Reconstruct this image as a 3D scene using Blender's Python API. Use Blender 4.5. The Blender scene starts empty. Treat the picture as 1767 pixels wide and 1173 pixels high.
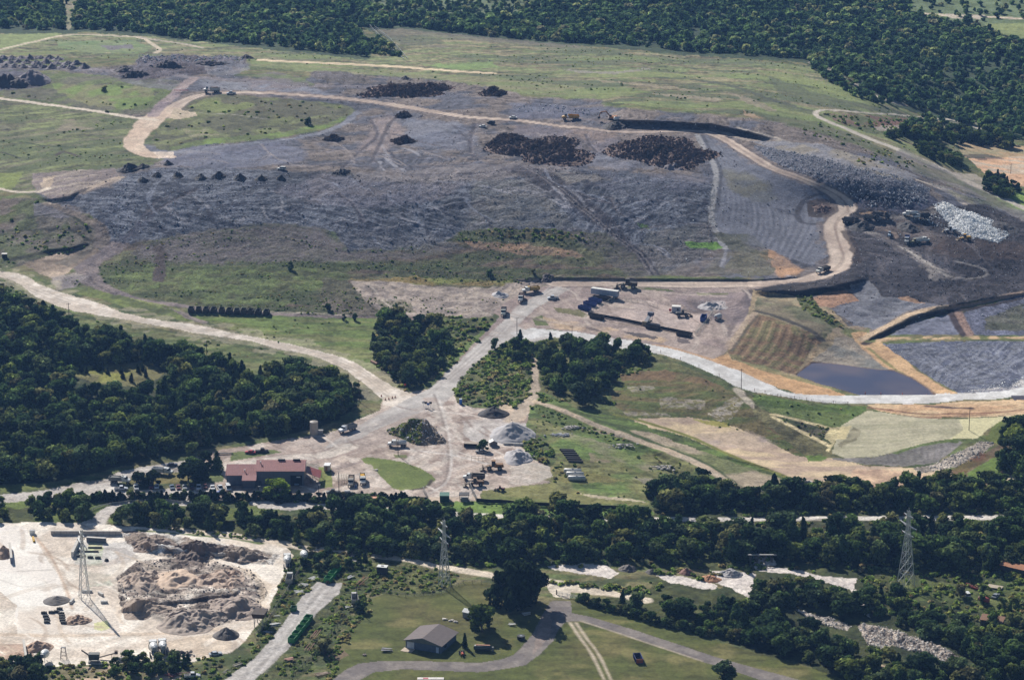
import bpy, bmesh, math, random
import numpy as np
from mathutils import Vector, Matrix
random.seed(7); rng = np.random.default_rng(7)
SC = bpy.context.scene
COL = SC.collection
R = math.radians
# ---------------------------------------------------------------- camera
PITCH = 17.0; CH = 400.0; FPX = 4900.0; CX, CY = 883.5, 586.5
cam_d = bpy.data.cameras.new('camera'); cam = bpy.data.objects.new('camera', cam_d); COL.objects.link(cam)
cam.location = (0, 0, CH); cam.rotation_euler = (R(90-PITCH), 0, 0)
cam_d.sensor_width = 36; cam_d.lens = 36*FPX/1767; cam_d.clip_start = 5; cam_d.clip_end = 200000
SC.camera = cam
# ---------------------------------------------------------------- sky, sun, exposure
SUN_EL, SHD = 34.0, 26.0          # sun height; its shadows fall towards the camera, 26 degrees to the right
w = bpy.data.worlds.new('World'); SC.world = w; w.use_nodes = True
nt = w.node_tree; bg = nt.nodes['Background']
sky = nt.nodes.new('ShaderNodeTexSky'); sky.sky_type = 'NISHITA'; sky.sun_disc = False
sky.sun_elevation = R(SUN_EL); sky.sun_rotation = R(-SHD); sky.altitude = 300; sky.air_density = 1.0; sky.dust_density = .6
nt.links.new(sky.outputs[0], bg.inputs[0]); bg.inputs[1].default_value = .05
sd = bpy.data.lights.new('sun', 'SUN'); sun = bpy.data.objects.new('sun', sd); COL.objects.link(sun)
sd.energy = 5; sd.angle = R(.5); sd.color = (1, .955, .89)
az = R(SHD); el = R(SUN_EL)
sdir = Vector((-math.sin(az)*math.cos(el), math.cos(az)*math.cos(el), math.sin(el)))   # towards the sun
sun.rotation_euler = sdir.to_track_quat('Z', 'Y').to_euler(); sun.location = (-300, 1500, 900)
SC.view_settings.view_transform = 'Standard'; SC.view_settings.look = 'None'
SC.view_settings.exposure = 0.34; SC.view_settings.gamma = 1
SC.cycles.max_bounces = 4; SC.cycles.diffuse_bounces = 2; SC.cycles.glossy_bounces = 2
SC.cycles.transmission_bounces = 2; SC.cycles.volume_bounces = 0; SC.cycles.transparent_max_bounces = 4
SC.cycles.use_adaptive_sampling = True; SC.cycles.adaptive_threshold = .02
# ---------------------------------------------------------------- little maths
def lin(c):
    c = np.asarray(c, float)/255.0
    return np.where(c <= .04045, c/12.92, ((c+.055)/1.055)**2.4)
def ray(u, v):
    cp, sp = math.cos(R(PITCH)), math.sin(R(PITCH))
    a = (u-CX)/FPX; b = (v-CY)/FPX
    return a, cp - b*sp, -sp - b*cp
def hsh(i, j, s):
    h = (i.astype(np.int64)*374761393 + j.astype(np.int64)*668265263 + s*1442695041) & 0x7fffffff
    h = ((h ^ (h >> 13))*1274126177) & 0x7fffffff
    h = (h ^ (h >> 16)) & 0xffff
    return h/65535.0
def vn(x, y, s=0):
    xi = np.floor(x); yi = np.floor(y); fx = x-xi; fy = y-yi
    fx = fx*fx*(3-2*fx); fy = fy*fy*(3-2*fy)
    a = hsh(xi, yi, s); b = hsh(xi+1, yi, s); c = hsh(xi, yi+1, s); d = hsh(xi+1, yi+1, s)
    return (a+(b-a)*fx)*(1-fy) + (c+(d-c)*fx)*fy
def fbm(x, y, sc, s=0, o=3):
    r = 0; t = 0; a = 1
    for k in range(o):
        r = r + a*vn(x/sc*2**k+17.3*k, y/sc*2**k-9.1*k, s+k*7); t += a; a *= .55
    return r/t
# ---------------------------------------------------------------- terrain grid
def axis(a, b, st, lo, hi, g=1.13):
    c = list(np.arange(a, b, st)); s = st; x = a
    L = []
    while x > lo: s *= g; x -= s; L.append(x)
    s = st; x = c[-1]; H_ = []
    while x < hi: s *= g; x += s; H_.append(x)
    return np.array(L[::-1]+c+H_)
UA = axis(-120, 1890, 1.6, -4000, 5800)
VA = axis(-20, 1215, 1.4, -820, 2600, 1.12)
VA = VA[VA > -870]
UU, VV = np.meshgrid(UA, VA)
NV_, NU_ = UU.shape
HP = [(-400,1300,0),(300,1300,0),(900,1300,0),(1500,1300,-1),(2200,1300,-2),(0,1000,0),(450,1000,0),(250,1000,0),(900,1050,1),(1300,1050,-1),(1767,1050,-2),
(0,860,1),(450,840,1),(700,830,2),(900,800,3),(1100,860,0),(1400,880,-2),(1767,870,-2),(700,700,4),(640,740,3),(900,700,4),(950,540,7),(1200,540,8),(1100,640,5),(1250,650,6),
(1200,740,-1),(1350,800,-4),(1500,830,-4),(1060,750,3),(1330,690,6),(1600,690,6),(1767,690,7),(1600,750,1),(1400,650,2.6),(1500,660,2.6),(1590,675,2.7),(1401,622,2.8),(1427,625,2.8),(1501,634,2.8),(1542,638,2.8),(1573,651,2.8),(1598,666,2.8),(1376,645,2.8),(1419,664,2.8),(1440,600,4.6),(1390,570,11),(1300,520,10),
(0,475,10),(200,545,8),(450,590,6),(600,640,4),(0,650,4),(300,700,3),(0,800,1),(550,700,3),
(180,440,13),(300,500,11),(500,500,11),(700,510,9),(900,500,9),(1100,490,10),(1300,493,11),(1432,475,13),
(400,440,15),(700,440,15),(1000,430,18),(250,310,34),(450,315,35),(700,315,36),(900,310,36),(1100,310,36),(1250,300,37),(1350,330,32),(1400,400,22),(1350,460,14),
(300,280,36),(600,250,38),(900,250,40),(1150,250,42),(1250,235,43),(1455,350,27),(1445,400,21),
(1340,255,44),(1450,275,43.5),(1560,305,38),(1500,356,28),(1600,352,27),(1640,335,27),(1600,400,20),(1700,430,17),(1500,430,20),(1600,480,15),(1640,525,8),(1767,480,8),
(1500,560,6),(1700,560,6),(1600,600,5),(1767,600,5),(600,175,40),(900,205,43),(1200,215,46),(300,200,36),(60,180,32),(0,300,25),(0,400,15),(100,330,28),
(0,110,36),(300,110,42),(600,130,44),(900,150,46),(1200,180,48),(1400,220,45),(200,80,34),(500,100,38),(800,110,42),(1100,130,46),(1300,140,44),(1500,190,34),
(0,50,24),(300,60,26),(640,90,28),(900,70,26),(1200,90,26),(1400,105,26),(1600,205,16),(1767,245,12),(1767,340,14),(1650,300,20),
(0,0,22),(600,0,22),(1200,0,24),(1767,0,15),(1767,100,12),(600,-300,20),(-400,-300,20),(2200,-300,20),(-400,500,10),(2200,500,8),(-400,100,28),(2200,200,14)]
HP = np.array(HP, float)
def tps(P):
    X = P[:, 0]/400; Y = P[:, 1]*2.2/400; n = len(P)
    d = np.hypot(X[:, None]-X, Y[:, None]-Y)+1e-9
    K = d*d*np.log(d); K[np.diag_indices(n)] = 0.02
    A = np.zeros((n+3, n+3)); A[:n, :n] = K; A[:n, n] = 1; A[:n, n+1] = X; A[:n, n+2] = Y
    A[n, :n] = 1; A[n+1, :n] = X; A[n+2, :n] = Y
    c = np.linalg.solve(A, np.r_[P[:, 2], 0, 0, 0])
    def f(u, v):
        x = u/400; y = v*2.2/400; r = c[n]+c[n+1]*x+c[n+2]*y
        for i in range(n):
            q = (x-X[i])**2+(y-Y[i])**2+1e-12
            r = r+c[i]*.5*q*np.log(q)
        return r
    return f
_f = tps(HP)
uc = np.clip(UU, -400, 2200); vc = np.clip(VV, -300, 1300)
us = np.arange(-400, 2201, 20.); vs = np.arange(-300, 1301, 10.)
gu, gv = np.meshgrid(us, vs); Hc = _f(gu, gv)
def bicub(Hc, u, v):
    x = np.clip((u+400)/20, 1, Hc.shape[1]-2.001); y = np.clip((v+300)/10, 1, Hc.shape[0]-2.001)
    xi = x.astype(int); yi = y.astype(int); fx = x-xi; fy = y-yi
    xi = np.clip(xi, 1, Hc.shape[1]-3); yi = np.clip(yi, 1, Hc.shape[0]-3)
    def w4(t): return [(-t+2*t*t-t**3)/2, (2-5*t*t+3*t**3)/2, (t+4*t*t-3*t**3)/2, (t**3-t*t)/2]
    wx = w4(fx); wy = w4(fy); r = 0
    for j in range(4):
        row = 0
        for i in range(4): row = row+wx[i]*Hc[yi+j-1, xi+i-1]
        r = r+wy[j]*row
    return r
HH = bicub(Hc, uc, vc)
def bank(line, A, w, D, fade=25):
    """a cut bank: the ground climbs by A within w px of the line and eases back over D px"""
    global HH
    L = np.array(line, float)
    m = (UU > L[0, 0]-1) & (UU < L[-1, 0]+1)
    base = np.interp(UU, L[:, 0], L[:, 1]); t = (base-VV)
    up = np.clip(t/w, 0, 1); up = up*up*(3-2*up)
    dn = np.clip(1-(t-w)/D, 0, 1); dn = dn*dn*(3-2*dn)
    e = np.clip((UU-L[0, 0])/fade, 0, 1)*np.clip((L[-1, 0]-UU)/fade, 0, 1)
    HH = HH+np.where(m, A*up*dn*e, 0)
bank([(1050,209),(1080,213),(1150,215),(1230,220),(1300,234),(1335,246)], 2.6, 6, 60)
bank([(880,486),(960,482),(1100,484),(1317,485),(1400,478)], .7, 3, 40)
bank([(1290,508),(1320,512),(1380,512),(1440,504),(1500,490)], 2.4, 12, 40)
bank([(1490,592),(1522,578),(1573,552),(1611,541),(1640,540)], 1.5, 6, 25)
bank([(1590,540),(1640,534),(1700,522),(1790,508)], 1.3, 8, 40)
bank([(60,440),(120,434),(160,424)], 1.2, 7, 25)
bank([(60,345),(90,350),(120,345),(150,330)], 1, 7, 25)
bank([(1240,790),(1330,812),(1400,842)], .6, 6, 40)
bank([(905,700),(1000,728),(1100,775),(1200,820),(1290,868)], 1.3, 14, 20)
bank([(200,1060),(260,1046),(330,1038),(400,1030),(430,1015)], 1.5, 7, 26)
bank([(205,1045),(300,1085),(400,1068),(450,1035)], 1.4, 16, 30)
bank([(225,945),(300,955),(380,962),(430,965)], 1.6, 9, 20)
rd = ray(UU, VV)
TT = (HH-CH)/rd[2]
XX = rd[0]*TT; YY = rd[1]*TT
# world noises used everywhere
N40 = fbm(XX, YY, 45, 1, 4); N12 = fbm(XX, YY, 13, 2, 3); N4 = fbm(XX, YY, 4.5, 3, 3); N1 = fbm(XX, YY, 1.6, 4, 2)
M12 = fbm(XX, YY, 16, 12, 3); M4 = fbm(XX, YY, 6, 13, 2); HN = fbm(XX, YY*1.0, 30, 21, 2)
ST = fbm(XX*.25, YY, 5, 31, 3)      # sideways streaks
N4, N1, N12, M4, M12, ST, N40 = [np.clip((a-.5)*1.7+.5, 0, 1) for a in (N4, N1, N12, M4, M12, ST, N40)]
def _trk(a, sx, sy, sd):
    c, s_ = math.cos(R(a)), math.sin(R(a)); wx = (HN-.5)*22; x = XX+wx; y = YY-wx*.5
    return fbm((x*c+y*s_)/sx, (-x*s_+y*c)/sy, 1, sd, 3)
_m = np.clip((fbm(XX, YY, 70, 101, 2)-.5)*9+.5, 0, 1); _m2 = np.clip((fbm(XX, YY, 60, 107, 2)-.42)*9+.5, 0, 1)
TRK = (_trk(12, 16, 1.25, 103)*_m+_trk(-22, 13, 1.4, 104)*(1-_m))*_m2+_trk(58, 12, 1.3, 105)*(1-_m2)
TRK = np.clip((TRK-.5)*2.0+.5+(N4-.5)*.45, 0, 1)
CC = np.zeros(UU.shape+(4,)); REG = np.zeros(UU.shape, np.int16); REL = np.zeros(UU.shape); MX = np.zeros(UU.shape)  # MX: scatter mask
WU = (fbm(UU, VV*2.5, 14, 41, 3)-.5)*2; WV = (fbm(UU, VV*2.5, 14, 55, 3)-.5)*2
REGS = ['ground', 'road', 'dirt_road', 'lawn', 'pond', 'dirt_yard', 'concrete_yard', 'waste_slope', 'driveway', 'path', 'riverbed', 'straw_slope', 'basin_floor']
def inside(P, x, y):
    P = np.array(P, float); r = np.zeros(x.shape, bool); n = len(P)
    for i in range(n):
        x1, y1 = P[i]; x2, y2 = P[(i+1) % n]
        if y1 == y2: continue
        c = ((y1 > y) != (y2 > y)) & (x < (x2-x1)*(y-y1)/(y2-y1)+x1)
        r ^= c
    return r
def box(P, pad=14):
    P = np.array(P, float)
    a, b = np.searchsorted(UA, [P[:, 0].min()-pad, P[:, 0].max()+pad]); c, d = np.searchsorted(VA, [P[:, 1].min()-pad, P[:, 1].max()+pad])
    return slice(max(c, 0), d+1), slice(max(a, 0), b+1)
def put(s, al, c, c2=None, nz=None, v=.18, vz=None, rough=None, reg=None, rel=None):
    """mix a colour into the block s with weight al; c2 shows where nz is high"""
    if nz is None: nz = N12
    if vz is None: vz = N4
    c = lin(c); base = np.broadcast_to(c, al.shape+(3,))
    if c2 is not None:
        k = np.clip((nz[s]-.5)*4+.5, 0, 1)[..., None]; base = base*(1-k)+lin(c2)*k
    val = (1+v*2*(vz[s]-.5)+v*1.2*(N1[s]-.5)+v*.8*(N40[s]-.5))[..., None]
    A = al[..., None]
    CC[s][..., :3] = CC[s][..., :3]*(1-A)+base*val*A
    if rough is not None: CC[s][..., 3] = CC[s][..., 3]*(1-al)+rough*al
    if rel is not None: REL[s] = REL[s]*(1-al)+rel*al
    if reg is not None: REG[s] = np.where(al > .5, REGS.index(reg), REG[s])
def paint(P, c, c2=None, warp=4, a=1, soft=0, mask=None, **k):
    s = box(P, 16+warp)
    u = UU[s]; v_ = VV[s]
    al = np.zeros(u.shape)
    offs = [(0, 0)] if soft == 0 else [(0, 0), (soft, 0), (-soft, 0), (0, soft*.45), (0, -soft*.45)]
    for du, dv in offs:
        al += inside(P, u+WU[s]*warp+du, v_+WV[s]*warp*.45+dv)
    al = al/len(offs)*a
    if mask is not None: al = al*mask[s]
    put(s, al, c, c2, **k)
def cr(pts, n=8):
    P = [np.array(p, float) for p in pts]; P = [2*P[0]-P[1]]+P+[2*P[-1]-P[-2]]; out = []
    for i in range(1, len(P)-2):
        for t in np.linspace(0, 1, n, endpoint=False):
            out.append(.5*((2*P[i])+(-P[i-1]+P[i+1])*t+(2*P[i-1]-5*P[i]+4*P[i+1]-P[i+2])*t*t+(-P[i-1]+3*P[i]-3*P[i+1]+P[i+2])*t**3))
    out.append(P[-2]); return np.array(out)
def scale_at(v): return FPX/400*math.sin(R(PITCH)+math.atan((v-CY)/FPX))
def line(pts, width, c, c2=None, edge=1.0, wob=.25, a=1, only=None, curve=True, **k):
    """a band of the given width in metres along pixel points; width may be a list"""
    W_ = list(width) if hasattr(width, '__len__') else [width]
    q = [tuple(p)+(float(np.interp(i/(len(pts)-1), np.linspace(0, 1, len(W_)), W_)) if len(W_) > 1 else W_[0],) for i, p in enumerate(pts)]
    q = cr(q, 6) if curve and len(q) > 2 else np.array(q, float)
    sc = np.array([scale_at(p[1]) for p in q]); pad = max(q[:, 2]*sc)+8
    s = box(q[:, :2], pad); u = UU[s]; v_ = VV[s]
    best = np.full(u.shape, 9.0)
    for i in range(len(q)-1):
        sn = math.sin(R(PITCH)+math.atan((q[i][1]-CY)/FPX)); k_ = sc[i]
        ax, ay = q[i][0]/k_, q[i][1]/k_/sn; bx, by = q[i+1][0]/k_, q[i+1][1]/k_/sn
        px, py = u/k_, v_/k_/sn
        L2 = (bx-ax)**2+(by-ay)**2+1e-9
        t = np.clip(((px-ax)*(bx-ax)+(py-ay)*(by-ay))/L2, 0, 1)
        d = np.hypot(px-ax-t*(bx-ax), py-ay-t*(by-ay))/(.5*(q[i][2]*(1-t)+q[i+1][2]*t))
        best = np.minimum(best, d)
    best = best+(M4[s]-.5)*wob
    hw = np.mean(q[:, 2])/2
    al = np.clip((1-best)*hw/edge+.5, 0, 1)*a
    if only: al = al*np.isin(REG[s], only)
    put(s, al, c, c2, **k)
# ================================================================ ground colours (traced regions, painted per vertex)
GR, GR2 = (92,102,60), (114,108,76)       # weeds, straw
GRD = (66,78,46); LAW = (104,108,58); LAW2 = (118,110,70)
DIRT, DIRT2 = (176,158,142), (150,134,122)
PALE, PALE2 = (214,204,192), (196,184,170)
WST, WST2 = (100,101,110), (122,117,118)
DK = (62,58,60); TAN = (184,166,144); ORG = (186,148,112)
s0 = (slice(None), slice(None)); one = np.ones(UU.shape)
put(s0, one, GR, GR2, nz=ST, v=.3, rough=.35, rel=.35)
put(s0, np.clip((M12-.56)*9, 0, 1)*.8, GRD, v=.3)
FS = np.clip((fbm(XX*.3, YY, 3.2, 77, 3)-.5)*2+.5, 0, 1)
# far woodland floor and clearings
FOR_A = [(-60,-30),(-60,58),(0,58),(100,57),(170,57),(260,64),(350,77),(450,84),(540,95),(637,104),(641,88),(622,46),(612,20),(612,-30)]
FOR_B = [(640,54),(655,52),(700,52),(800,64),(900,74),(1000,80),(1100,87),(1200,97),(1300,102),(1370,106),(1400,113),(1440,130),(1480,155),(1530,178),(1600,200),(1660,222),(1720,240),(1850,250),(1850,90),(1767,72),(1720,62),(1690,46),(1600,37),(1560,28),(1540,-30),(612,-30),(612,20),(622,46)]
for F in (FOR_A, FOR_B): paint(F, (48,64,44), (60,74,50), warp=6, v=.3, rough=.3, rel=.2)
paint([(-400,-400),(2400,-400),(2400,-6),(-400,-6)], (58,70,48), (120,122,92), nz=N40, warp=3)
paint([(104,-20),(104,28),(108,44),(118,52),(132,44),(140,30),(135,15),(150,5),(150,-20)], (138,130,108), (112,114,84), warp=6, v=.25)
paint([(240,-20),(235,2),(300,10),(330,3),(400,12),(450,4),(470,-20)], (136,134,104), warp=6)
paint([(600,-20),(600,4),(700,26),(800,32),(900,30),(950,12),(930,-20)], (112,124,92), (96,108,76), warp=8, a=.75)
paint([(400,12),(440,14),(470,20),(462,24),(430,20)], (140,132,110), warp=5)
paint([(1545,-20),(1560,24),(1620,34),(1700,44),(1767,52),(1850,60),(1850,-20)], (106,120,86), (92,106,70), warp=6)
paint([(1698,42),(1767,40),(1850,42),(1850,74),(1767,70),(1730,58)], (134,142,90), (120,130,80), warp=3)
line([(1600,24),(1650,28),(1700,29),(1767,33),(1850,36)], 7, (196,180,158))
paint([(1630,24),(1700,26),(1690,33),(1640,32)], (180,168,150), warp=3)
line([(1450,12),(1480,20),(1500,27),(1520,29)], 5, (150,142,120))
# fields on top of the hill
HF = [(0,58),(260,64),(450,84),(637,104),(700,54),(900,74),(1200,97),(1400,113),(1530,178),(1660,222),(1650,300),(1500,250),(1330,205),(1040,175),(885,160),(530,125),(230,100),(0,100)]
paint(HF, (104,112,74), (122,114,88), nz=ST, vz=FS, warp=6, v=.5, rough=.3)
paint(HF, (86,94,70), mask=np.clip((fbm(XX*.3, YY, 14, 61, 3)-.53)*9, 0, 1), a=.8)
paint(HF, (120,132,80), mask=np.clip((fbm(XX*.35, YY, 22, 62, 3)-.6)*9, 0, 1), a=.7)
paint([(640,52),(700,50),(850,66),(1000,79),(1000,84),(860,74),(700,60),(690,75),(800,82),(760,84),(690,72)], (110,104,92), warp=4, a=.7)
paint([(660,62),(740,60),(770,74),(720,80),(690,76)], (88,92,74), warp=4, a=.6)
paint([(730,112),(850,108),(862,116),(800,122)], (120,142,84), warp=5, a=.8)
paint([(970,120),(1060,124),(1120,117),(1122,120),(1060,128),(1000,126)], (140,134,124), warp=3, a=.8)
for P, c in [(([(1030,138),(1120,145),(1200,155),(1210,158),(1120,150),(1040,142)]), (146,134,112)), (([(1120,162),(1200,165),(1250,172),(1240,176),(1160,168)]), (150,138,118)),
             ([(1250,158),(1300,172),(1340,190),(1330,193),(1290,178)], (142,130,112)), ([(1280,190),(1340,212),(1335,216),(1285,200)], (160,134,108)), ([(1180,132),(1250,134),(1290,140),(1230,138)], (150,140,110))]:
    paint(P, c, warp=5, a=.75)
line([(1130,134),(1200,138),(1260,148),(1310,165),(1370,185),(1400,192)], 5, (74,78,66), wob=.8, a=.8)
line([(1140,142),(1220,150),(1290,164),(1360,186),(1420,200)], 8, (88,92,70), wob=.8, a=.6)
paint([(1320,130),(1380,150),(1450,172),(1540,188),(1560,200),(1480,186),(1400,176),(1340,158)], (86,92,70), warp=8, a=.7)
paint([(1300,120),(1380,128),(1460,160),(1530,184),(1500,182),(1420,155),(1340,135)], (128,136,84), warp=6, a=.6)
line([(1400,108),(1440,125),(1470,142),(1490,158),(1520,170),(1560,182)], 5, (140,132,120), wob=.8)
paint([(1488,156),(1505,160),(1522,171),(1500,166)], (196,184,170), warp=3)
paint([(0,60),(110,57),(100,62),(0,90)], (124,134,86), warp=2)
paint([(95,72),(230,70),(262,82),(250,92),(160,92),(100,82)], (104,122,80), (118,128,90), warp=4)
paint([(172,80),(228,78),(232,84),(190,86)], (112,108,108), warp=4)
paint([(1410,210),(1470,232),(1540,262),(1600,290),(1560,290),(1460,256),(1380,230),(1300,205),(1340,200)], (104,104,84), (86,92,66), warp=8, a=.8)
paint([(1420,195),(1500,200),(1580,205),(1640,212),(1590,225),(1540,235),(1490,228),(1440,208)], (98,104,72), (120,96,84), warp=5, rough=.5)
paint([(1490,212),(1560,208),(1620,212),(1600,218),(1520,222)], (132,98,84), warp=4, a=.8)
paint([(1505,218),(1580,216),(1590,222),(1520,226)], (180,168,154), warp=5, a=.8)
paint([(1560,210),(1620,212),(1680,206),(1690,214),(1620,222),(1570,222)], (150,146,130), warp=5, a=.5)
paint([(1650,245),(1760,252),(1850,252),(1850,274),(1767,272),(1665,272)], (150,140,110), (176,150,116), warp=5, nz=ST)
paint([(1672,274),(1767,270),(1850,270),(1850,340),(1767,322),(1738,315),(1698,300)], (206,166,132), (190,172,150), warp=3, nz=ST)
paint([(1655,268),(1700,266),(1735,274),(1690,276)], DK, warp=3, a=.7)
paint([(1690,308),(1767,330),(1850,350),(1850,400),(1767,372),(1720,345)], (100,118,66), (128,150,74), warp=5)
# ---- landfill deck, grey-purple ground
DECK = [(-60,106),(0,112),(60,113),(140,118),(230,112),(240,104),(300,96),(420,98),(432,112),(400,130),(460,134),(520,142),(545,122),(620,128),(700,134),(770,140),(830,148),(885,156),(900,168),(1040,172),(1042,184),(1120,190),(1200,196),(1330,208),(1400,226),(1500,258),(1560,286),(1640,318),(1700,345),(1767,380),(1850,420),(1850,520),(1700,515),(1639,530),(1500,590),(1330,500),(1317,480),(1120,474),(1090,440),(1040,404),(960,396),(830,394),(800,398),(760,420),(720,435),(640,434),(600,432),(560,395),(500,387),(440,386),(400,394),(330,402),(250,417),(200,430),(150,470),(95,490),(140,470),(170,430),(165,380),(150,370),(90,352),(60,330),(60,300),(200,290),(300,262),(350,248),(470,240),(560,224),(612,198),(612,190),(590,180),(500,171),(400,163),(350,160),(330,165),(300,180),(250,205),(200,200),(290,150),(250,140),(100,122),(0,122),(-60,124)]
paint(DECK, (114,104,98), (88,88,96), nz=M12, vz=TRK, warp=6, soft=3, v=.45, rough=.45, rel=.5, reg='waste_slope')
WSP = [(60,350),(110,344),(205,318),(215,300),(300,290),(420,292),(560,296),(700,312),(880,290),(1000,292),(1100,300),(1230,320),(1260,360),(1240,420),(1180,460),(1120,474),(1090,440),(1040,404),(960,396),(830,394),(800,398),(760,420),(720,435),(640,434),(600,432),(560,395),(500,387),(440,386),(400,394),(330,402),(250,417),(200,430),(185,425),(175,400),(165,380),(130,355)]
SL = fbm(XX*.6+YY*.3, YY*.25-XX*.15, 7, 71, 3)
paint(WSP, (110,113,122), (68,71,82), nz=TRK, vz=M12, warp=9, soft=4, v=.4, rough=1, rel=.75)
# smooth lighter cover patches and brown covers
for P, c, c2, a in [
 ([(470,330),(560,300),(700,318),(810,314),(760,345),(640,360),(560,355)], (120,114,118), (108,106,116), .8),
 ([(600,300),(900,280),(1000,292),(860,310),(700,318),(620,312)], (128,120,118), (116,110,110), .9),
 ([(810,312),(950,310),(960,390),(830,394),(800,396),(815,350)], (116,112,110), (104,104,100), .7),
 ([(240,425),(330,402),(440,388),(500,388),(560,396),(596,432),(500,440),(300,450)], (100,94,86), (88,92,66), .85),
 ([(640,205),(680,200),(700,240),(660,262),(610,262),(640,230)], (142,128,122), (130,118,116), .9),
 ([(700,205),(800,212),(830,250),(790,262),(700,250)], (118,120,130), (108,110,122), .8),
 ([(240,250),(350,252),(480,245),(530,262),(520,280),(400,292),(300,288),(260,275)], (112,114,128), (100,102,118), .8),
 ([(1000,290),(1150,300),(1230,300),(1210,330),(1100,340),(1020,320)], (110,110,122), (98,100,110), .6),
 ([(880,300),(1000,296),(1060,310),(960,322)], (134,126,116), (120,114,108), .7),
 ([(1060,232),(1200,232),(1190,245),(1060,243)], (136,124,118), (124,114,112), .8),
 ([(885,214),(1060,230),(1066,262),(1000,275),(960,240),(880,232)], (134,118,110), (116,108,112), .9),
 ([(985,232),(1000,236),(1030,262),(1020,268)], (70,66,68), None, .8),
 ([(1000,262),(1075,268),(1140,290),(1060,292),(1010,285)], (124,124,132), (112,112,122), .8),
 ([(830,325),(900,335),(960,345),(990,392),(850,392)], (104,102,98), (96,98,104), .6),
 ([(1120,400),(1230,380),(1240,420),(1180,470),(1125,474),(1095,440)], (112,106,102), (100,98,92), .7),
 ([(1230,330),(1260,360),(1250,430),(1210,470),(1290,478),(1340,470),(1330,440),(1280,400),(1260,340)], (110,110,116), (100,96,84), .8),
 ([(900,285),(960,300),(1060,380),(1140,472),(1120,474),(1060,412),(990,360),(900,305),(860,290)], (60,56,62), (78,74,80), .9),
 ([(430,140),(520,142),(560,160),(600,170),(560,166),(440,160)], (124,126,136), (132,122,122), .8),
 ([(340,135),(440,145),(430,158),(350,152)], (128,130,138), (118,118,126), .8),
 ([(880,176),(1000,184),(1040,190),(1000,200),(980,206),(880,206)], (108,110,124), (96,98,114), .8),
]: paint(P, c, c2, warp=8, soft=5, a=a, v=.2)
for i, (u0, v0, u1, v1, cnt, amp) in enumerate([(250,330,560,400,34,1), (560,320,800,430,30,1), (820,320,960,392,16,0), (960,300,1230,460,34,1), (640,240,820,285,12,0), (1240,330,1330,470,10,0)]):
    for k in range(cnt):     # dozer and compactor tracks
        a = random.uniform(u0, u1); b = random.uniform(v0, v1); L = random.uniform(30, 90); th = random.choice([random.uniform(-.7, -.1), random.uniform(-.5, .6), random.uniform(.8, 1.6)]); cv = random.uniform(-.8, .8)
        pts = []; x, y = a, b
        for j in range(5): pts.append((x, y)); x += L/4*math.cos(th); y += L/4*math.sin(th)*.45; th += cv/4
        dk = random.random() < .6
        line(pts, random.uniform(1, 2.8), (52,52,62) if dk else (152,150,156), wob=.9, a=random.uniform(.5, .9), curve=False)
line([(700,312),(790,320),(900,318)], 3, (84,80,84), wob=.8, a=.5)
# right of the crease: smooth grey cover with concentric lines
SM = [(1203,232),(1216,228),(1250,240),(1276,262),(1300,280),(1340,298),(1400,322),(1440,342),(1456,360),(1440,378),(1425,395),(1430,440),(1400,458),(1350,440),(1290,420),(1240,400),(1232,370),(1232,300),(1215,258)]
paint(SM, (116,117,126), (106,107,116), warp=3, v=.14, rough=.35, rel=.25)
for k in range(9): line([(1225+k*11,238+k*4),(1260+k*11,275+k*3),(1330+k*8,310+k*2),(1390+k*5,345+k)], 1.3, (86,88,98), wob=.7, a=.5)
for k in range(20): line([(1300+k*6.4,352+(k%4)*3),(1300+k*6.4+3,385),(1300+k*6.2-10,420),(1290+k*5.7-8,446)], 1.1, (86,88,98) if k % 2 else (134,134,142), wob=.6, a=.5)
for k in range(24): line([(1240+k*4,300+k*2.2),(1248+k*4.5,340+k*1.5),(1242+k*5,385+k)], .9, (88,90,100) if k % 2 else (130,130,138), wob=.7, a=.4)
paint([(1245,290),(1290,300),(1330,320),(1340,345),(1310,350),(1260,330)], (116,112,92), (108,108,104), warp=9, soft=6, a=.7)
line([(1203,232),(1212,250),(1226,272),(1236,300),(1232,340),(1228,370),(1236,400),(1250,430)], 3.4, (150,148,148), wob=.6)
line([(1212,232),(1222,252),(1236,275),(1244,300),(1240,340),(1236,368)], 2.2, (78,78,84), wob=.6, a=.8)
line([(1376,372),(1382,352),(1400,340),(1425,334),(1450,345)], 3.5, (70,68,74), wob=.5); line([(1376,372),(1384,384),(1410,386),(1440,378)], 3.5, (74,72,78), wob=.5)
paint([(1392,348),(1420,342),(1445,350),(1448,366),(1425,376),(1395,374)], (92,80,76), (70,62,60), warp=4)
line([(1425,390),(1427,405),(1424,415)], 3, (60,52,50)); line([(1340,360),(1362,368),(1378,374)], 2.4, (78,78,88), a=.8)
paint([(1300,425),(1338,434),(1388,466),(1378,473),(1343,479),(1330,456),(1310,440)], (172,136,106), (150,124,104), warp=4, soft=3)
paint([(1290,420),(1330,440),(1335,470),(1300,478),(1250,470),(1260,440)], (104,100,78), (112,104,94), warp=8, a=.8)
paint([(1228,402),(1300,405),(1330,440),(1260,432)], (88,88,70), (106,106,108), warp=8, a=.8)
paint([(1180,420),(1235,419),(1246,428),(1236,431),(1190,428)], (102,136,62), warp=4)
paint([(1100,386),(1120,388),(1122,394),(1104,393)], (100,130,64), warp=4, a=.8)
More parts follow.
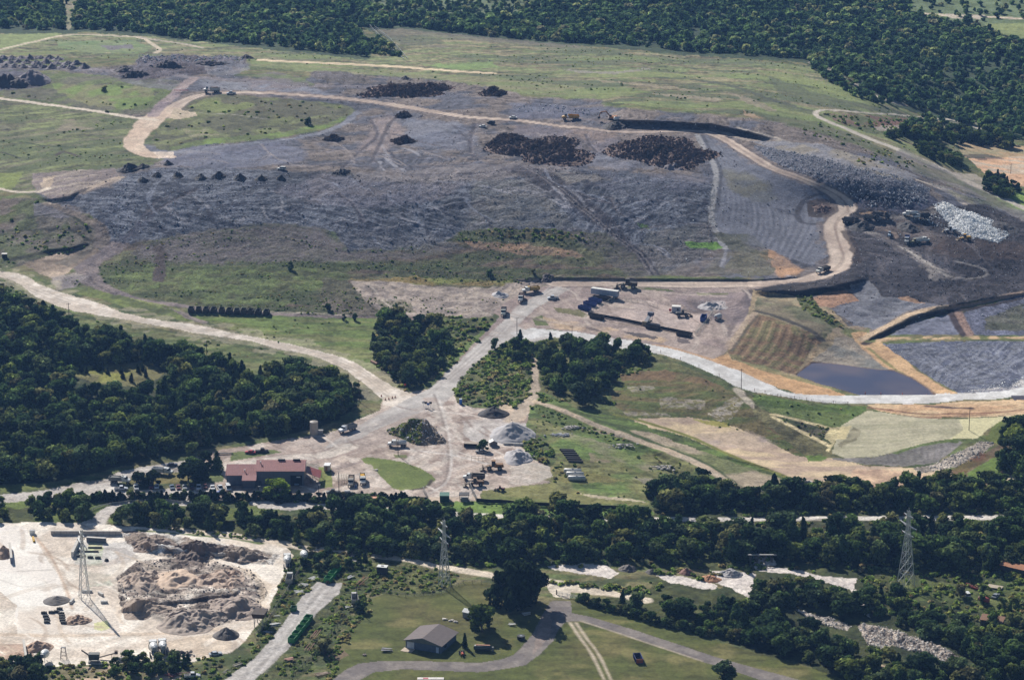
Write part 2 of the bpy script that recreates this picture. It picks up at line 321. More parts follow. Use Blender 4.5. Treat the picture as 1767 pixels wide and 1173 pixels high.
# ---- vegetation patches of the slope
paint([(262,240),(270,257),(300,263),(350,246),(480,236),(560,219),(606,201),(610,190),(590,182),(500,172),(400,165),(350,168),(310,182),(302,196),(340,198),(345,202),(305,206),(270,225)], (108,112,74), (88,88,66), warp=4, v=.35, rough=.5, reg='ground')
paint([(310,186),(360,172),(500,180),(500,190),(400,196)], (116,124,74), (96,92,72), warp=6, a=.8); paint([(315,222),(360,218),(380,232),(330,238)], (146,138,114), (110,118,70), warp=7, a=.7)
paint([(450,172),(560,185),(590,192),(520,205),(460,195)], (86,84,72), (98,96,76), warp=6, a=.8); line([(345,196),(400,198),(460,205)], 1.6, (150,146,134), a=.8)
paint([(300,260),(350,250),(480,238),(560,222),(608,202),(604,196),(560,214),(480,230),(350,240),(290,256)], (112,136,62), (96,110,60), warp=5, a=.7)
line([(270,262),(330,262),(400,250),(500,240),(580,220),(618,194)], 5, (128,128,136), (112,114,124), wob=.8, reg='waste_slope')
LF = [(-60,172),(0,172),(100,184),(200,200),(216,203),(235,215),(214,235),(222,258),(240,270),(290,275),(260,285),(220,290),(190,296),(120,295),(70,300),(60,330),(40,335),(-60,325)]
paint(LF, (106,112,72), (98,96,74), nz=ST, vz=FS, warp=5, v=.5, reg='ground', rough=.35)
paint(LF, (84,94,60), mask=np.clip((fbm(XX*.25, YY, 12, 64, 3)-.52)*9, 0, 1), a=.75)
paint([(85,208),(150,205),(190,212),(160,224),(100,226)], (140,128,110), (112,116,80), warp=7, a=.7); line([(0,245),(40,246),(80,252),(160,256)], 2, (60,72,44), wob=1); line([(0,262),(20,268),(34,273)], 2, (56,56,50)); line([(98,268),(110,262),(136,270)], 3, (70,62,56))
paint([(-60,300),(40,298),(20,330),(-60,328)], (124,134,72), (112,118,70), warp=5, a=.8)
LU = [(0,128),(80,124),(180,130),(240,140),(310,150),(290,165),(262,200),(200,197),(100,178),(0,165),(-60,160),(-60,128)]
paint(LU, (98,108,66), (100,98,80), nz=N12, warp=6, v=.3, reg='ground')
paint([(90,145),(200,148),(270,152),(260,175),(220,190),(150,180),(100,160)], (116,134,72), (128,126,88), warp=7, a=.8)
paint([(200,128),(310,140),(300,155),(240,150),(210,142)], (112,110,112), (92,94,78), warp=7, a=.8, v=.35)
paint([(-60,124),(0,122),(60,124),(86,142),(70,150),(30,156),(0,156),(-60,154)], (98,96,104), (84,80,80), warp=5, rough=.8, rel=.8)
line([(0,110),(60,116),(140,119),(220,124),(330,133),(440,140),(540,148),(660,150),(760,160)], 8, (134,126,128), (120,114,118), wob=.5, a=.85)
paint([(240,100),(300,94),(400,98),(425,104),(425,118),(340,128),(240,138),(205,132),(200,118),(236,112)], (104,98,104), (84,76,80), warp=4, v=.35, rough=.9, rel=1.2)
paint([(345,112),(420,104),(432,120),(400,130),(360,130)], (110,112,120), (134,130,132), warp=4, a=.7)
paint([(535,126),(560,123),(620,130),(640,143),(600,146),(550,138)], (96,90,86), (110,104,104), warp=5, rough=.8, rel=1)
line([(450,104),(540,108),(680,115),(745,120),(850,127)], 6, (204,184,154), wob=.35, reg='dirt_road')
paint([(450,110),(560,118),(700,124),(850,134),(1000,150),(1040,172),(900,160),(760,138),(560,122)], (120,128,84), (132,130,96), nz=ST, warp=5, a=.8, reg='ground')
paint([(470,124),(520,134),(545,146),(520,150),(470,140),(440,132)], (104,114,78), (112,106,104), warp=6, a=.8)
# ---- front weeds below the slope
FR = [(100,480),(150,465),(180,432),(240,420),(330,405),(440,392),(500,396),(596,436),(760,420),(800,398),(960,396),(1040,402),(1090,440),(1120,472),(1100,482),(1000,481),(950,486),(880,498),(860,530),(850,545),(700,548),(500,545),(320,525),(200,505),(150,500)]
paint(FR, (96,96,68), (92,80,68), nz=ST, warp=14, soft=6, v=.45, rough=.8, rel=.6, reg='ground')
paint([(300,405),(440,390),(580,400),(600,430),(420,445),(280,440)], (106,100,90), (92,104,64), warp=8, a=.8, v=.3)
paint([(170,470),(300,445),(560,440),(620,450),(600,480),(560,500),(480,530),(320,524),(200,505)], (92,106,58), (84,90,54), nz=M4, warp=10, soft=5, v=.4, a=.85)
paint(FR, (62,72,42), mask=np.clip((fbm(XX*.22, YY, 9, 65, 3)-.5)*10, 0, 1), a=.7)
paint([(800,415),(880,420),(990,432),(1010,445),(900,440),(820,428)], (164,132,106), (132,110,92), warp=7, a=.8)
paint([(600,400),(740,405),(800,425),(740,432),(620,430)], (112,110,112), (100,100,106), warp=8, a=.6)
paint([(820,396),(940,394),(1020,404),(1000,415),(900,412),(830,408)], (84,78,54), (66,70,46), warp=5, v=.4, a=.9)
line([(440,458),(560,458),(700,462),(860,465),(1000,470),(1100,474)], 9, (66,76,44), wob=1, a=.75); line([(280,462),(400,462),(500,466)], 5, (70,80,46), wob=1, a=.8)
paint([(600,482),(720,478),(850,484),(960,484),(900,492),(760,492),(640,490)], (112,116,62), (128,112,70), warp=5)
paint([(560,480),(600,485),(640,520),(660,545),(580,545),(550,520)], (88,86,66), (104,96,84), warp=6, v=.4)
paint([(240,425),(330,402),(440,388),(500,388),(560,396),(600,434),(640,434),(720,435),(770,420),(800,430),(700,448),(500,452),(300,456),(220,445)], (114,106,106), (88,84,78), nz=TRK, vz=TRK, warp=14, soft=7, v=.35, a=.92)
paint([(980,400),(1040,404),(1090,440),(1125,475),(1080,478),(1040,440),(990,415)], (100,94,92), (84,82,72), nz=TRK, warp=10, soft=5, a=.85)
for k in range(4): line([(905+k*5,288+k),(960+k*4,325),(1015+k*4,372),(1060+k*4,410),(1100+k*4,440),(1122+k*5,474)], 1.2, (52,48,54) if k % 2 else (120,114,114), wob=.6, a=.8)
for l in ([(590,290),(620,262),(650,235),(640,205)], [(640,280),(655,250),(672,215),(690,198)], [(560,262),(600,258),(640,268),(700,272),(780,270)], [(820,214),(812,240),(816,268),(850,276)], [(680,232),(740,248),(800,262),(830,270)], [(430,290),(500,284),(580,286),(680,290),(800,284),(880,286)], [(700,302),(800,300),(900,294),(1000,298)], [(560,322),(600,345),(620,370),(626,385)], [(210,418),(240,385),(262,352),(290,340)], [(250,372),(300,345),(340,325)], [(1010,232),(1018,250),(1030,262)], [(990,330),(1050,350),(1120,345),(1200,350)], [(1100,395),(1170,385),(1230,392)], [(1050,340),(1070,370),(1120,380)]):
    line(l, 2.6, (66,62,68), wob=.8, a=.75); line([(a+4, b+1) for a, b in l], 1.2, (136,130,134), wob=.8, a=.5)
line([(272,425),(280,440),(277,455),(275,485)], 6, (72,62,58), wob=.6)
PAD = [(604,486),(650,484),(730,492),(800,497),(860,495),(900,482),(935,482),(950,488),(930,500),(880,520),(850,545),(800,552),(720,548),(660,538),(630,518)]
paint(PAD, (166,152,140), (142,130,122), nz=M4, warp=5, soft=2, v=.22, rough=.5, reg='dirt_yard')
paint([(640,515),(700,520),(720,540),(670,536)], (100,98,74), warp=6, a=.7)
# left ditch area
paint([(0,345),(60,340),(90,352),(150,372),(168,392),(165,430),(140,440),(60,450),(0,470),(-60,470),(-60,345)], (82,88,58), (98,92,82), warp=6, v=.4, rough=.7, rel=.6, reg='ground')
paint([(55,350),(100,352),(150,368),(110,378),(60,372)], (112,108,114), warp=5, a=.8); paint([(0,340),(30,345),(30,390),(0,400)], (92,98,60), (104,92,84), warp=6, a=.8)
for l in ([(50,376),(90,370),(120,372),(160,396)], [(20,400),(80,396),(130,400),(150,415)], [(20,448),(60,440),(110,432),(150,422)]): line(l, 4, (44,44,34), wob=1, a=.8)
paint([(40,455),(100,436),(170,428),(176,436),(130,462),(95,485),(60,468)], (164,146,128), (122,108,94), warp=6, v=.3)
paint([(90,455),(150,428),(172,424),(165,430),(120,460)], (96,92,84), warp=5, a=.6)
line([(86,352),(125,368),(160,385),(176,400),(172,425)], 8, (128,116,104), (110,100,94), wob=.6)
paint([(55,300),(110,295),(200,290),(208,312),(160,325),(90,345),(60,328),(56,312)], (152,140,128), (128,116,112), nz=ST, warp=4, v=.2)
for k in range(6): line([(95,302+k*6),(150,296+k*5),(205,291+k*4)], 1.6, (108,98,96), wob=.6, a=.6)
line([(90,352),(130,335),(180,315),(210,305)], 5, (166,150,134), wob=.5); paint([(75,305),(95,303),(88,325),(70,322)], (192,172,148), warp=4, a=.7)
paint([(130,330),(160,322),(120,345),(95,348)], (66,62,64), warp=4, a=.7)
# tracks of the small dirt road
line([(205,422),(180,440),(155,455),(148,470),(165,490),(200,505),(240,517),(300,525),(360,535),(440,540),(560,546),(700,549),(800,548)], [11,11,12,13,11,8,6,5,5,5,5,6,6], (128,116,112), (112,102,102), wob=.4, reg='dirt_road')
line([(210,416),(240,395),(255,370)], 8, (84,84,96), wob=.6, a=.6)
line([(240,517),(290,530),(330,548),(350,556)], 5, (136,124,116), wob=.4, reg='dirt_road')
for l in ([(150,470),(166,492),(200,508),(240,520),(300,535),(340,556)],): line(l, 1.2, (84,78,78), a=.7)
paint([(88,480),(130,470),(150,478),(130,495),(96,500)], (152,142,134), (130,122,120), warp=5, soft=2)
line([(450,537),(560,542),(600,546)], 1.4, (176,166,150)); line([(600,548),(700,548),(780,546)], 2.5, (112,98,94), wob=.6)
# fields beside the west road
SF = [(150,500),(200,508),(300,530),(345,550),(380,562),(440,580),(520,602),(600,622),(640,640),(655,640),(640,600),(650,560),(700,548),(560,548),(440,545),(330,540),(240,520)]
paint(SF, (100,116,60), (114,118,72), nz=ST, vz=FS, warp=4, v=.35, rough=.3, reg='ground')
paint([(100,500),(170,515),(240,540),(330,555),(300,535),(200,508),(150,498)], (104,114,60), (84,92,54), warp=5, v=.3)
NF = [(-60,480),(0,482),(60,515),(160,548),(300,572),(400,592),(520,614),(600,645),(640,680),(600,680),(560,655),(480,650),(420,640),(340,612),(250,596),(130,566),(60,530),(0,505),(-60,500)]
paint(NF, (90,102,58), (104,106,68), nz=ST, vz=FS, warp=4, v=.4, reg='ground'); paint([(0,482),(60,517),(110,545),(140,566),(60,532),(0,508),(-60,500),(-60,482)], (80,84,62), (70,82,48), warp=5, a=.9)
line([(10,486),(50,510),(90,530),(150,548),(240,562),(330,580),(430,598),(520,618),(590,646)], 3, (52,66,36), wob=1.2, a=.7)
# floor of the near woods
for P in ([(-60,505),(0,505),(60,530),(130,570),(250,598),(350,615),(430,650),(480,655),(560,650),(620,665),(640,680),(600,712),(560,735),(470,755),(350,775),(230,800),(100,830),(-60,850)],
          [(640,600),(655,560),(760,545),(850,552),(840,570),(760,650),(700,675),(660,640)]): paint(P, (48,58,34), (60,66,42), warp=5, v=.3, rough=.5, reg='ground')
paint([(128,632),(200,624),(258,624),(284,645),(245,668),(170,662),(130,650)], (134,134,66), (112,108,70), warp=4)
paint([(700,560),(760,545),(850,552),(838,572),(800,605),(760,640),(740,640)], (78,84,52), (98,104,56), warp=5, v=.4, a=.8)
paint([(820,580),(850,556),(858,560),(845,575),(810,605),(765,645),(740,664),(740,655)], (108,126,66), warp=3, a=.8)
# ---- centre hill
V1 = [(742,676),(783,682),(790,657),(811,634),(839,611),(862,580),(880,570),(925,580),(1033,592),(1074,603),(1130,612),(1200,640),(1300,680),(1400,697),(1440,770),(1400,800),(1200,780),(1000,700),(920,690),(890,708),(818,704),(790,696)]
paint(V1, (84,94,54), (98,98,62), warp=4, v=.35, rough=.6, reg='ground', rel=.4)
# main yard
YARD = [(742,671),(706,677),(661,690),(655,708),(616,724),(590,740),(563,748),(500,756),(440,766),(380,776),(330,790),(350,806),(380,800),(386,830),(300,845),(180,846),(190,860),(320,865),(500,858),(640,862),(700,858),(740,868),(822,868),(832,848),(950,832),(955,806),(905,770),(905,742),(915,706),(890,706),(818,704),(790,696),(783,682),(775,668)]
paint(YARD, (190,174,160), (172,156,144), nz=M12, warp=3, v=.2, rough=.35, rel=.12, reg='dirt_yard')
YN = fbm(XX*.5-YY*.4, YY*.12, 5, 81, 3)
paint(YARD, (138,120,110), mask=np.clip((YN-.52)*9, 0, 1), a=.75)
paint(YARD, (212,200,188), mask=np.clip((YN-.62)*0+(M4-.62)*8, 0, 1), a=.6)
paint([(600,735),(680,700),(740,675),(760,700),(700,745),(640,775),(540,800),(430,790),(470,765),(563,752)], (150,132,122), (172,158,148), nz=YN, warp=6, soft=4, a=.8)
# service yard north east of the junction
NEY = [(745,668),(800,612),(850,560),(862,545),(850,540),(880,515),(930,498),(960,486),(1000,482),(1317,492),(1320,500),(1310,510),(1290,545),(1262,585),(1256,605),(1225,622),(1200,613),(1136,597),(1097,589),(1033,579),(944,567),(900,572),(880,580),(840,600),(790,655)]
paint(NEY, (166,150,140), (148,132,126), nz=M12, warp=3, v=.2, rough=.4, rel=.15, reg='dirt_yard')
paint([(1140,500),(1290,505),(1320,500),(1300,545),(1270,560),(1240,560),(1200,540),(1160,520)], (134,120,118), (112,102,106), warp=6, soft=4, a=.8)
for k in range(7): line([(1180+k*4,518+k*3),(1230+k*6,530+k*4),(1270+k*4,528+k*3),(1290+k*2,505+k*2)], 1.4, (84,76,80), wob=.7, a=.6)
paint([(1202,522),(1245,518),(1258,532),(1215,536)], (176,168,166), (120,112,112), warp=6, a=.8)
paint([(1022,552),(1115,518),(1160,530),(1215,548),(1195,573),(1120,560)], (184,166,156), (176,160,152), warp=2, v=.12)
paint([(918,548),(935,543),(950,550),(945,562),(925,562)], (96,104,62), warp=4); paint([(935,545),(1000,556),(1160,585),(1140,592),(1050,578),(950,566)], (190,164,134), (168,150,138), warp=4, a=.8)
paint([(955,530),(1000,534),(1018,544),(1010,548),(960,538)], (112,108,76), warp=4); paint([(1014,484),(1030,483),(1075,490),(1160,500),(1165,504),(1060,495),(1015,488)], (98,106,66), (80,86,56), warp=3)
paint([(1075,572),(1100,573),(1140,583),(1130,586),(1090,580)], (70,66,70), warp=5, a=.9); paint([(1168,583),(1190,585),(1190,592),(1172,590)], (76,70,74), warp=5, a=.8)
paint([(1010,563),(1030,567),(1040,572),(1012,567)], (74,68,70), warp=3, a=.7); paint([(990,514),(1050,522),(1150,540),(1130,536),(1060,530)], (190,176,160), warp=3, a=.4)
line([(1020,546),(1060,556),(1120,566),(1190,580)], 3, (150,134,120), a=.6); paint([(1200,505),(1255,506),(1260,508),(1205,510)], (112,118,74), warp=3, a=.8)
line([(960,526),(990,512),(1012,490),(1080,498),(1160,506),(1250,512)], 3, (186,170,158), a=.5); line([(1284,500),(1300,515),(1296,535),(1270,552),(1255,580)], 3, (100,90,90), wob=.6, a=.7)
# haul road east, and roads of the site
ER = [(962,490),(1000,488),(1100,489),(1200,491),(1317,490),(1368,486),(1406,478),(1434,468),(1450,456),(1455,443),(1451,428),(1445,410),(1441,392),(1447,379),(1461,368),(1463,359),(1455,346),(1437,333),(1406,318),(1368,303),(1332,290),(1302,272),(1276,256),(1251,240),(1225,230),(1202,226),(1110,228),(1059,227),(1008,221),(970,218),(918,211),(880,207),(798,201),(721,188),(657,178),(593,170),(517,164),(440,160),(384,161),(345,165),(320,174),(294,189),(268,202)]
EW = [11,12,11,11,10,10,11,12,15,15,14,13,12,12,11,10,9,8,7,7,7,7,7,7,6,5,5,5,6,6,6,7,8,8,8,7,8,7,7,8,12,14]
line(ER, [x+4 for x in EW], (84,76,78), wob=.5, a=.7)
line(ER, [x+8 for x in EW], (140,126,116), wob=1.1, a=.35)
line(ER, EW, (198,180,164), (176,158,144), nz=M12, wob=.18, v=.12, rough=.15, rel=.05, reg='dirt_road')
for d in (-2.2, 2.2): line([(p[0]+d*(.6 if 5 < i < 20 else .1), p[1]+d*.5) for i, p in enumerate(ER)], .9, (128,110,100), a=.6, wob=.6)
line([(1207,220),(1251,229),(1276,238),(1302,243),(1345,242)], 5, (150,138,128), wob=.3, reg='dirt_road'); line([(1274,220),(1300,228),(1345,240)], 3.5, (164,154,144), reg='dirt_road')
line([(960,207),(990,204),(1080,214),(1150,217),(1230,222),(1290,234)], 5, (122,112,112), a=.7)
line([(294,189),(268,202),(256,214),(243,228),(230,243),(236,258),(262,268),(296,271)], [14,16,17,14,13,13,12,6], (192,170,150), (200,180,160), wob=.25, v=.14, rel=.05, reg='dirt_road')
paint([(262,262),(300,262),(300,273),(275,274)], (214,196,178), warp=3, a=.8); paint([(300,188),(336,194),(340,200),(310,206),(290,205)], (178,162,140), warp=3)
line([(336,135),(324,142),(312,152),(299,165),(281,179),(263,200)], 8, (156,140,136), (136,122,124), wob=.4, reg='dirt_road')
line([(-60,164),(0,170),(77,180),(153,190),(217,201),(268,207)], 5.5, (208,194,176), wob=.15, v=.08, reg='road')
line([(-60,100),(0,86),(60,72),(105,62),(143,60),(200,62),(243,66),(262,76),(275,85),(268,92)], 3.6, (192,178,156), wob=.25, reg='path')
line([(240,64),(268,69),(310,75),(350,83)], 3, (176,162,146), wob=.5)
line([(-60,318),(0,326),(25,331),(60,331),(85,325)], 3.8, (206,192,174), reg='path')
line([(1690,222),(1650,208),(1585,203),(1547,198),(1496,195),(1460,192),(1427,190),(1412,192),(1407,196),(1414,203),(1432,211),(1460,222),(1496,238),(1534,252),(1573,268),(1598,279),(1637,297),(1675,316),(1726,339),(1790,370)], [3,3,3.2,3.2,3.2,3.2,3.6,4,4,4,4,4,4.2,4.2,4.5,4.5,4.5,5,5,5], (190,180,166), wob=.2, v=.1, reg='path')
line([(1560,275),(1600,290),(1640,306)], 5, (176,152,128), a=.6)
paint([(1560,255),(1640,300),(1700,330),(1767,366),(1850,400),(1850,430),(1767,384),(1700,346),(1640,318),(1580,300),(1530,270)], (126,120,120), (112,112,96), warp=5, a=.75)
paint([(1637,297),(1680,300),(1720,328),(1700,330),(1660,312)], (176,164,152), (150,140,128), warp=4, a=.7)
# rock mound
MT = [(1290,244),(1350,243),(1420,250),(1480,268),(1560,292),(1590,306),(1560,312),(1500,298),(1430,280),(1360,262)]
RKP = [(1296,250),(1350,258),(1400,268),(1450,282),(1500,292),(1560,305),(1606,325),(1600,345),(1540,362),(1500,352),(1465,338),(1430,318),(1380,298),(1330,278)]
paint(RKP, (112,112,120), (96,96,104), nz=N4, warp=4, v=.4, rough=1, rel=.7)
paint(MT, (130,128,132), (140,132,120), warp=4, v=.15)
paint([(1470,340),(1500,335),(1560,345),(1606,336),(1620,350),(1580,366),(1520,368),(1480,360)], (84,84,98), (70,68,78), warp=5, v=.4, rough=.9)
line([(1583,311),(1610,319),(1637,330),(1657,341),(1675,354),(1683,361)], [3,4,5,6,8,8], (186,172,156), reg='path')
paint([(1600,312),(1700,345),(1760,385),(1720,380),(1650,345)], (104,104,110), (92,98,76), warp=5, a=.7)
# dark working face
PIT = [(1458,380),(1480,360),(1560,368),(1640,356),(1700,352),(1767,384),(1850,420),(1850,515),(1767,500),(1700,515),(1639,530),(1593,521),(1552,515),(1522,512),(1501,484),(1470,489),(1450,498),(1414,500),(1370,515),(1317,510),(1317,495),(1432,481),(1465,463),(1475,433),(1462,402)]
paint(PIT, (46,43,46), (66,63,68), nz=TRK, warp=5, soft=2, v=.3, rough=.6, rel=.4, reg='waste_slope')
paint([(1500,368),(1560,370),(1640,352),(1640,362),(1600,372),(1560,386),(1500,380)], (132,124,118), (112,106,104), warp=5, soft=3, a=.9)
paint([(1480,376),(1560,378),(1600,395),(1640,412),(1600,420),(1540,400),(1470,392)], (96,86,82), (112,102,98), warp=5, soft=3, a=.9)
paint([(1600,410),(1700,412),(1767,420),(1850,440),(1850,450),(1720,448),(1640,445),(1590,430)], (60,50,48), (74,62,58), warp=8, soft=5, a=.9)
paint([(1480,452),(1600,440),(1660,470),(1600,510),(1520,508),(1500,480)], (66,64,70), (80,78,84), warp=8, soft=4, a=.7)
line([(1465,396),(1500,402),(1530,413),(1560,430),(1590,450),(1620,470),(1632,480)], [4,5,7,8,8,10,12], (144,136,130), (104,98,98), wob=.9, a=.8)
for k in range(5): line([(1550+k*3,424+k),(1590+k*4,448+k*2),(1634+k*3,478)], 1, (170,162,154), wob=.6, a=.6)
line([(1634,478),(1670,481),(1700,476),(1702,468),(1688,460),(1650,452)], 2.2, (148,142,138), wob=.7, a=.7); line([(1640,482),(1680,484),(1708,474)], 1, (120,114,112), a=.6)
for k in range(12): line([(1560+k*9,500-k*.5),(1590+k*4.4,512),(1625+k,526)], 1, (96,92,98), wob=.8, a=.5)
line([(1460,400),(1475,430),(1480,452)], 5, (54,44,42), wob=.6, a=.8)
line([(1530,398),(1545,404),(1545,410),(1532,411)], 2.5, (150,130,116), a=.7); line([(1560,368),(1610,362),(1660,360)], 2.5, (58,54,56), a=.8)
paint([(1290,500),(1320,496),(1410,488),(1470,489),(1495,482),(1500,490),(1440,505),(1380,517),(1340,520),(1300,512)], (52,47,46), (44,42,46), warp=3, soft=2)  # shade on the haul road embankment, painted into the ground colour
paint([(1480,368),(1530,364),(1532,368),(1500,372)], (170,140,112), warp=2, a=.7)
# slopes around the pond
A1_ = [(1300,500),(1400,515),(1437,535),(1490,585),(1500,600),(1440,640),(1372,650),(1330,635),(1225,622),(1256,605),(1262,585),(1290,545)]
paint(A1_, (158,140,112), (132,122,98), warp=3, v=.22, reg='ground', rough=.5)
TER = [(1302,540),(1340,550),(1395,572),(1418,590),(1400,602),(1372,646),(1330,636),(1262,620),(1256,598),(1280,568)]
paint(TER, (128,104,80), (108,102,70), nz=N4, warp=3, v=.25, rough=.6)
for k in range(15): line([(1304+k*7.6,543+k*3.2),(1290+k*7.6,575+k*3.6),(1266+k*7.2,612+k*2.4)], .9, (74,62,48) if k % 2 else (156,130,102), wob=.5, a=.75)
paint([(1306,512),(1390,532),(1440,566),(1420,590),(1395,570),(1340,548),(1302,536)], (104,104,78), (122,112,92), warp=4, v=.3)
line([(1304,536),(1340,546),(1395,568),(1420,588)], 3, (66,62,58), wob=.4, a=.9); line([(1300,540),(1275,575),(1258,600)], 4, (176,156,136), wob=.8, a=.8); line([(1306,545),(1280,580),(1262,606)], 1.6, (84,78,70), a=.8)
paint([(1225,622),(1256,607),(1262,621),(1330,638),(1372,649),(1420,665),(1460,682),(1381,681),(1330,664)], (190,152,112), (160,136,104), warp=3, v=.15)
paint([(1262,618),(1330,634),(1372,647),(1455,674),(1440,674),(1360,652),(1300,634)], (128,128,88), (158,142,110), warp=4, a=.8)
line([(1085,600),(1136,596),(1200,612),(1279,640),(1330,664)], 2.6, (192,156,120), wob=.6, a=.8)
paint([(1437,535),(1481,518),(1465,492),(1501,484),(1522,512),(1552,515),(1593,523),(1547,546),(1511,569),(1483,566)], (124,124,130), (112,112,120), warp=3, v=.2)
for k in range(9): line([(1440+k*9,537+k*1),(1480+k*9,550-k),(1520+k*5,548-k*2)], 1, (98,98,108), a=.5, wob=.5)
paint([(1405,515),(1427,503),(1460,501),(1481,517),(1432,531),(1409,528)], (172,134,108), (152,122,102), warp=3, v=.15)
for k in range(6): line([(1408+k*3,528-k*4.5),(1440,522-k*4),(1474,515-k*2.5)], .8, (110,84,68), a=.6)
paint([(1548,514),(1568,511),(1596,523),(1565,521)], (168,136,112), warp=3)
paint([(1376,510),(1402,512),(1412,530),(1440,548),(1460,562),(1440,566),(1405,545),(1380,530)], (84,90,52), (66,70,44), warp=5, v=.4)
paint([(1440,566),(1470,560),(1500,566),(1498,590),(1468,584)], (158,140,118), (112,116,76), warp=4)
paint([(1401,622),(1438,594),(1440,580),(1470,583),(1500,606),(1542,640),(1501,638),(1427,628)], (152,142,128), (124,122,116), warp=2, v=.22)
line([(1484,576),(1500,592),(1520,608),(1573,650),(1600,668),(1630,682)], [8,11,13,13,13,14], (200,166,126), (186,152,116), wob=.2, v=.12, reg='path')
line([(1498,600),(1540,634),(1580,662)], 2, (116,120,74), wob=1, a=.8); line([(1440,568),(1465,590),(1500,618)], 4, (150,136,120), a=.5)
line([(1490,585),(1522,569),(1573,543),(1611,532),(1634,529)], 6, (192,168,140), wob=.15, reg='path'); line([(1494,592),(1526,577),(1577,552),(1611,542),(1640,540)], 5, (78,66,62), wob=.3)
paint([(1535,578),(1577,556),(1636,543),(1655,556),(1660,577)], (114,116,130), (100,102,116), warp=3, v=.3); paint([(1645,545),(1690,530),(1767,508),(1850,490),(1850,580),(1675,578)], (102,104,120), (92,94,108), warp=3, v=.4, rough=.9)
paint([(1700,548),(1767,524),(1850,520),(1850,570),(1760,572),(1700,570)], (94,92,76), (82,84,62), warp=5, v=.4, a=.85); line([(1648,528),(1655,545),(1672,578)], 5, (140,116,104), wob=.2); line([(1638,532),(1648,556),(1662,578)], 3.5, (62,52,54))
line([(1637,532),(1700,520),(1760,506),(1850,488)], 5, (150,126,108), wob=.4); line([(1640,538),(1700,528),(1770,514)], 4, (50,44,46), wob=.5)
line([(1500,588),(1560,585),(1680,583),(1850,585)], 5, (112,116,72), (186,158,124), nz=N4, wob=.6)
LGS = [(1524,594),(1600,590),(1767,588),(1850,588),(1850,664),(1767,664),(1740,676),(1700,680),(1657,679),(1612,656)]
paint(LGS, (120,122,132), (84,87,102), nz=TRK, warp=3, v=.35, rough=.6, rel=.25, reg='waste_slope')
for k in range(14):
    a = 1560+k*14; line([(a,598+k%5*4),(a+30,625+k%4*4),(a+70,640+k%3*8)], 1, (134,136,148), wob=1, a=.5)
paint([(1655,679),(1690,670),(1740,668),(1767,652),(1850,640),(1850,676),(1767,676),(1708,681)], (196,190,186), (120,118,124), nz=N4, warp=5, v=.3)
POND = [(1372,646),(1401,624),(1427,626),(1460,630),(1501,636),(1542,639),(1573,652),(1598,667),(1615,680),(1481,680),(1455,672),(1419,663)]
PM = np.zeros(UU.shape, bool); s = box(POND); PM[s] = inside(POND, UU[s], VV[s])
HH[PM] = 2.6; REL[PM] = 0
paint(POND, (78,76,104), warp=.6, v=.02, rough=0, rel=0, reg='pond')
line(POND+[POND[0]], 1.6, (118,100,84), wob=.6, a=.8, curve=False); REG[PM] = REGS.index('pond')
# roads on the low ground
WR = [(-60,452),(0,468),(15,470),(33,473),(51,479),(64,489),(84,497),(107,505),(133,512),(164,521),(189,530),(210,539),(245,547),(281,553),(327,558),(358,564),(399,574),(450,583),(478,589),(517,597),(555,606),(593,617),(614,626),(634,639),(657,654),(678,667),(706,677),(712,690),(690,705),(661,699),(660,690),(652,682),(637,669),(619,654),(599,640),(578,629),(550,618),(517,608),(478,602),(435,589),(384,581),(332,574),(294,566),(245,557),(199,548),(159,542),(128,537),(102,529),(79,520),(61,512),(49,503),(36,492),(18,483),(0,478),(-60,462)]
line([(0,474),(60,498),(133,527),(245,553),(399,579),(517,604),(614,642),(670,680)], 22, (170,160,136), wob=1.3, a=.45)
paint(WR, (216,205,192), (194,181,166), nz=M4, warp=2.5, v=.16, rough=.15, rel=.05, reg='road')
for k in range(3): line([(0,471+k*3),(60,495+k*5),(133,522+k*4),(245,550+k*2.5),(399,576+k*3),(517,600+k*2),(614,632+k*5),(670,672+k*6)], 1, (168,154,140), a=.6, wob=.7)
NR = [(640,722),(700,690),(742,671),(762,652),(783,631),(806,611),(834,585),(862,560),(890,530),(930,506),(962,494),(985,498),(960,512),(925,532),(905,550),(893,562),(905,568),(940,572),(967,580),(920,590),(880,590),(860,600),(839,613),(811,636),(790,659),(784,680),(760,700),(700,720),(640,745),(600,770),(560,772),(600,745)]
paint(NR, (182,176,170), (166,158,152), nz=YN, warp=2, v=.14, rough=.15, rel=.03, reg='road')
for k, c in enumerate([(198,192,186), (150,142,136), (202,196,190), (146,138,132), (196,190,184)]): line([(560+k*6,776-k*3),(640+k*5,730-k*3),(715+k*4,696-k*2),(780+k*4,640),(840+k*4,586),(892+k*2,545-k*2),(950,506-k*3)], .9, c, a=.6, wob=.6)
LR = [(880,574),(920,566),(967,571),(1000,573),(1038,580),(1064,584),(1097,589),(1136,597),(1169,604),(1200,613),(1225,622),(1251,631),(1279,641),(1304,653),(1330,664),(1355,676),(1381,680),(1455,682),(1496,681),(1614,679),(1670,678),(1736,674),(1767,667),(1850,650),(1850,672),(1767,682),(1716,689),(1660,690),(1611,695),(1573,697),(1511,696),(1450,696),(1419,694),(1394,691),(1368,687),(1337,682),(1299,676),(1269,666),(1238,649),(1207,635),(1174,621),(1141,611),(1110,606),(1074,602),(1033,591),(985,584),(940,580),(900,590)]
paint(LR, (208,206,203), (190,187,183), nz=M4, warp=1.8, v=.12, rough=.1, rel=.03, reg='road')
line([(745,690),(762,715),(772,760),(776,800),(768,830),(740,852),(690,862)], 7, (168,152,142), (188,178,168), nz=YN, wob=.6, a=.8)
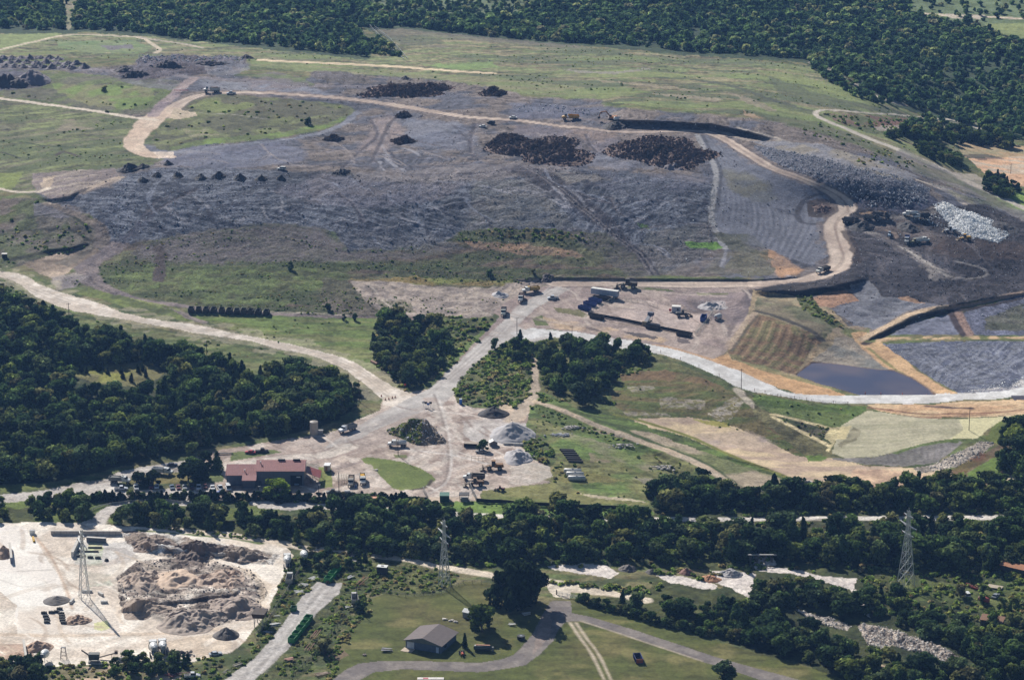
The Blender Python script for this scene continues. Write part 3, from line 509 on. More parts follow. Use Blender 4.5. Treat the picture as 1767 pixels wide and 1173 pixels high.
for d in (-3, 2): line([(752+d,680),(764+d,715),(774+d,760),(777+d,800),(768+d,832),(740,850+d)], .9, (206,200,194) if d > 0 else (128,116,108), a=.7, wob=.6)
for k in range(5): line([(620+k*8,757-k*2),(560+k*8,776-k*2),(520+k*3,790),(430,775+k*3)], 1, (136,122,114), wob=.7, a=.6)
line([(600,770),(560,785),(500,790),(430,800),(380,806),(340,800)], 8, (206,196,184), wob=.4, a=.7); paint([(400,780),(470,776),(488,780),(430,790),(396,796)], (96,106,62), warp=2, reg='ground')
for k in range(8): line([(530+k*6,800-k),(560+k*6,815-k*2),(590+k*8,800-k)], 1, (142,128,122), wob=.8, a=.5)
line([(700,775),(780,785),(840,800)], 1.5, (210,204,198), wob=.8, a=.7); line([(830,840),(900,852),(960,850)], 3, (200,188,174), wob=.6, a=.6)
paint([(845,705),(905,710),(900,722),(850,728),(830,715)], (146,132,128), (120,110,110), warp=4, a=.8); paint([(800,725),(860,722),(930,735),(940,750),(880,765),(830,770),(800,750)], (198,192,186), (178,170,164), warp=4, a=.8)
paint([(855,690),(915,700),(925,692),(905,725),(880,730)], (196,174,150), warp=3, a=.8)
ISL = [(623,792),(634,788),(660,791),(696,797),(726,808),(744,818),(752,827),(742,836),(721,843),(691,846),(675,841),(657,823),(639,808)]
paint(ISL, (120,128,72), (104,116,60), nz=M12, warp=1, v=.12, reg='lawn', rough=.2)
line([(745,828),(735,840),(712,845)], 1.6, (70,62,52)); paint([(628,800),(640,802),(676,840),(664,838)], (186,172,160), warp=3, a=.8)
paint([(680,783),(700,785),(705,790),(682,790)], (112,116,74), warp=3); paint([(480,790),(545,800),(560,812),(520,806)], (160,150,146), (116,112,104), warp=5, a=.6)
paint([(549,806),(572,806),(574,840),(552,842)], (120,126,70), warp=1.5, reg='lawn'); paint([(832,846),(955,832),(1000,850),(1120,862),(1120,872),(830,864)], (126,124,78), (110,116,66), nz=ST, warp=2, reg='ground')
paint([(700,856),(830,858),(828,869),(740,868)], (190,172,154), warp=2)
# south-east field, embankments
SEF = [(905,742),(915,706),(935,700),(1003,726),(1074,754),(1143,776),(1225,812),(1294,858),(1180,870),(1000,852),(950,832),(955,806),(905,770)]
paint(SEF, (94,112,58), (114,114,72), nz=M12, vz=FS, warp=3, v=.4, reg='ground', rough=.4)
paint([(910,700),(935,698),(1003,728),(1080,760),(1060,764),(1000,748),(950,730)], (78,90,48), (92,106,56), warp=5, a=.9); paint([(955,740),(1050,765),(1140,810),(1120,815),(1040,785),(960,752)], (118,128,76), (142,134,110), warp=5, a=.7)
paint([(1088,822),(1150,828),(1162,842),(1120,836)], (142,134,120), warp=6, a=.7); paint([(1015,780),(1060,788),(1065,800),(1020,796)], (146,128,108), (100,110,64), warp=5, a=.7)
paint([(1000,852),(1090,860),(1120,868),(1020,858)], (204,188,164), warp=3, a=.7); paint([(905,800),(985,806),(1080,830),(1000,834),(920,828)], (108,108,62), (122,116,70), warp=5, a=.8)
paint([(880,790),(950,805),(955,822),(905,838),(880,835)], (196,186,174), (176,164,152), nz=N4, warp=4, a=.9, reg='dirt_yard'); paint([(905,742),(940,755),(962,790),(950,806),(915,790),(900,768)], (92,92,66), (80,90,54), warp=4, v=.4)
EMB = [(918,672),(950,680),(1000,708),(1092,722),(1250,782),(1395,835),(1410,852),(1290,862),(1250,828),(1143,776),(1033,736),(931,696)]
paint(EMB, (96,114,58), (78,90,48), nz=ST, warp=3, v=.3, rough=.5)
paint([(1000,740),(1120,745),(1300,810),(1395,842),(1370,858),(1300,858),(1230,815),(1120,765)], (160,146,124), (112,116,76), nz=M12, warp=5, v=.2)
line([(1000,712),(1060,735),(1110,756),(1180,785),(1240,815),(1290,852),(1300,862)], 3.2, (66,80,42), wob=1)
line([(918,598),(922,630),(924,665),(915,690),(895,712),(880,726)], [4,3,3.5,6,7,6], (176,160,142), wob=.5, reg='path')
line([(913,690),(931,695),(964,706),(1003,722),(1033,735),(1074,751),(1110,763),(1143,774),(1187,792),(1225,811),(1264,836),(1296,858)], 4.2, (190,170,146), (178,162,142), wob=.2, v=.12, reg='dirt_road')
BS = [(1060,652),(1090,640),(1150,640),(1200,650),(1240,665),(1275,680),(1310,715),(1340,745),(1390,790),(1300,760),(1250,738),(1190,722),(1092,720),(1065,705),(1050,675)]
paint(BS, (104,94,62), (88,96,52), nz=ST, warp=3, v=.25, rough=.5)
paint([(1068,645),(1150,638),(1210,650),(1250,668),(1200,662),(1120,655),(1075,658)], (116,92,68), (104,98,64), warp=4, a=.8)
for P in ([(1080,668),(1128,664),(1130,672),(1090,678)], [(1136,685),(1215,690),(1218,705),(1140,704)], [(1072,710),(1150,712),(1160,718),(1080,718)]): paint(P, (156,146,134), (112,106,74), nz=N1, warp=4, a=.75, v=.3)
paint([(1220,715),(1250,695),(1270,682),(1285,694),(1262,722),(1240,728)], (172,162,148), (112,104,70), nz=N1, warp=3, v=.3, a=.85)
paint([(1285,690),(1310,705),(1360,760),(1330,745)], (112,92,68), (88,98,52), warp=4, a=.8); line([(1270,670),(1300,700),(1330,720)], 3.5, (186,174,158), wob=.8, a=.8)
BF = [(1088,722),(1187,719),(1225,725),(1258,733),(1290,745),(1340,768),(1370,785),(1400,790),(1440,790),(1500,804),(1560,806),(1650,812),(1690,832),(1760,838),(1767,845),(1700,850),(1560,846),(1410,842),(1380,832),(1330,810),(1250,782),(1180,752),(1120,737)]
paint(BF, (206,184,150), (178,156,136), nz=ST, warp=3, v=.12, rough=.2, rel=.1, reg='basin_floor')
paint([(1200,750),(1290,742),(1340,765),(1300,775),(1230,768)], (166,150,142), (188,168,146), warp=6, soft=4, a=.8); paint([(1470,808),(1560,812),(1690,835),(1700,850),(1560,846),(1465,842)], (176,146,124), (196,166,138), nz=N4, warp=5, a=.85, v=.2)
paint([(1192,722),(1255,730),(1262,738),(1220,732)], (152,146,72), warp=4, a=.9); paint([(1390,785),(1430,788),(1420,795),(1395,797)], (98,118,54), warp=4)
line([(1060,715),(1092,722),(1187,752),(1258,784),(1330,812),(1395,838)], 2.2, (116,118,58), wob=.4)
# erosion slopes with straw blankets
GS = [(1317,684),(1337,684),(1400,699),(1450,699),(1497,701),(1495,709),(1470,722),(1455,736),(1432,737),(1380,722),(1332,712),(1300,690),(1299,678)]
paint(GS, (96,116,56), (80,98,46), nz=ST, warp=2, v=.25); paint([(1300,700),(1360,705),(1470,715),(1455,737),(1432,737),(1340,714)], (128,134,96), (104,116,66), warp=4, a=.8)
paint([(1300,696),(1335,716),(1432,770),(1432,782),(1390,786),(1350,755),(1300,715)], (96,92,62), (118,112,78), warp=3, v=.35)
paint([(1334,716),(1432,737),(1424,757),(1430,765)], (88,84,66), (62,74,42), nz=M4, warp=1, v=.35)
STW = [(1435,782),(1452,733),(1470,723),(1496,709),(1516,710),(1547,715),(1598,721),(1657,723),(1685,721),(1745,718),(1716,733),(1698,746),(1688,756),(1649,756),(1624,759),(1585,767),(1547,779),(1509,788),(1460,790)]
paint(STW, (190,182,154), (174,168,140), nz=ST, warp=1.5, v=.1, rough=.15, rel=.1, reg='straw_slope'); paint([(1657,723),(1745,718),(1716,733),(1698,746),(1688,756),(1640,757),(1662,742)], (210,202,160), warp=3, v=.08)
for k in range(9): line([(1470-k*2,730+k*6),(1530,727+k*6),(1600,728+k*4),(1650,728+k*3)], .7, (152,150,118), wob=.7, a=.5)
line([(1332,714),(1380,725),(1432,738)], 2.4, (222,204,160)); line([(1334,719),(1380,742),(1410,758),(1432,769)], 2.4, (222,204,160))
paint([(1432,738),(1470,734),(1458,758),(1443,758),(1430,780),(1424,778),(1436,764),(1422,755)], (214,198,152), (196,182,140), warp=.6)
paint([(1470,736),(1486,745),(1478,760),(1452,772),(1444,768),(1458,758)], (120,114,88), (150,142,116), nz=N4, warp=4, a=.8)
paint([(1432,791),(1509,789),(1547,780),(1585,768),(1624,760),(1662,762),(1640,782),(1615,798),(1560,804),(1500,801),(1460,796)], (136,130,126), (116,112,106), warp=2, v=.2)
for k in range(14): line([(1470+k*12,792-k*2),(1480+k*11,800-k*.6)], .8, (104,100,96), a=.6)
line([(1545,781),(1580,771),(1620,763),(1650,762)], 2.4, (96,110,62), wob=1)
paint([(1640,788),(1690,762),(1718,762),(1690,788),(1650,806),(1590,816),(1575,808),(1612,800)], (190,178,164), (140,130,120), nz=N1, warp=2, v=.4, rough=1)
paint([(1648,812),(1700,782),(1722,768),(1767,750),(1850,740),(1850,850),(1767,846),(1700,840),(1680,835),(1660,822)], (128,108,86), (112,96,76), warp=3, v=.25)
paint([(1667,818),(1688,803),(1716,788),(1725,797),(1727,818),(1711,831),(1688,835)], (106,124,60), (96,114,54), warp=3); paint([(1637,815),(1690,780),(1716,786),(1685,803),(1655,822)], (112,78,58), (96,84,50), warp=3, a=.9)
paint([(1723,820),(1755,816),(1767,826),(1850,830),(1850,845),(1720,832)], (196,184,156), warp=2)
paint([(1698,757),(1716,733),(1745,718),(1767,714),(1850,712),(1850,765),(1767,762),(1718,764)], (98,108,56), (116,124,60), warp=3, v=.2, reg='ground')
paint([(1496,698),(1511,697),(1611,697),(1660,692),(1716,691),(1767,685),(1850,672),(1850,712),(1767,716),(1700,719),(1598,721),(1547,714),(1516,709)], (192,158,124), (206,178,142), nz=ST, warp=2, v=.15, reg='dirt_road')
line([(1500,703),(1540,708),(1600,714),(1700,713),(1767,707)], 1.6, (122,88,70), wob=.7); line([(1600,700),(1640,703),(1676,705)], 3, (92,74,66), wob=.9); line([(1560,716),(1600,720),(1700,716)], 1.2, (128,96,78), wob=.6)
paint([(1745,683),(1800,678),(1800,688),(1750,690)], (78,74,84), warp=2)
# strip behind the river trees
paint([(700,868),(820,864),(950,870),(1120,877),(1135,890),(900,890),(700,880)], (92,116,52), (104,126,60), warp=3, v=.25)
for P in ([(470,900),(520,884),(700,880),(900,890),(1130,888),(1130,860),(1250,852),(1400,845),(1550,846),(1850,840),(1850,1010),(1480,1005),(1300,985),(1100,978),(940,978),(800,985),(640,968),(500,948),(300,918),(210,903),(215,882),(300,874)],
          [(1000,1035),(1115,1025),(1130,1000),(1240,1015),(1310,985),(1470,1000),(1850,990),(1850,1250),(1480,1250),(1400,1150),(1260,1108),(1120,1062)], [(-60,862),(60,858),(150,862),(180,870),(150,895),(140,903),(-60,900)]):
    paint(P, (58,66,38), (76,80,46), warp=4, v=.35, rough=.5, reg='ground')
line([(-60,868),(20,872),(60,864),(120,862)], 8, (104,118,58), wob=1); line([(440,868),(520,871),(620,876),(750,884),(880,892),(1008,895),(1130,896),(1340,895),(1850,892)], [5,6,6,5,5,5,5,5,5], (206,198,188), wob=.2, reg='road')
paint([(440,866),(540,866),(560,872),(500,880),(445,876)], (186,178,170), warp=5)
paint([(350,880),(440,874),(470,884),(400,896),(340,892)], (104,116,56), warp=4, a=.8)
paint([(1130,905),(1300,905),(1500,900),(1700,915),(1560,925),(1300,925)], (62,64,44), warp=6, a=.7); line([(1140,905),(1250,903),(1420,898)], 4, (80,72,56), wob=1, a=.6)
paint([(1480,1040),(1600,1050),(1767,1075),(1850,1080),(1850,1250),(1480,1250),(1400,1150)], (52,60,34), (72,76,44), warp=6, v=.35)
paint([(1300,1000),(1470,1004),(1500,1060),(1440,1115),(1300,1060),(1130,1050),(1130,1030),(1280,1030)], (56,62,36), (74,78,44), warp=5, v=.35)
def tracks(Pl, n, L0, L1, cols, wd=.9, al=.55):
    A = np.array(Pl, float); k = 0
    while k < n:
        a = random.uniform(A[:, 0].min(), A[:, 0].max()); b = random.uniform(A[:, 1].min(), A[:, 1].max())
        if not inside(Pl, np.array([a]), np.array([b]))[0]: continue
        k += 1; th = random.uniform(0, 6.28); cv = random.uniform(-1.6, 1.6); L = random.uniform(L0, L1); x, y = a, b; q = []
        for j in range(6):
            if not inside(Pl, np.array([x]), np.array([y]))[0]: break
            q.append((x, y)); x += L/5*math.cos(th); y += L/5*math.sin(th)*.42; th += cv/5
        if len(q) > 2: c = random.choice(cols); line(q, wd, c, wob=.7, a=al, curve=False, only=[1, 2, 5, 6, 7]); line([(u_+4, v_+2.2) for u_, v_ in q], wd, c, wob=.7, a=al, curve=False, only=[1, 2, 5, 6, 7])
tracks(YARD, 90, 40, 120, [(132,116,106), (150,134,124), (214,204,194)]); tracks(NEY, 60, 40, 110, [(118,104,98), (140,124,116), (196,182,170)]); tracks(PAD, 30, 30, 80, [(122,110,100), (194,182,168)])
tracks(PIT, 50, 40, 120, [(46,42,46), (108,102,104)]); tracks([(230,260),(560,240),(640,200),(900,220),(1200,235),(1230,300),(900,310),(560,300),(300,290)], 80, 40, 130, [(70,66,72), (80,74,76), (148,138,134)]); tracks(WSP, 60, 40, 120, [(58,60,72), (138,142,156)])
# access road and car park
paint([(-60,862),(0,853),(74,846),(130,834),(190,825),(200,815),(240,806),(340,792),(350,800),(300,815),(235,822),(200,835),(210,846),(385,838),(390,850),(320,863),(190,860),(110,856),(60,862),(0,868),(-60,874)], (194,186,178), (180,170,160), warp=1.5, v=.1, reg='road')
paint([(228,822),(340,812),(345,826),(300,834),(230,836),(215,834)], (104,102,58), (116,108,66), warp=2, reg='lawn'); paint([(0,836),(60,834),(70,842),(0,850)], (104,112,60), warp=3)
paint([(171,838),(200,838),(200,848),(172,849)], (214,206,196), warp=.5, reg='concrete_yard'); line([(150,835),(240,822),(330,806)], 4, (60,52,44), a=.4, wob=1)
line([(340,868),(300,867),(265,867),(235,869),(205,874),(182,882),(168,891),(160,900),(150,910)], [7,7,7,7,8,8,9,11,13], (196,188,180), wob=.1, v=.06, reg='road')
paint([(140,868),(200,866),(175,880),(158,895),(140,902),(60,902),(60,888),(120,884)], (100,112,56), (88,102,50), warp=3, reg='ground'); paint([(184,898),(205,882),(212,884),(208,906),(192,903)], (106,118,58), warp=2, reg='ground')
# sand yard
SY = [(-60,902),(0,902),(60,901),(140,902),(230,908),(300,914),(400,918),(450,928),(492,940),(506,958),(498,1000),(474,1040),(444,1078),(424,1104),(400,1124),(330,1142),(200,1144),(60,1152),(-60,1156)]
paint(SY, (232,222,208), (212,198,182), nz=M12, warp=2, v=.14, rough=.3, rel=.12, reg='dirt_yard')
paint([(-60,905),(40,908),(62,932),(80,962),(100,992),(116,1040),(112,1088),(30,1094),(26,1056),(30,1045),(0,1020),(-60,1010)], (238,232,222), (230,222,212), warp=.8, v=.05, rough=.1, rel=0, reg='concrete_yard')
paint([(30,1046),(150,1044),(200,1060),(210,1090),(110,1094),(30,1096)], (232,224,212), (218,206,192), warp=2, v=.06, reg='concrete_yard')
line([(30,985),(90,983)], .6, (170,160,150), wob=.2); line([(0,1000),(45,1012),(95,1000)], .5, (178,168,158), a=.6)
line([(60,924),(88,960),(112,1010),(125,1050)], 1.2, (188,160,136), a=.7)
paint([(135,930),(182,935),(180,975),(130,975)], (196,198,180), (206,200,190), warp=3); paint([(152,936),(182,936),(178,950),(154,950)], (196,202,150), warp=1, a=.8)
paint([(178,938),(240,930),(250,945),(210,970),(175,975)], (214,208,200), (186,176,166), warp=4); 
for k in range(6): line([(182+k*6,945),(205+k*6,955+k),(196+k*4,972)], .8, (150,140,134), a=.6, wob=.6)
paint([(145,985),(190,990),(195,1010),(150,1012)], (206,208,188), (198,188,172), warp=5, a=.8)
for k in range(5): line([(160,1000+k*5),(190,1002+k*6),(215,1020+k*5)], .7, (170,158,146), a=.6, wob=.6)
paint([(162,1074),(184,1070),(190,1084),(176,1088),(162,1084)], (214,212,160), warp=1.5); line([(0,1094),(110,1096),(200,1094),(300,1092),(380,1084)], 3, (196,172,146), a=.5, wob=.8)
paint([(270,1110),(320,1100),(400,1090),(400,1120),(330,1136),(280,1130)], (204,186,164), (186,166,144), warp=4, a=.7); paint([(-60,1110),(40,1110),(60,1130),(40,1145),(-60,1148)], (176,150,132), (196,174,152), nz=M4, warp=3, a=.85)
EXC = [(202,995),(235,968),(300,962),(370,968),(430,985),(452,1000),(462,1022),(448,1050),(400,1072),(340,1086),(300,1088),(310,1070),(260,1058),(212,1052),(204,1030)]
paint(EXC, (196,182,168), (120,108,100), nz=M4, warp=4, v=.45, rough=1, rel=.9)
EX2 = [(205,915),(240,916),(330,930),(420,944),(486,958),(470,972),(430,972),(350,958),(280,960),(236,948),(218,935)]
paint(EX2, (146,132,120), (220,214,206), nz=M4, warp=4, v=.3, rough=.9, rel=1.2)
paint([(400,975),(440,985),(470,1010),(460,1045),(430,1070),(440,1040),(448,1010)], (208,190,166), warp=4, a=.5)
line([(240,915),(330,922),(400,927),(450,936)], 2.5, (92,108,56), wob=1.2)
line([(268,909),(332,917),(383,922),(450,931),(490,938)], 4.5, (210,194,174), wob=.2, reg='path'); line([(490,938),(560,950),(619,956),(696,965),(747,975),(798,984),(846,992),(900,1000),(952,1006),(982,1014),(1033,1021),(1072,1027),(1115,1036)], [6,5,4,4,5,5,5,6,8,8,6,5,5], (206,192,172), wob=.35, reg='path')
paint([(945,1000),(985,1012),(984,1032),(955,1030),(945,1015)], (204,192,174), warp=2)
paint([(485,1000),(505,960),(560,950),(640,960),(660,985),(640,1010),(590,1080),(540,1150),(500,1180),(360,1180),(440,1120),(460,1060)], (90,92,58), (74,84,46), nz=M4, warp=3, v=.4, rough=.7, reg='ground'); paint([(600,955),(620,958),(615,968),(600,966)], (210,204,196), warp=3)
paint([(547,1004),(591,1006),(583,1026),(550,1054),(520,1090),(500,1116),(470,1146),(430,1180),(375,1180),(440,1135),(478,1090),(500,1060),(520,1030)], (190,184,178), (168,162,156), nz=N4, warp=1.5, v=.14, rough=.3, reg='dirt_road')
for k in range(4): line([(552+k*8,1010),(520+k*8,1050),(484+k*8,1100),(430+k*9,1160)], .8, (140,134,128) if k % 2 else (210,204,198), a=.5, wob=.6)
paint([(-60,1156),(60,1152),(160,1150),(150,1180),(-60,1250)], (84,84,56), warp=3, v=.3); paint([(90,1156),(200,1146),(290,1156),(330,1180),(80,1200)], (188,166,142), (120,112,84), warp=5, v=.2)
tracks(SY, 60, 50, 140, [(176,156,138), (196,178,158), (240,230,216)])
# lawns and drives
LWN = [(480,1250),(560,1180),(565,1130),(600,1080),(625,1045),(660,1022),(700,1026),(760,1022),(790,1008),(800,1003),(850,1005),(885,1030),(940,1040),(985,1034),(1050,1048),(1150,1082),(1260,1112),(1400,1152),(1480,1180),(1560,1250)]
paint(LWN, (82,88,44), (96,93,54), nz=HN, vz=FS, warp=3, v=.26, rough=.2, rel=.06, reg='lawn')
paint(LWN, (88,96,46), mask=np.clip((fbm(XX, YY*.5, 9, 66, 3)-.52)*8, 0, 1), a=.5); paint(LWN, (132,124,80), mask=np.clip((fbm(XX*.6, YY, 11, 67, 3)-.58)*8, 0, 1), a=.6)
paint([(640,985),(700,975),(790,990),(780,1015),(740,1022),(690,1026),(645,1022)], (84,88,50), (96,98,58), nz=M4, warp=4, v=.35, rough=.7, reg='ground'); paint([(560,1125),(590,1118),(600,1130),(575,1145)], (122,106,84), warp=4)
DRV = [(560,1183),(593,1157),(619,1144),(657,1140),(696,1140),(772,1141),(824,1143),(862,1138),(885,1130),(900,1116),(918,1095),(936,1060),(950,1037),(985,1036),(987,1057),(1013,1062),(1085,1083),(1161,1108),(1238,1134),(1330,1159),(1420,1183),(1420,1200),(1330,1179),(1264,1156),(1212,1141),(1136,1116),(1059,1090),(1003,1072),(977,1072),(964,1085),(954,1106),(931,1129),(906,1147),(880,1152),(862,1155),(824,1159),(772,1157),(696,1154),(645,1159),(600,1185)]
paint(DRV, (132,124,118), (116,109,106), nz=M4, warp=1, v=.1, rough=.15, rel=0, reg='driveway'); line([(1003,1071),(1059,1089),(1136,1115),(1212,1140)], .7, (190,176,150), wob=.6, a=.8)
line([(984,1074),(1000,1098),(1022,1130),(1046,1180)], 1.1, (186,172,150), wob=.5, reg='path'); line([(994,1074),(1012,1100),(1034,1130),(1058,1180)], 1.1, (186,172,150), wob=.5)
paint([(935,1060),(950,1055),(952,1090),(930,1120),(918,1130)], (150,134,124), warp=3, a=.6)
# pale river bed and rubble
for P in ([(941,975),(1008,971),(1046,975),(1069,988),(1054,997),(1023,993),(957,983)], [(1130,991),(1174,994),(1212,1001),(1238,1009),(1233,1017),(1200,1013),(1156,1005)],
          [(1225,983),(1264,986),(1305,990),(1298,1010),(1310,1036),(1284,1028),(1264,1016),(1236,1005)], [(1300,975),(1368,980),(1419,994),(1480,998),(1472,1018),(1419,1003),(1368,990),(1310,986)], [(1295,945),(1330,948),(1340,975),(1300,975)], [(1465,1015),(1478,1018),(1500,1050),(1500,1065),(1480,1050)]):
    paint(P, (224,214,204), (200,190,182), nz=N4, warp=3, v=.14, reg='riverbed')
paint([(1205,998),(1225,990),(1245,1002),(1225,1006)], (184,130,100), warp=3)
paint([(1480,1075),(1511,1078),(1573,1098),(1624,1116),(1655,1133),(1624,1141),(1573,1122),(1537,1113),(1505,1120),(1488,1096)], (190,176,162), (140,128,118), nz=N1, warp=3, v=.4, rough=1, rel=1.3); paint([(1373,1052),(1420,1062),(1468,1078),(1462,1088),(1410,1075)], (196,184,172), (120,112,100), nz=N1, warp=3, v=.4, rel=.8)
paint([(1510,1110),(1538,1114),(1536,1136),(1515,1125)], (196,188,178), warp=3); line([(1490,1140),(1540,1155),(1580,1175)], 3, (176,160,136), wob=.5)
paint([(1560,1000),(1650,1005),(1760,1000),(1850,1010),(1850,1080),(1700,1060),(1620,1040),(1560,1030)], (76,86,46), (92,98,56), warp=6, v=.35)
# ---------------------------------------------------------------- relief and mesh
def relief():
    global HH
    dist = np.hypot(XX, YY); fade = np.clip(1-(np.abs(UU-883)-1100)/300, 0, 1)*np.clip((VV+300)/200, 0, 1)
    ex = fbm(XX, YY, 13, 91, 3)-.5; e2 = np.abs(vn(XX/4, YY/4, 92)-.5)*2-.5; e3 = N4-.5
    d = REL*fade*(ex*1.0+N1*.25*(REL > .5)+e2*.5*np.minimum(REL, 1.5)+e3*.9+(TRK-.5)*.5*(REL > .3))
    HH = HH+d
relief()
rdz = rd[2]
# relief moves the ground straight up from its traced spot
ZZ = HH.copy(); ZZ[PM] = 2.6
XG, YG = XX, YY
def bil(A, fu, fv):
    i = int(min(max(math.floor(fv), 0), NV_-2)); j = int(min(max(math.floor(fu), 0), NU_-2)); a = fu-j; b = fv-i
    return (A[i, j]*(1-a)+A[i, j+1]*a)*(1-b)+(A[i+1, j]*(1-a)+A[i+1, j+1]*a)*b
def P(u, v, dz=0):
    """the ground point seen at photo pixel (u, v)"""
    fu = np.interp(u, UA, np.arange(NU_)); fv = np.interp(v, VA, np.arange(NV_))
    return Vector((bil(XG, fu, fv), bil(YG, fu, fv), bil(ZZ, fu, fv)+dz))
def px_of(x, y, z):
    cp, sp = math.cos(R(PITCH)), math.sin(R(PITCH)); z = z-CH
    d = y*cp-z*sp; return CX+FPX*x/d, CY-FPX*(y*sp+z*cp)/d
def gz(x, y):
    """ground point under world (x, y)"""
    z = 5.0
    for _ in range(6):
        u, v = px_of(x, y, z); q = P(u, v); z = q.z
    return z
def mat(name):
    m = bpy.data.materials.new(name); m.use_nodes = True; return m, m.node_tree, m.node_tree.nodes['Principled BSDF']
gm, nt, bs = mat('ground'); bs.inputs['Roughness'].default_value = .95; bs.inputs['Specular IOR Level'].default_value = .15
va = nt.nodes.new('ShaderNodeVertexColor'); va.layer_name = 'Col'
geo = nt.nodes.new('ShaderNodeNewGeometry')
def noise(nt, sc, det, src, rough=.6):
    n = nt.nodes.new('ShaderNodeTexNoise'); n.inputs['Scale'].default_value = sc; n.inputs['Detail'].default_value = det; n.inputs['Roughness'].default_value = rough
    nt.links.new(src, n.inputs['Vector']); return n
n1 = noise(nt, .9, 4, geo.outputs['Position'], .7); n2 = noise(nt, .22, 3, geo.outputs['Position'])
mr = nt.nodes.new('ShaderNodeMapRange'); mr.inputs[1].default_value = .36; mr.inputs[2].default_value = .64; mr.inputs[3].default_value = .55; mr.inputs[4].default_value = 1.45
nt.links.new(n1.outputs['Fac'], mr.inputs[0])
mr2 = nt.nodes.new('ShaderNodeMapRange'); mr2.inputs[1].default_value = .3; mr2.inputs[2].default_value = .7; mr2.inputs[3].default_value = .88; mr2.inputs[4].default_value = 1.12
nt.links.new(n2.outputs['Fac'], mr2.inputs[0])
mm = nt.nodes.new('ShaderNodeMath'); mm.operation = 'MULTIPLY'; nt.links.new(mr.outputs[0], mm.inputs[0]); nt.links.new(mr2.outputs[0], mm.inputs[1])
am = nt.nodes.new('ShaderNodeMath'); am.operation = 'MULTIPLY_ADD'; nt.links.new(va.outputs['Alpha'], am.inputs[0]); am.inputs[1].default_value = .9; am.inputs[2].default_value = .22
m1 = nt.nodes.new('ShaderNodeMath'); m1.operation = 'SUBTRACT'; nt.links.new(mm.outputs[0], m1.inputs[0]); m1.inputs[1].default_value = 1
m2 = nt.nodes.new('ShaderNodeMath'); m2.operation = 'MULTIPLY_ADD'; nt.links.new(m1.outputs[0], m2.inputs[0]); nt.links.new(am.outputs[0], m2.inputs[1]); m2.inputs[2].default_value = 1
vm = nt.nodes.new('ShaderNodeVectorMath'); vm.operation = 'SCALE'; nt.links.new(va.outputs['Color'], vm.inputs[0]); nt.links.new(m2.outputs[0], vm.inputs['Scale'])
nt.links.new(vm.outputs[0], bs.inputs['Base Color'])
bp = nt.nodes.new('ShaderNodeBump'); bp.inputs['Distance'].default_value = .9; nt.links.new(va.outputs['Alpha'], bp.inputs['Strength']); nt.links.new(n1.outputs['Fac'], bp.inputs['Height']); nt.links.new(bp.outputs[0], bs.inputs['Normal'])
wm, nt, bs = mat('water'); tg = nt.nodes.new('ShaderNodeNewGeometry'); tn = nt.nodes.new('ShaderNodeTexNoise'); tn.inputs['Scale'].default_value = .035; tn.inputs['Detail'].default_value = 2; nt.links.new(tg.outputs['Position'], tn.inputs['Vector']); tr_ = nt.nodes.new('ShaderNodeValToRGB'); nt.links.new(tn.outputs['Fac'], tr_.inputs[0]); tr_.color_ramp.elements[0].position = .38; tr_.color_ramp.elements[0].color = (.062,.062,.10,1); tr_.color_ramp.elements[1].position = .62; tr_.color_ramp.elements[1].color = (.125,.10,.115,1); nt.links.new(tr_.outputs[0], bs.inputs['Base Color']); bs.inputs['Base Color'].default_value = (.080, .077, .105, 1); bs.inputs['Roughness'].default_value = .08; bs.inputs['IOR'].default_value = 1.33
geo = nt.nodes.new('ShaderNodeNewGeometry'); n1 = noise(nt, .35, 3, geo.outputs['Position']); bp = nt.nodes.new('ShaderNodeBump'); bp.inputs['Strength'].default_value = .12; bp.inputs['Distance'].default_value = .15
nt.links.new(n1.outputs['Fac'], bp.inputs['Height']); nt.links.new(bp.outputs[0], bs.inputs['Normal'])
V3 = np.stack([XG, YG, ZZ], -1).reshape(-1, 3).astype(np.float32); C4 = np.clip(CC, 0, 1).reshape(-1, 4).astype(np.float32)
idx = np.arange(NV_*NU_).reshape(NV_, NU_)
F = np.stack([idx[:-1, :-1], idx[1:, :-1], idx[1:, 1:], idx[:-1, 1:]], -1).reshape(-1, 4)
fr = REG[:-1, :-1].reshape(-1)
def fast_mesh(name, V, F, C=None, m=None, smooth=True):
    me = bpy.data.meshes.new(name); me.vertices.add(len(V)); me.vertices.foreach_set('co', V.astype(np.float32).ravel())
    k = F.shape[1]; me.loops.add(F.size); me.loops.foreach_set('vertex_index', F.astype(np.int32).ravel())
    me.polygons.add(len(F)); me.polygons.foreach_set('loop_start', np.arange(0, F.size, k, dtype=np.int32))
    me.polygons.foreach_set('use_smooth', np.full(len(F), smooth, bool))
    me.update(calc_edges=True)
    if C is not None:
        a = me.color_attributes.new('Col', 'FLOAT_COLOR', 'POINT'); a.data.foreach_set('color', C.ravel())
    if m: me.materials.append(m)
    return me
for ri, rn in enumerate(REGS):
    f = F[fr == ri]
    if not len(f): continue
    used = np.unique(f); mp = np.zeros(len(V3), np.int64); mp[used] = np.arange(len(used))
    # shading normals must agree across region borders
    me = fast_mesh(rn, V3[used], mp[f], C4[used], wm if rn == 'pond' else gm)
    o = bpy.data.objects.new(rn, me); COL.objects.link(o); o['kind'] = 'structure'
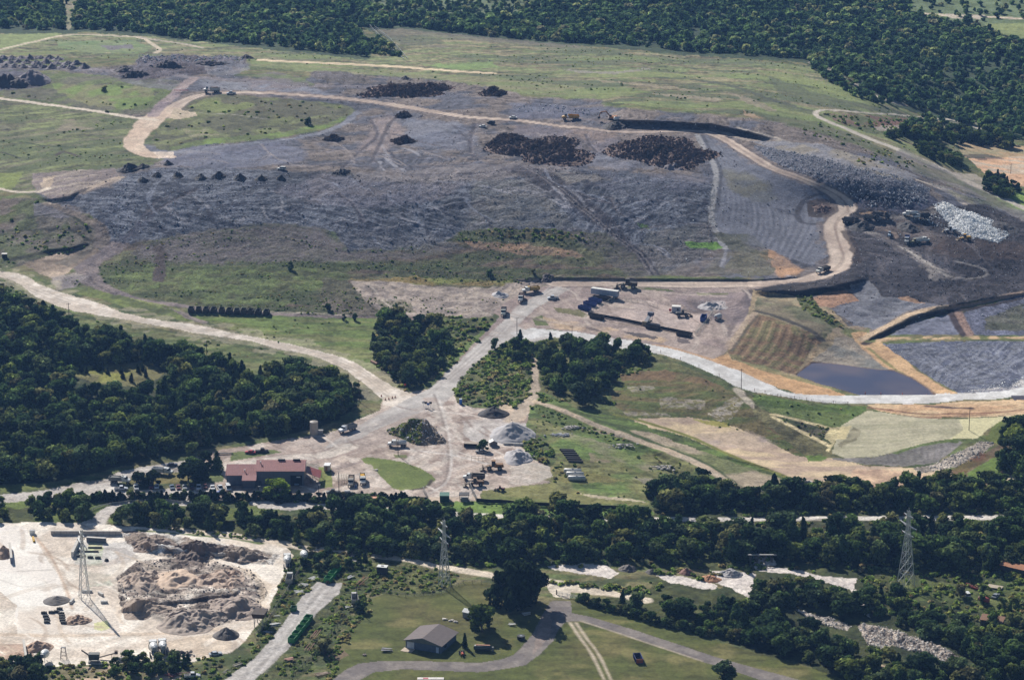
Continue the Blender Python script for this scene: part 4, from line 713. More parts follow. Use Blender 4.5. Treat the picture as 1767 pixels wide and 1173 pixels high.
# ---------------------------------------------------------------- air
hz = bpy.data.meshes.new('haze'); bmh = bmesh.new()
for v in [(x, y, z) for x in (-9000, 9000) for y in (-300, 26000) for z in (-60, 405)]: bmh.verts.new(v)
bmesh.ops.convex_hull(bmh, input=bmh.verts); bmh.to_mesh(hz); bmh.free()
ho = bpy.data.objects.new('haze', hz); COL.objects.link(ho); ho['kind'] = 'stuff'
m = bpy.data.materials.new('haze'); m.use_nodes = True; nt = m.node_tree; nt.nodes.clear()
out = nt.nodes.new('ShaderNodeOutputMaterial'); pv = nt.nodes.new('ShaderNodeVolumePrincipled')
pv.inputs['Color'].default_value = (.24, .48, 1, 1); pv.inputs['Density'].default_value = .00005; pv.inputs['Anisotropy'].default_value = .2
nt.links.new(pv.outputs[0], out.inputs['Volume']); hz.materials.append(m)
# ================================================================ vegetation
def leafmat(name, stops, tr=.35, val=1.55):
    m, nt, bs = mat(name); nt.nodes.remove(bs); out = nt.nodes['Material Output']
    oi = nt.nodes.new('ShaderNodeObjectInfo'); rp = nt.nodes.new('ShaderNodeValToRGB'); nt.links.new(oi.outputs['Random'], rp.inputs[0])
    els = rp.color_ramp.elements; rp.color_ramp.interpolation = 'LINEAR'
    while len(els) < len(stops): els.new(.5)
    for i, (p, c) in enumerate(stops): els[i].position = p; els[i].color = tuple(lin(c)*val)+(1,)
    va = nt.nodes.new('ShaderNodeVertexColor'); va.layer_name = 'Col'
    mx = nt.nodes.new('ShaderNodeMix'); mx.data_type = 'RGBA'; mx.blend_type = 'MULTIPLY'; mx.inputs[0].default_value = 1
    nt.links.new(rp.outputs[0], mx.inputs[6]); nt.links.new(va.outputs[0], mx.inputs[7])
    d = nt.nodes.new('ShaderNodeBsdfDiffuse'); t = nt.nodes.new('ShaderNodeBsdfTranslucent'); a = nt.nodes.new('ShaderNodeMixShader'); a.inputs[0].default_value = tr
    nt.links.new(mx.outputs[2], d.inputs[0]); nt.links.new(mx.outputs[2], t.inputs[0]); nt.links.new(d.outputs[0], a.inputs[1]); nt.links.new(t.outputs[0], a.inputs[2]); nt.links.new(a.outputs[0], out.inputs['Surface'])
    return m
LM = leafmat('oak_leaves', [(0,(42,56,38)), (.25,(58,76,44)), (.45,(80,98,52)), (.6,(54,66,50)), (.75,(98,108,56)), (.85,(70,86,58)), (.93,(104,106,62)), (1,(90,88,66))], .4, 1.6)
LMD = leafmat('cedar_leaves', [(0,(42,58,38)), (.6,(52,68,42)), (1,(62,78,46))], .2)
LMW = leafmat('weed_leaves', [(0,(70,86,44)), (.4,(90,104,52)), (.7,(104,108,62)), (.85,(116,104,74)), (1,(84,92,66))], .5, 2.6)
LMF = leafmat('far_leaves', [(0,(44,62,46)), (.35,(58,78,52)), (.55,(84,104,62)), (.7,(64,82,60)), (.85,(106,124,78)), (.94,(122,126,86)), (1,(104,102,82))], .4, 2.2)
bk, nt, bs = mat('bark'); bs.inputs['Base Color'].default_value = (.09, .07, .055, 1); bs.inputs['Roughness'].default_value = .9
def ico(n):
    b = bmesh.new(); bmesh.ops.create_icosphere(b, subdivisions=n, radius=1); V = np.array([v.co[:] for v in b.verts]); F = np.array([[v.index for v in f.verts] for f in b.faces]); b.free(); return V, F
I1, I2, I3 = ico(1), ico(2), ico(3)
def crown_mesh(name, seed, Rr, Ht, base, nl, leaves, ls, m, cone=False):
    r = np.random.default_rng(seed); Vs = []; Fs = []; Cs = []; n0 = 0
    L = []
    for i in range(nl):
        t = (i+.5)/nl
        if cone: c = np.array([r.normal(0, .10)*Rr, r.normal(0, .10)*Rr, base+(Ht-base)*t*.9]); rr = Rr*(1.02-t*.85)*r.uniform(.85, 1.1); sz = np.array([rr, rr, (Ht-base)/nl*1.5])
        else:
            a = r.uniform(0, 6.28); q = math.sqrt(r.uniform(0, 1))*.62; h = r.uniform(.05, .9); q *= 1-.45*max(h-.5, 0)*2
            c = np.array([math.cos(a)*q*Rr*1.15, math.sin(a)*q*Rr*1.15, base+(Ht-base)*h*.85]); rr = Rr*r.uniform(.2, .46); sz = np.array([rr, rr, rr*r.uniform(.7, .95)])
        L.append((c, sz, r.uniform(.55, 1.45)))
    for c, sz, br in L:      # dark inner core, added to block light through the crown
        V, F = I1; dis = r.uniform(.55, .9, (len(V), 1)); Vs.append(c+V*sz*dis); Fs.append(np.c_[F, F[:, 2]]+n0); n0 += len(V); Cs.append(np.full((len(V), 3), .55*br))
    per = leaves//nl
    for c, sz, br in L:
        d = r.normal(size=(per, 3)); d[:, 2] += .25; d /= np.linalg.norm(d, axis=1)[:, None]
        p = c+d*sz*r.uniform(.72, 1.13, (per, 1))
        nrm = d+r.normal(0, .55, (per, 3)); nrm /= np.linalg.norm(nrm, axis=1)[:, None]
        t1 = np.cross(nrm, r.normal(size=(per, 3))); t1 /= np.linalg.norm(t1, axis=1)[:, None]; t2 = np.cross(nrm, t1)
        s = ls*r.uniform(.55, 1.35, (per, 1)); q = np.stack([p-t1*s-t2*s*.6, p+t1*s*.7-t2*s, p+t1*s+t2*s*.5, p-t1*s*.5+t2*s], 1).reshape(-1, 3)
        Vs.append(q); Fs.append(np.arange(per*4).reshape(-1, 4)+n0); n0 += per*4
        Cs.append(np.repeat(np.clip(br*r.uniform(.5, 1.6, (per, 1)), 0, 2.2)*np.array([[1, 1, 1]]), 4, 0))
    V = np.concatenate(Vs); F = np.concatenate(Fs); C = np.concatenate(Cs); C = np.c_[C, np.ones(len(C))].astype(np.float32)
    tri = F[:, 2] == F[:, 3]
    # cores are triangles: put them in as quads split on a doubled edge is illegal, so lift the 4th corner to an edge midpoint
    mid = (V[F[tri, 2]]+V[F[tri, 0]])/2; cm = C[F[tri, 0]]; k = len(V); F[tri, 3] = np.arange(k, k+tri.sum()); V = np.concatenate([V, mid]); C = np.concatenate([C, cm])
    me = fast_mesh(name, V, F, C.astype(np.float32), m, smooth=False)
    return me
def trunk_mesh(name, seed, base, Ht, Rr, th=.22):
    r = random.Random(seed); bm = bmesh.new()
    def limb(a, b, r0, r1, n=6):
        a = Vector(a); b = Vector(b); d = (b-a).normalized(); u = d.orthogonal().normalized(); w_ = d.cross(u)
        A = [bm.verts.new(a+(u*math.cos(6.283*i/n)+w_*math.sin(6.283*i/n))*r0) for i in range(n)]
        B = [bm.verts.new(b+(u*math.cos(6.283*i/n)+w_*math.sin(6.283*i/n))*r1) for i in range(n)]
        for i in range(n): bm.faces.new((A[i], A[(i+1) % n], B[(i+1) % n], B[i]))
        bm.faces.new(B)
    top = (r.uniform(-.2, .2), r.uniform(-.2, .2), base+(Ht-base)*.35)
    limb((0, 0, -.5), top, th, th*.65)
    for i in range(5):
        a = i*1.26+r.uniform(-.3, .3); limb(top, (math.cos(a)*Rr*.6, math.sin(a)*Rr*.6, base+(Ht-base)*r.uniform(.5, .8)), th*.5, th*.15, 5)
    me = bpy.data.meshes.new(name); bm.to_mesh(me); bm.free(); me.materials.append(bk); return me
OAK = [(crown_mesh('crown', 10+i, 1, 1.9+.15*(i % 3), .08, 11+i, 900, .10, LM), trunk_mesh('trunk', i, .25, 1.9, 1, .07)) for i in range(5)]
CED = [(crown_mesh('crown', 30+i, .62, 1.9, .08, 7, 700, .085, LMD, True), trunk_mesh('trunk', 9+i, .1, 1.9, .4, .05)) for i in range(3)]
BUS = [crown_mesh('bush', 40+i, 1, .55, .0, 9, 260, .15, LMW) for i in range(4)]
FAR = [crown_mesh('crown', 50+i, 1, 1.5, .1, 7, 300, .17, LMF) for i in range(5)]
def scatter_nodes():
    ng = bpy.data.node_groups.new('scatter', 'GeometryNodeTree')
    ng.interface.new_socket('Geometry', in_out='INPUT', socket_type='NodeSocketGeometry'); ng.interface.new_socket('Source', in_out='INPUT', socket_type='NodeSocketCollection')
    ng.interface.new_socket('Geometry', in_out='OUTPUT', socket_type='NodeSocketGeometry')
    gi = ng.nodes.new('NodeGroupInput'); go = ng.nodes.new('NodeGroupOutput'); ci = ng.nodes.new('GeometryNodeCollectionInfo'); ci.inputs['Separate Children'].default_value = True; ci.inputs['Reset Children'].default_value = True
    ip = ng.nodes.new('GeometryNodeInstanceOnPoints'); ip.inputs['Pick Instance'].default_value = True
    def attr(n, t):
        a = ng.nodes.new('GeometryNodeInputNamedAttribute'); a.data_type = t; a.inputs[0].default_value = n; return a.outputs[0]
    ng.links.new(gi.outputs[0], ip.inputs['Points']); ng.links.new(gi.outputs[1], ci.inputs[0]); ng.links.new(ci.outputs[0], ip.inputs['Instance'])
    ng.links.new(attr('idx', 'INT'), ip.inputs['Instance Index']); ng.links.new(attr('scl', 'FLOAT_VECTOR'), ip.inputs['Scale']); ng.links.new(attr('rot', 'FLOAT_VECTOR'), ip.inputs['Rotation'])
    ng.links.new(ip.outputs[0], go.inputs[0]); return ng
NGS = scatter_nodes()
def stuff(name, pts, scl, rot, meshes, label=None):
    if not len(pts): return
    src = bpy.data.collections.new(name+'_source')
    for i, me in enumerate(meshes):
        o = bpy.data.objects.new('%s_%02d' % (me.name[:12], i), me); src.objects.link(o)
    me = bpy.data.meshes.new(name); me.vertices.add(len(pts)); me.vertices.foreach_set('co', np.asarray(pts, np.float32).ravel()); me.update()
    a = me.attributes.new('idx', 'INT', 'POINT'); a.data.foreach_set('value', rng.integers(0, len(meshes), len(pts)).astype(np.int32))
    scl = np.asarray(scl, np.float32); scl = np.repeat(scl[:, None], 3, 1) if scl.ndim == 1 else scl
    scl = scl*rng.uniform(.88, 1.12, scl.shape)
    a = me.attributes.new('scl', 'FLOAT_VECTOR', 'POINT'); a.data.foreach_set('vector', scl.astype(np.float32).ravel())
    r3 = np.zeros((len(pts), 3), np.float32); r3[:, 2] = rng.uniform(0, 6.28, len(pts))
    if rot == 'all': r3 = rng.uniform(0, 6.28, (len(pts), 3)).astype(np.float32)
    a = me.attributes.new('rot', 'FLOAT_VECTOR', 'POINT'); a.data.foreach_set('vector', r3.ravel())
    o = bpy.data.objects.new(name, me); COL.objects.link(o); md = o.modifiers.new('scatter', 'NODES'); md.node_group = NGS
    md[NGS.interface.items_tree['Source'].identifier] = src
    o['kind'] = 'stuff'
    if label: o['label'] = label
    return o
dXu = np.abs(np.gradient(XG, axis=1)); dYv = np.abs(np.gradient(YG, axis=0)); AREA = dXu*dYv
def pick(Ps, spacing, holes=(), dens=1.0, mask=None, warp=5, prune=.62):
    """random ground points at about the given spacing inside traced outlines"""
    out = []
    if not hasattr(Ps[0][0], '__len__'): Ps = [Ps]
    for Pp in Ps:
        s = box(Pp, 10); u = UU[s]+WU[s]*warp; v = VV[s]+WV[s]*warp*.4
        m = inside(Pp, u, v)
        for h in holes: m &= ~inside(h, u, v)
        pr = AREA[s]/spacing**2*dens*2.2
        if mask is not None: pr = pr*mask[s]
        m &= rng.random(u.shape) < pr
        m &= ~np.isin(REG[s], [1, 2, 4, 8])
        ii = np.argwhere(m); 
        if len(ii): out.append(np.stack([XG[s][m]+rng.uniform(-.5, .5, m.sum()), YG[s][m]+rng.uniform(-1, 1, m.sum()), ZZ[s][m]], 1))
    if not out: return np.zeros((0, 3))
    p = np.concatenate(out); rng.shuffle(p); cell = spacing*prune; used = {}; keep = []
    if prune <= 0: return p
    for k in range(len(p)):
        a, b = int(p[k, 0]//cell), int(p[k, 1]//cell); ok = True
        for da in (-1, 0, 1):
            for db in (-1, 0, 1):
                for j in used.get((a+da, b+db), ()):
                    if (p[j, 0]-p[k, 0])**2+(p[j, 1]-p[k, 1])**2 < cell*cell: ok = False; break
                if not ok: break
            if not ok: break
        if ok: used.setdefault((a, b), []).append(k); keep.append(k)
    return p[keep]
def tree(kind, x, y, z, h, wd, label, group=None, v=None, rz=None, mtl=None):
    ms = CED if kind == 'cedar_tree' else OAK
    cm, tm = ms[random.randrange(len(ms)) if v is None else v % len(ms)]
    e = bpy.data.objects.new(kind, None); COL.objects.link(e); e.location = (x, y, z-.1); e.empty_display_size = .5
    e['label'] = label; e['category'] = 'tree'
    if group: e['group'] = group
    sx = wd/2/(.62 if ms is CED else .95); sz = h/1.9; rz = random.uniform(0, 6.28) if rz is None else rz
    for nm, me in (('crown', cm), ('trunk', tm)):
        o = bpy.data.objects.new(nm, me); COL.objects.link(o); o.parent = e; o.scale = (sx, sx*random.uniform(.9, 1.1), sz); o.rotation_euler = (0, 0, rz)
        if mtl and nm == 'crown': o.material_slots[0].link = 'OBJECT'; o.material_slots[0].material = mtl
    return e
CLR = [(120,632),(200,626),(268,626),(296,650),(262,694),(170,696),(120,672)]
RB = [(0,0)]
WOODS = [
 ('left', [(-60,512),(0,512),(60,536),(130,574),(250,602),(345,618),(430,652),(480,657),(560,655),(590,675),(600,700),(560,728),(470,748),(430,760),(350,768),(230,792),(100,822),(-60,842)], 4.7, (CLR,), .22, (5.5, 9.5), 'the big dark wood left of the long pale road'),
 ('river', [(505,905),(540,890),(700,884),(850,888),(1000,884),(1000,900),(1130,888),(1125,862),(1200,862),(1300,868),(1440,862),(1600,862),(1767,858),(1850,858),(1850,985),(1767,985),(1650,985),(1560,985),(1500,975),(1440,975),(1340,965),(1250,968),(1100,966),(940,966),(800,972),(640,955),(520,938)], 5.6, ([(1128,884),(1400,880),(1850,880),(1850,912),(1560,914),(1400,926),(1128,928)], [(1285,955),(1345,955),(1345,985),(1285,985)]), .12, (6, 10), 'the river belt below the landfill yard'),
 ('river', [(215,905),(230,880),(300,876),(345,880),(400,900),(470,890),(505,905),(520,938),(440,925),(330,912)], 5, (), .3, (4.5, 7.5), 'the belt between the winding road and the sand yard'),
 ('lower', [(1130,1048),(1240,1052),(1300,1050),(1330,1036),(1440,1036),(1490,1048),(1480,1064),(1400,1052),(1340,1045),(1330,1050),(1360,1085),(1440,1118),(1500,1140),(1600,1150),(1700,1175),(1767,1200),(1767,1250),(1520,1215),(1430,1155),(1260,1100),(1130,1055),(1010,1038),(1115,1048)], 5, ([(1360,1058),(1470,1085),(1500,1128),(1440,1112),(1370,1088)], [(1470,1070),(1560,1085),(1660,1135),(1710,1168),(1620,1162),(1500,1138)]), .1, (5, 8), 'the lower right scrub beside the lawn'),
 ('scrub', [(1480,1050),(1560,1040),(1600,1052),(1640,1085),(1700,1075),(1767,1085),(1850,1080),(1850,1250),(1790,1180),(1660,1130),(1600,1095),(1520,1075)], 6, (), .1, (4, 7.5), 'the scrap strewn scrub at the lower right corner'),
]
LONE = []   # filled below: kind, u, v, h, w, label
alltrees = []
for key, poly, sp, holes, ced, (h0, h1), where in WOODS:
    for p in pick(poly, sp, holes, prune=.66): alltrees.append((p, key, 'cedar_tree' if random.random() < ced else 'oak_tree', h0*.7+(h1*1.08-h0*.7)*random.random()**1.25, where))
# clumps
for poly, sp, h0, h1, where in [
 ([(645,600),(650,562),(690,548),(740,552),(765,590),(770,625),(740,655),(700,670),(670,650)], 6.5, 4.5, 9, 'the dark clump in the fork of the two pale roads'),
 ([(930,600),(1000,592),(1060,602),(1115,612),(1110,628),(1060,650),(1020,690),(990,700),(950,668),(935,640)], 6.5, 4.5, 9, 'the clump right of the steep dirt trail'),
 ([(430,672),(520,650),(600,675),(590,715),(540,735),(450,752),(430,720)], 6.5, 7.5, 11, 'the tall bright edge of the wood by the water tank'),
 ([(855,590),(885,575),(915,590),(918,620),(890,625),(862,610)], 6, 3.5, 6, 'the bushes at the head of the centre hill'),
 ([(1125,850),(1200,838),(1260,850),(1300,862),(1440,850),(1440,868),(1300,872),(1125,872)], 5.5, 6, 9, 'the tree line under the eroded basin'),
 ([(1440,845),(1520,850),(1620,842),(1700,845),(1767,838),(1850,838),(1850,868),(1440,868)], 5.5, 6, 9.5, 'the tree line under the straw covered slope'),
 ([(300,790),(330,785),(372,790),(380,810),(350,822),(310,822)], 7, 6, 8, 'the shade trees beside the car park'),
 ([(1730,760),(1767,748),(1850,750),(1850,830),(1767,828),(1730,812)], 6, 8, 11, 'the dark group at the right edge under the slope'),
 ([(1580,228),(1700,235),(1745,246),(1748,258),(1640,248),(1540,240)], 6, 5, 8, 'the dark spit below the far wood'),
 ([(50,868),(130,866),(170,885),(148,902),(60,900)], 6, 5, 8, 'the trees above the sand yard entrance'),
 ([(-60,868),(0,868),(20,880),(20,900),(-60,900)], 6, 4, 7, 'the trees above the sand yard entrance'),
 ([(1695,305),(1730,312),(1762,335),(1740,345),(1700,328)], 5, 4, 6, 'the bushes by the orange field'),
 ([(1575,248),(1640,262),(1660,285),(1640,290),(1590,268)], 5.5, 4, 6, 'the trees below the spit of the far wood'),
 ([(1310,1018),(1380,1018),(1470,1034),(1475,1054),(1400,1050),(1310,1042)], 4.6, 5, 7, 'the dark clump below the white river sand'),
 ([(1560,1062),(1640,1085),(1700,1092),(1767,1110),(1850,1130),(1850,1220),(1767,1190),(1700,1160),(1640,1110),(1560,1080)], 5.2, 4, 7, 'the scrub along the stony river ridge'),
 ([(1490,1020),(1540,1030),(1560,1060),(1500,1062)], 5, 4.5, 7, 'the bushes under the tallest pylon'),
 ([(1650,1010),(1767,1030),(1767,1060),(1660,1050)], 8, 3, 5.5, 'the trees around the rusty scrap'),
 ([(0,1150),(70,1145),(75,1180),(0,1200),(-60,1200),(-60,1150)], 4.5, 5, 7, 'the dark trees under the sand yard wall'),
 ([(180,1140),(330,1135),(310,1165),(200,1165)], 5, 3.5, 5.5, 'the bushes below the sand yard machines'),
 ([(500,960),(620,955),(640,975),(560,990),(520,985)], 5.5, 3.5, 5.5, 'the bushes behind the green containers'),
 ([(640,935),(720,940),(730,960),(650,965)], 5.5, 5, 8, 'the trees beside the middle pylon'),
]:
    for p in pick(poly, sp, prune=.62): alltrees.append((p, 'clump', 'cedar_tree' if random.random() < .12 else 'oak_tree', random.uniform(h0, h1), where))
alltrees.sort(key=lambda t: t[0][1])
clump = [t for t in alltrees if t[1] == 'clump']; rest = [t for t in alltrees if t[1] != 'clump']
NIND = 275
ind = sorted(clump+rest, key=lambda t: t[0][1]*(.8 if t[1] == 'clump' else 1))[:NIND]; ids = set(map(id, ind))
for p, key, kind, h, where in ind:
    wd = h*random.uniform(.7, 1.25) if kind == 'oak_tree' else h*.6
    adj = 'dark pointed cedar' if kind == 'cedar_tree' else 'round leafy green tree'
    tree(kind, p[0], p[1], p[2], h, wd, '%s in %s' % (adj, where), '%s in %s' % ('cedars' if kind == 'cedar_tree' else 'leafy trees', where))
lo = [t for t in alltrees if id(t) not in ids]
for kind, ms in (('oak_tree', OAK), ('cedar_tree', CED)):
    for nm, cond in (('left_woodland', lambda t: t[0][0] < 20), ('river_woodland', lambda t: t[0][0] >= 20)):
        g = [t for t in lo if t[2] == kind and cond(t)]
        if g:
            h = np.array([t[3] for t in g]); wd = h*rng.uniform(.42, .7, len(g))
            stuff(nm, np.array([t[0] for t in g]), np.stack([wd, wd*rng.uniform(.8, 1.2, len(g)), h/1.9], 1), None, [m_[0] for m_ in ms])
# far woodland
FHOLES = ([(104,-20),(104,28),(108,44),(120,54),(134,44),(140,30),(135,15),(150,5),(150,-40),(104,-40)], [(240,-40),(235,2),(300,9),(330,3),(400,11),(450,4),(470,-40)],
          [(1545,-40),(1560,24),(1620,34),(1700,46),(1730,58),(1780,74),(1900,74),(1900,-40)], [(600,-40),(600,4),(700,26),(800,34),(900,32),(955,12),(930,-40)], [(400,12),(440,14),(470,22),(462,25),(430,22)], [(1448,8),(1480,16),(1524,26),(1520,32),(1480,24),(1450,14)])
FA = [(-200,-60),(-200,52),(0,52),(100,51),(170,51),(260,59),(350,71),(450,78),(540,88),(632,98),(638,88),(618,46),(610,20),(610,-60)]
FB = [(646,50),(655,48),(700,46),(800,58),(900,68),(1000,74),(1100,81),(1200,90),(1300,96),(1370,100),(1402,107),(1440,122),(1480,146),(1530,170),(1600,192),(1660,214),(1720,234),(1767,242),(2000,262),(2000,90),(1767,74),(1720,62),(1690,46),(1600,37),(1560,26),(1540,-60),(610,-60),(610,20),(626,46)]
p = pick([FA, FB], 5.2, FHOLES, mask=np.clip((fbm(XX, YY*.5, 40, 131, 3)-.30)*9, .25, 1), prune=.6)
stuff('far_woodland', p, 1.7+3.3*rng.random(len(p))**1.3, None, FAR, 'far woodland behind the landfill')
p = np.concatenate([pick([(600,-40),(600,4),(700,26),(800,34),(900,32),(955,12),(930,-40)], 9, prune=.5, dens=.8), pick([(1545,-40),(1560,24),(1620,30),(1767,34),(1900,34),(1900,-40)], 13, prune=.5, dens=.6), pick([(104,-40),(104,40),(135,40),(150,-40)], 12, prune=.5, dens=.5), pick([(1600,36),(1700,46),(1700,36)], 11, prune=.5), pick([(250,-40),(250,8),(450,8),(470,-40)], 14, prune=.5)])
stuff('scattered_far_trees', p, rng.uniform(1.6, 4, len(p)), None, FAR)
p = np.concatenate([pick([(1400,108),(1480,150),(1540,182),(1530,188),(1460,160),(1400,122)], 6, prune=.5, dens=.6), pick([(1520,238),(1600,200),(1640,214),(1600,236)], 6, dens=.4, prune=.5), pick([(645,60),(660,70),(690,98),(680,100),(650,80)], 6, dens=.7, prune=.5), pick([(640,72),(672,80),(668,96),(644,94)], 5, prune=.5)])
stuff('edge_trees', p, rng.uniform(1.6, 3.6, len(p)), None, FAR)
# weeds and bushes
gmask = np.clip((M12-.5)*6, 0, 1)
B_ = []; S_ = []
def bush(Pp, sp, s0, s1, dens=1, mask=None, prune=.3):
    p = pick(Pp, sp, (), dens, mask, prune=prune); B_.append(p); S_.append(rng.uniform(s0, s1, len(p))**1.0)
bush([(262,240),(270,257),(350,246),(480,236),(606,201),(590,182),(500,172),(400,165),(310,190)], 9, .6, 1.6, .5, gmask)
bush(FR, 3.4, .25, .9, .6, np.clip((fbm(XX*.22, YY, 9, 65, 3)-.5)*10, 0, 1)); bush([(820,396),(940,394),(1020,404),(1000,415),(900,412),(830,408)], 4, .7, 1.6)
bush(V1, 3.4, .5, 1.4, .9, (REG == 0)*np.where(inside([(742,676),(783,682),(790,657),(811,634),(862,580),(925,580),(1033,592),(1074,603),(1130,612),(1120,640),(1060,650),(1060,700),(1000,705),(920,690),(890,708),(818,704)], UU, VV), 1, 0)*(.25+gmask)); bush([(640,600),(655,560),(760,545),(850,552),(840,570),(760,650),(700,675),(660,640)], 4, .7, 2)
bush([(0,345),(60,340),(90,352),(168,392),(140,440),(0,470)], 5, .6, 1.6, .6, gmask)
bush(NF, 7, .5, 1.2, .5, gmask); bush([(0,484),(60,518),(110,546),(140,566),(60,532),(0,508)], 4, .6, 1.6)
bush([(783,682),(790,657),(811,634),(862,585),(925,585),(915,680),(890,704),(820,700)], 4.2, 1.0, 2.2, .8); bush([(850,600),(880,580),(920,590),(915,640),(880,640)], 4, 1.2, 2.6, .8); bush(SEF, 6, .4, 1.1, .6, gmask); bush([(905,742),(940,755),(962,790),(950,806),(915,790),(900,768)], 3.4, .7, 1.8); bush([(910,700),(935,698),(1003,728),(1080,760),(1060,764),(950,730)], 4, .5, 1.3)
bush([(1376,510),(1402,512),(1412,530),(1440,548),(1460,562),(1440,566),(1405,545),(1380,530)], 4, .7, 1.6); bush([(1334,716),(1432,737),(1424,757),(1430,765)], 4, .4, 1.0)
bush([(485,1000),(505,960),(560,950),(640,960),(660,985),(600,1020),(591,1006),(545,1006),(500,1060),(470,1100),(440,1130),(430,1110),(470,1050)], 3.2, .6, 1.5); bush([(600,1010),(650,990),(660,1015),(620,1045),(570,1110),(540,1160),(500,1173),(470,1160),(520,1100),(560,1060)], 3.2, .5, 1.4)
bush([(640,985),(700,975),(790,990),(780,1015),(740,1022),(690,1026),(645,1022)], 3, .6, 1.4); bush([(560,1180),(565,1130),(600,1085),(635,1035),(645,1038),(610,1090),(585,1130),(580,1170)], 2.4, .7, 1.4)
bush([(1130,985),(1300,975),(1310,990),(1230,1000),(1130,1000)], 4, .7, 1.8, .6); bush([(955,1002),(1100,1015),(1130,1000),(1150,1010),(1110,1025),(1040,1018),(950,1006)], 3, .8, 2)
bush([(1480,1000),(1560,990),(1767,985),(1850,990),(1850,1120),(1700,1090),(1600,1060),(1500,1030)], 4.2, .7, 2.0, .8); bush([(1480,1040),(1600,1090),(1700,1130),(1850,1200),(1850,1080),(1700,1060)], 5, .7, 2)
bush([(470,900),(700,884),(1100,890),(1400,862),(1767,862),(1767,1000),(1400,985),(1100,975),(800,980),(500,945)], 5, .8, 2.0, .9); bush([(0,1152),(440,1130),(470,1180),(0,1220)], 3.6, .6, 1.6, .9)
bush([(700,870),(820,866),(950,872),(1120,879),(1120,886),(900,888)], 4.5, .4, 1.0); bush([(230,905),(300,912),(420,922),(480,935),(440,930),(330,920)], 3, .6, 1.3); bush([(85,862),(700,868),(700,874),(440,868),(210,862),(85,870)], 3.2, .8, 1.7)
bush(HF, 7, .4, 1.0, .5, np.clip((fbm(XX*.3, YY, 14, 61, 3)-.55)*9, 0, 1)); bush(LF, 7, .4, 1.0, .5, np.clip((fbm(XX*.25, YY, 12, 64, 3)-.54)*9, 0, 1)); bush(LU, 10, .6, 1.6, .4, gmask); bush([(1410,210),(1540,262),(1600,290),(1380,230)], 7, .6, 1.5, .6); bush([(1420,198),(1640,212),(1590,225),(1490,228)], 7, .7, 2, .7)
bush(SF, 9, .3, .9, .4, gmask); bush(GS, 6, .4, 1.0, .5); bush(BS, 7, .3, .9, .4, gmask); bush([(1460,284),(1560,290),(1600,290),(1520,256)], 7, .6, 1.5, .5)
p = np.concatenate(B_); sc_ = np.concatenate(S_)
stuff('weeds', p, sc_, None, BUS, 'weeds and low bushes on the open ground')
# rocks, rubble and litter
def gcol(name, c, v=.25, rough=.85):
    m, nt, bs = mat(name); geo = nt.nodes.new('ShaderNodeNewGeometry'); oi = nt.nodes.new('ShaderNodeObjectInfo')
    n = noise(nt, .8, 3, geo.outputs['Position']); a = nt.nodes.new('ShaderNodeMath'); a.operation = 'ADD'; nt.links.new(n.outputs['Fac'], a.inputs[0]); nt.links.new(oi.outputs['Random'], a.inputs[1])
    r = nt.nodes.new('ShaderNodeMapRange'); r.inputs[1].default_value = .2; r.inputs[2].default_value = 1.8; r.inputs[3].default_value = 1-v; r.inputs[4].default_value = 1+v
    nt.links.new(a.outputs[0], r.inputs[0]); vm = nt.nodes.new('ShaderNodeVectorMath'); vm.operation = 'SCALE'; vm.inputs[0].default_value = tuple(lin(c)); nt.links.new(r.outputs[0], vm.inputs['Scale']); nt.links.new(vm.outputs[0], bs.inputs['Base Color'])
    bs.inputs['Roughness'].default_value = rough; return m
RK = gcol('rock', (178,178,182), .4); RKL = gcol('pale_rock', (206,198,188), .3); LIT = gcol('litter', (244,244,242), .15); CLOD = gcol('clod', (92,88,90), .35)
def rock_mesh(name, seed, m, flat=.6):
    r = np.random.default_rng(seed); V, Fc = I1; V = V*r.uniform(.6, 1.15, (len(V), 1))*np.array([1, .75, flat]); return fast_mesh(name, V, Fc, None, m, smooth=False)
RR = [rock_mesh('rock', i, RK) for i in range(4)]; RL = [rock_mesh('rock', i, RKL) for i in range(4)]; LL = [rock_mesh('litter', i, LIT, .5) for i in range(3)]; CL = [rock_mesh('clod', i, CLOD) for i in range(3)]
def rk(name, jobs, ms):
    ps = []; ss = []
    for Pp, sp, s0, s1, de, mk in jobs:
        p = pick(Pp, sp, (), de, mk, warp=3, prune=0); ps.append(p); ss.append(s0+(s1-s0)*rng.random(len(p))**2.2)
    stuff(name, np.concatenate(ps), np.concatenate(ss), 'all', ms)
rk('boulders', [(RKP, 1.5, .2, .8, 1, None), ([(1480,345),(1600,338),(1600,352),(1500,358)], 3, .4, 1.2, 1, None), ([(1680,548),(1767,515),(1850,490),(1850,560),(1760,540)], 4, .3, 1, .8, None), ([(240,96),(400,96),(420,104),(300,110),(236,112)], 4, .5, 1.4, .8, None), ([(885,176),(1040,190),(1040,200),(885,190)], 4, .4, 1.2, .8, None)], RR)
lm = np.clip((TRK-.5)*6, 0, 1)*np.clip((M12-.4)*5, .1, 1)
rk('litter', [(WSP, 5.0, .15, .62, .75, lm), ([(200,300),(440,300),(440,380),(220,420),(180,400)], 3.6, .15, .7, .6, lm), (LGS, 4.6, .12, .4, .8, None), (PIT, 8, .15, .5, .6, None), (DECK, 11, .15, .5, .5, None), ([(1655,679),(1690,668),(1767,650),(1850,640),(1850,670),(1708,681)], 2, .2, .7, 1, None), ([(300,390),(800,390),(1000,400),(1000,430),(300,430)], 7, .15, .5, .6, None)], LL)
rk('clods', [(WSP, 3.4, .25, .75, .7, lm), (DECK, 8, .25, .7, .5, None), (PIT, 4, .25, .8, .5, None), (EXC, 1.8, .2, .7, .5, None)], CL)
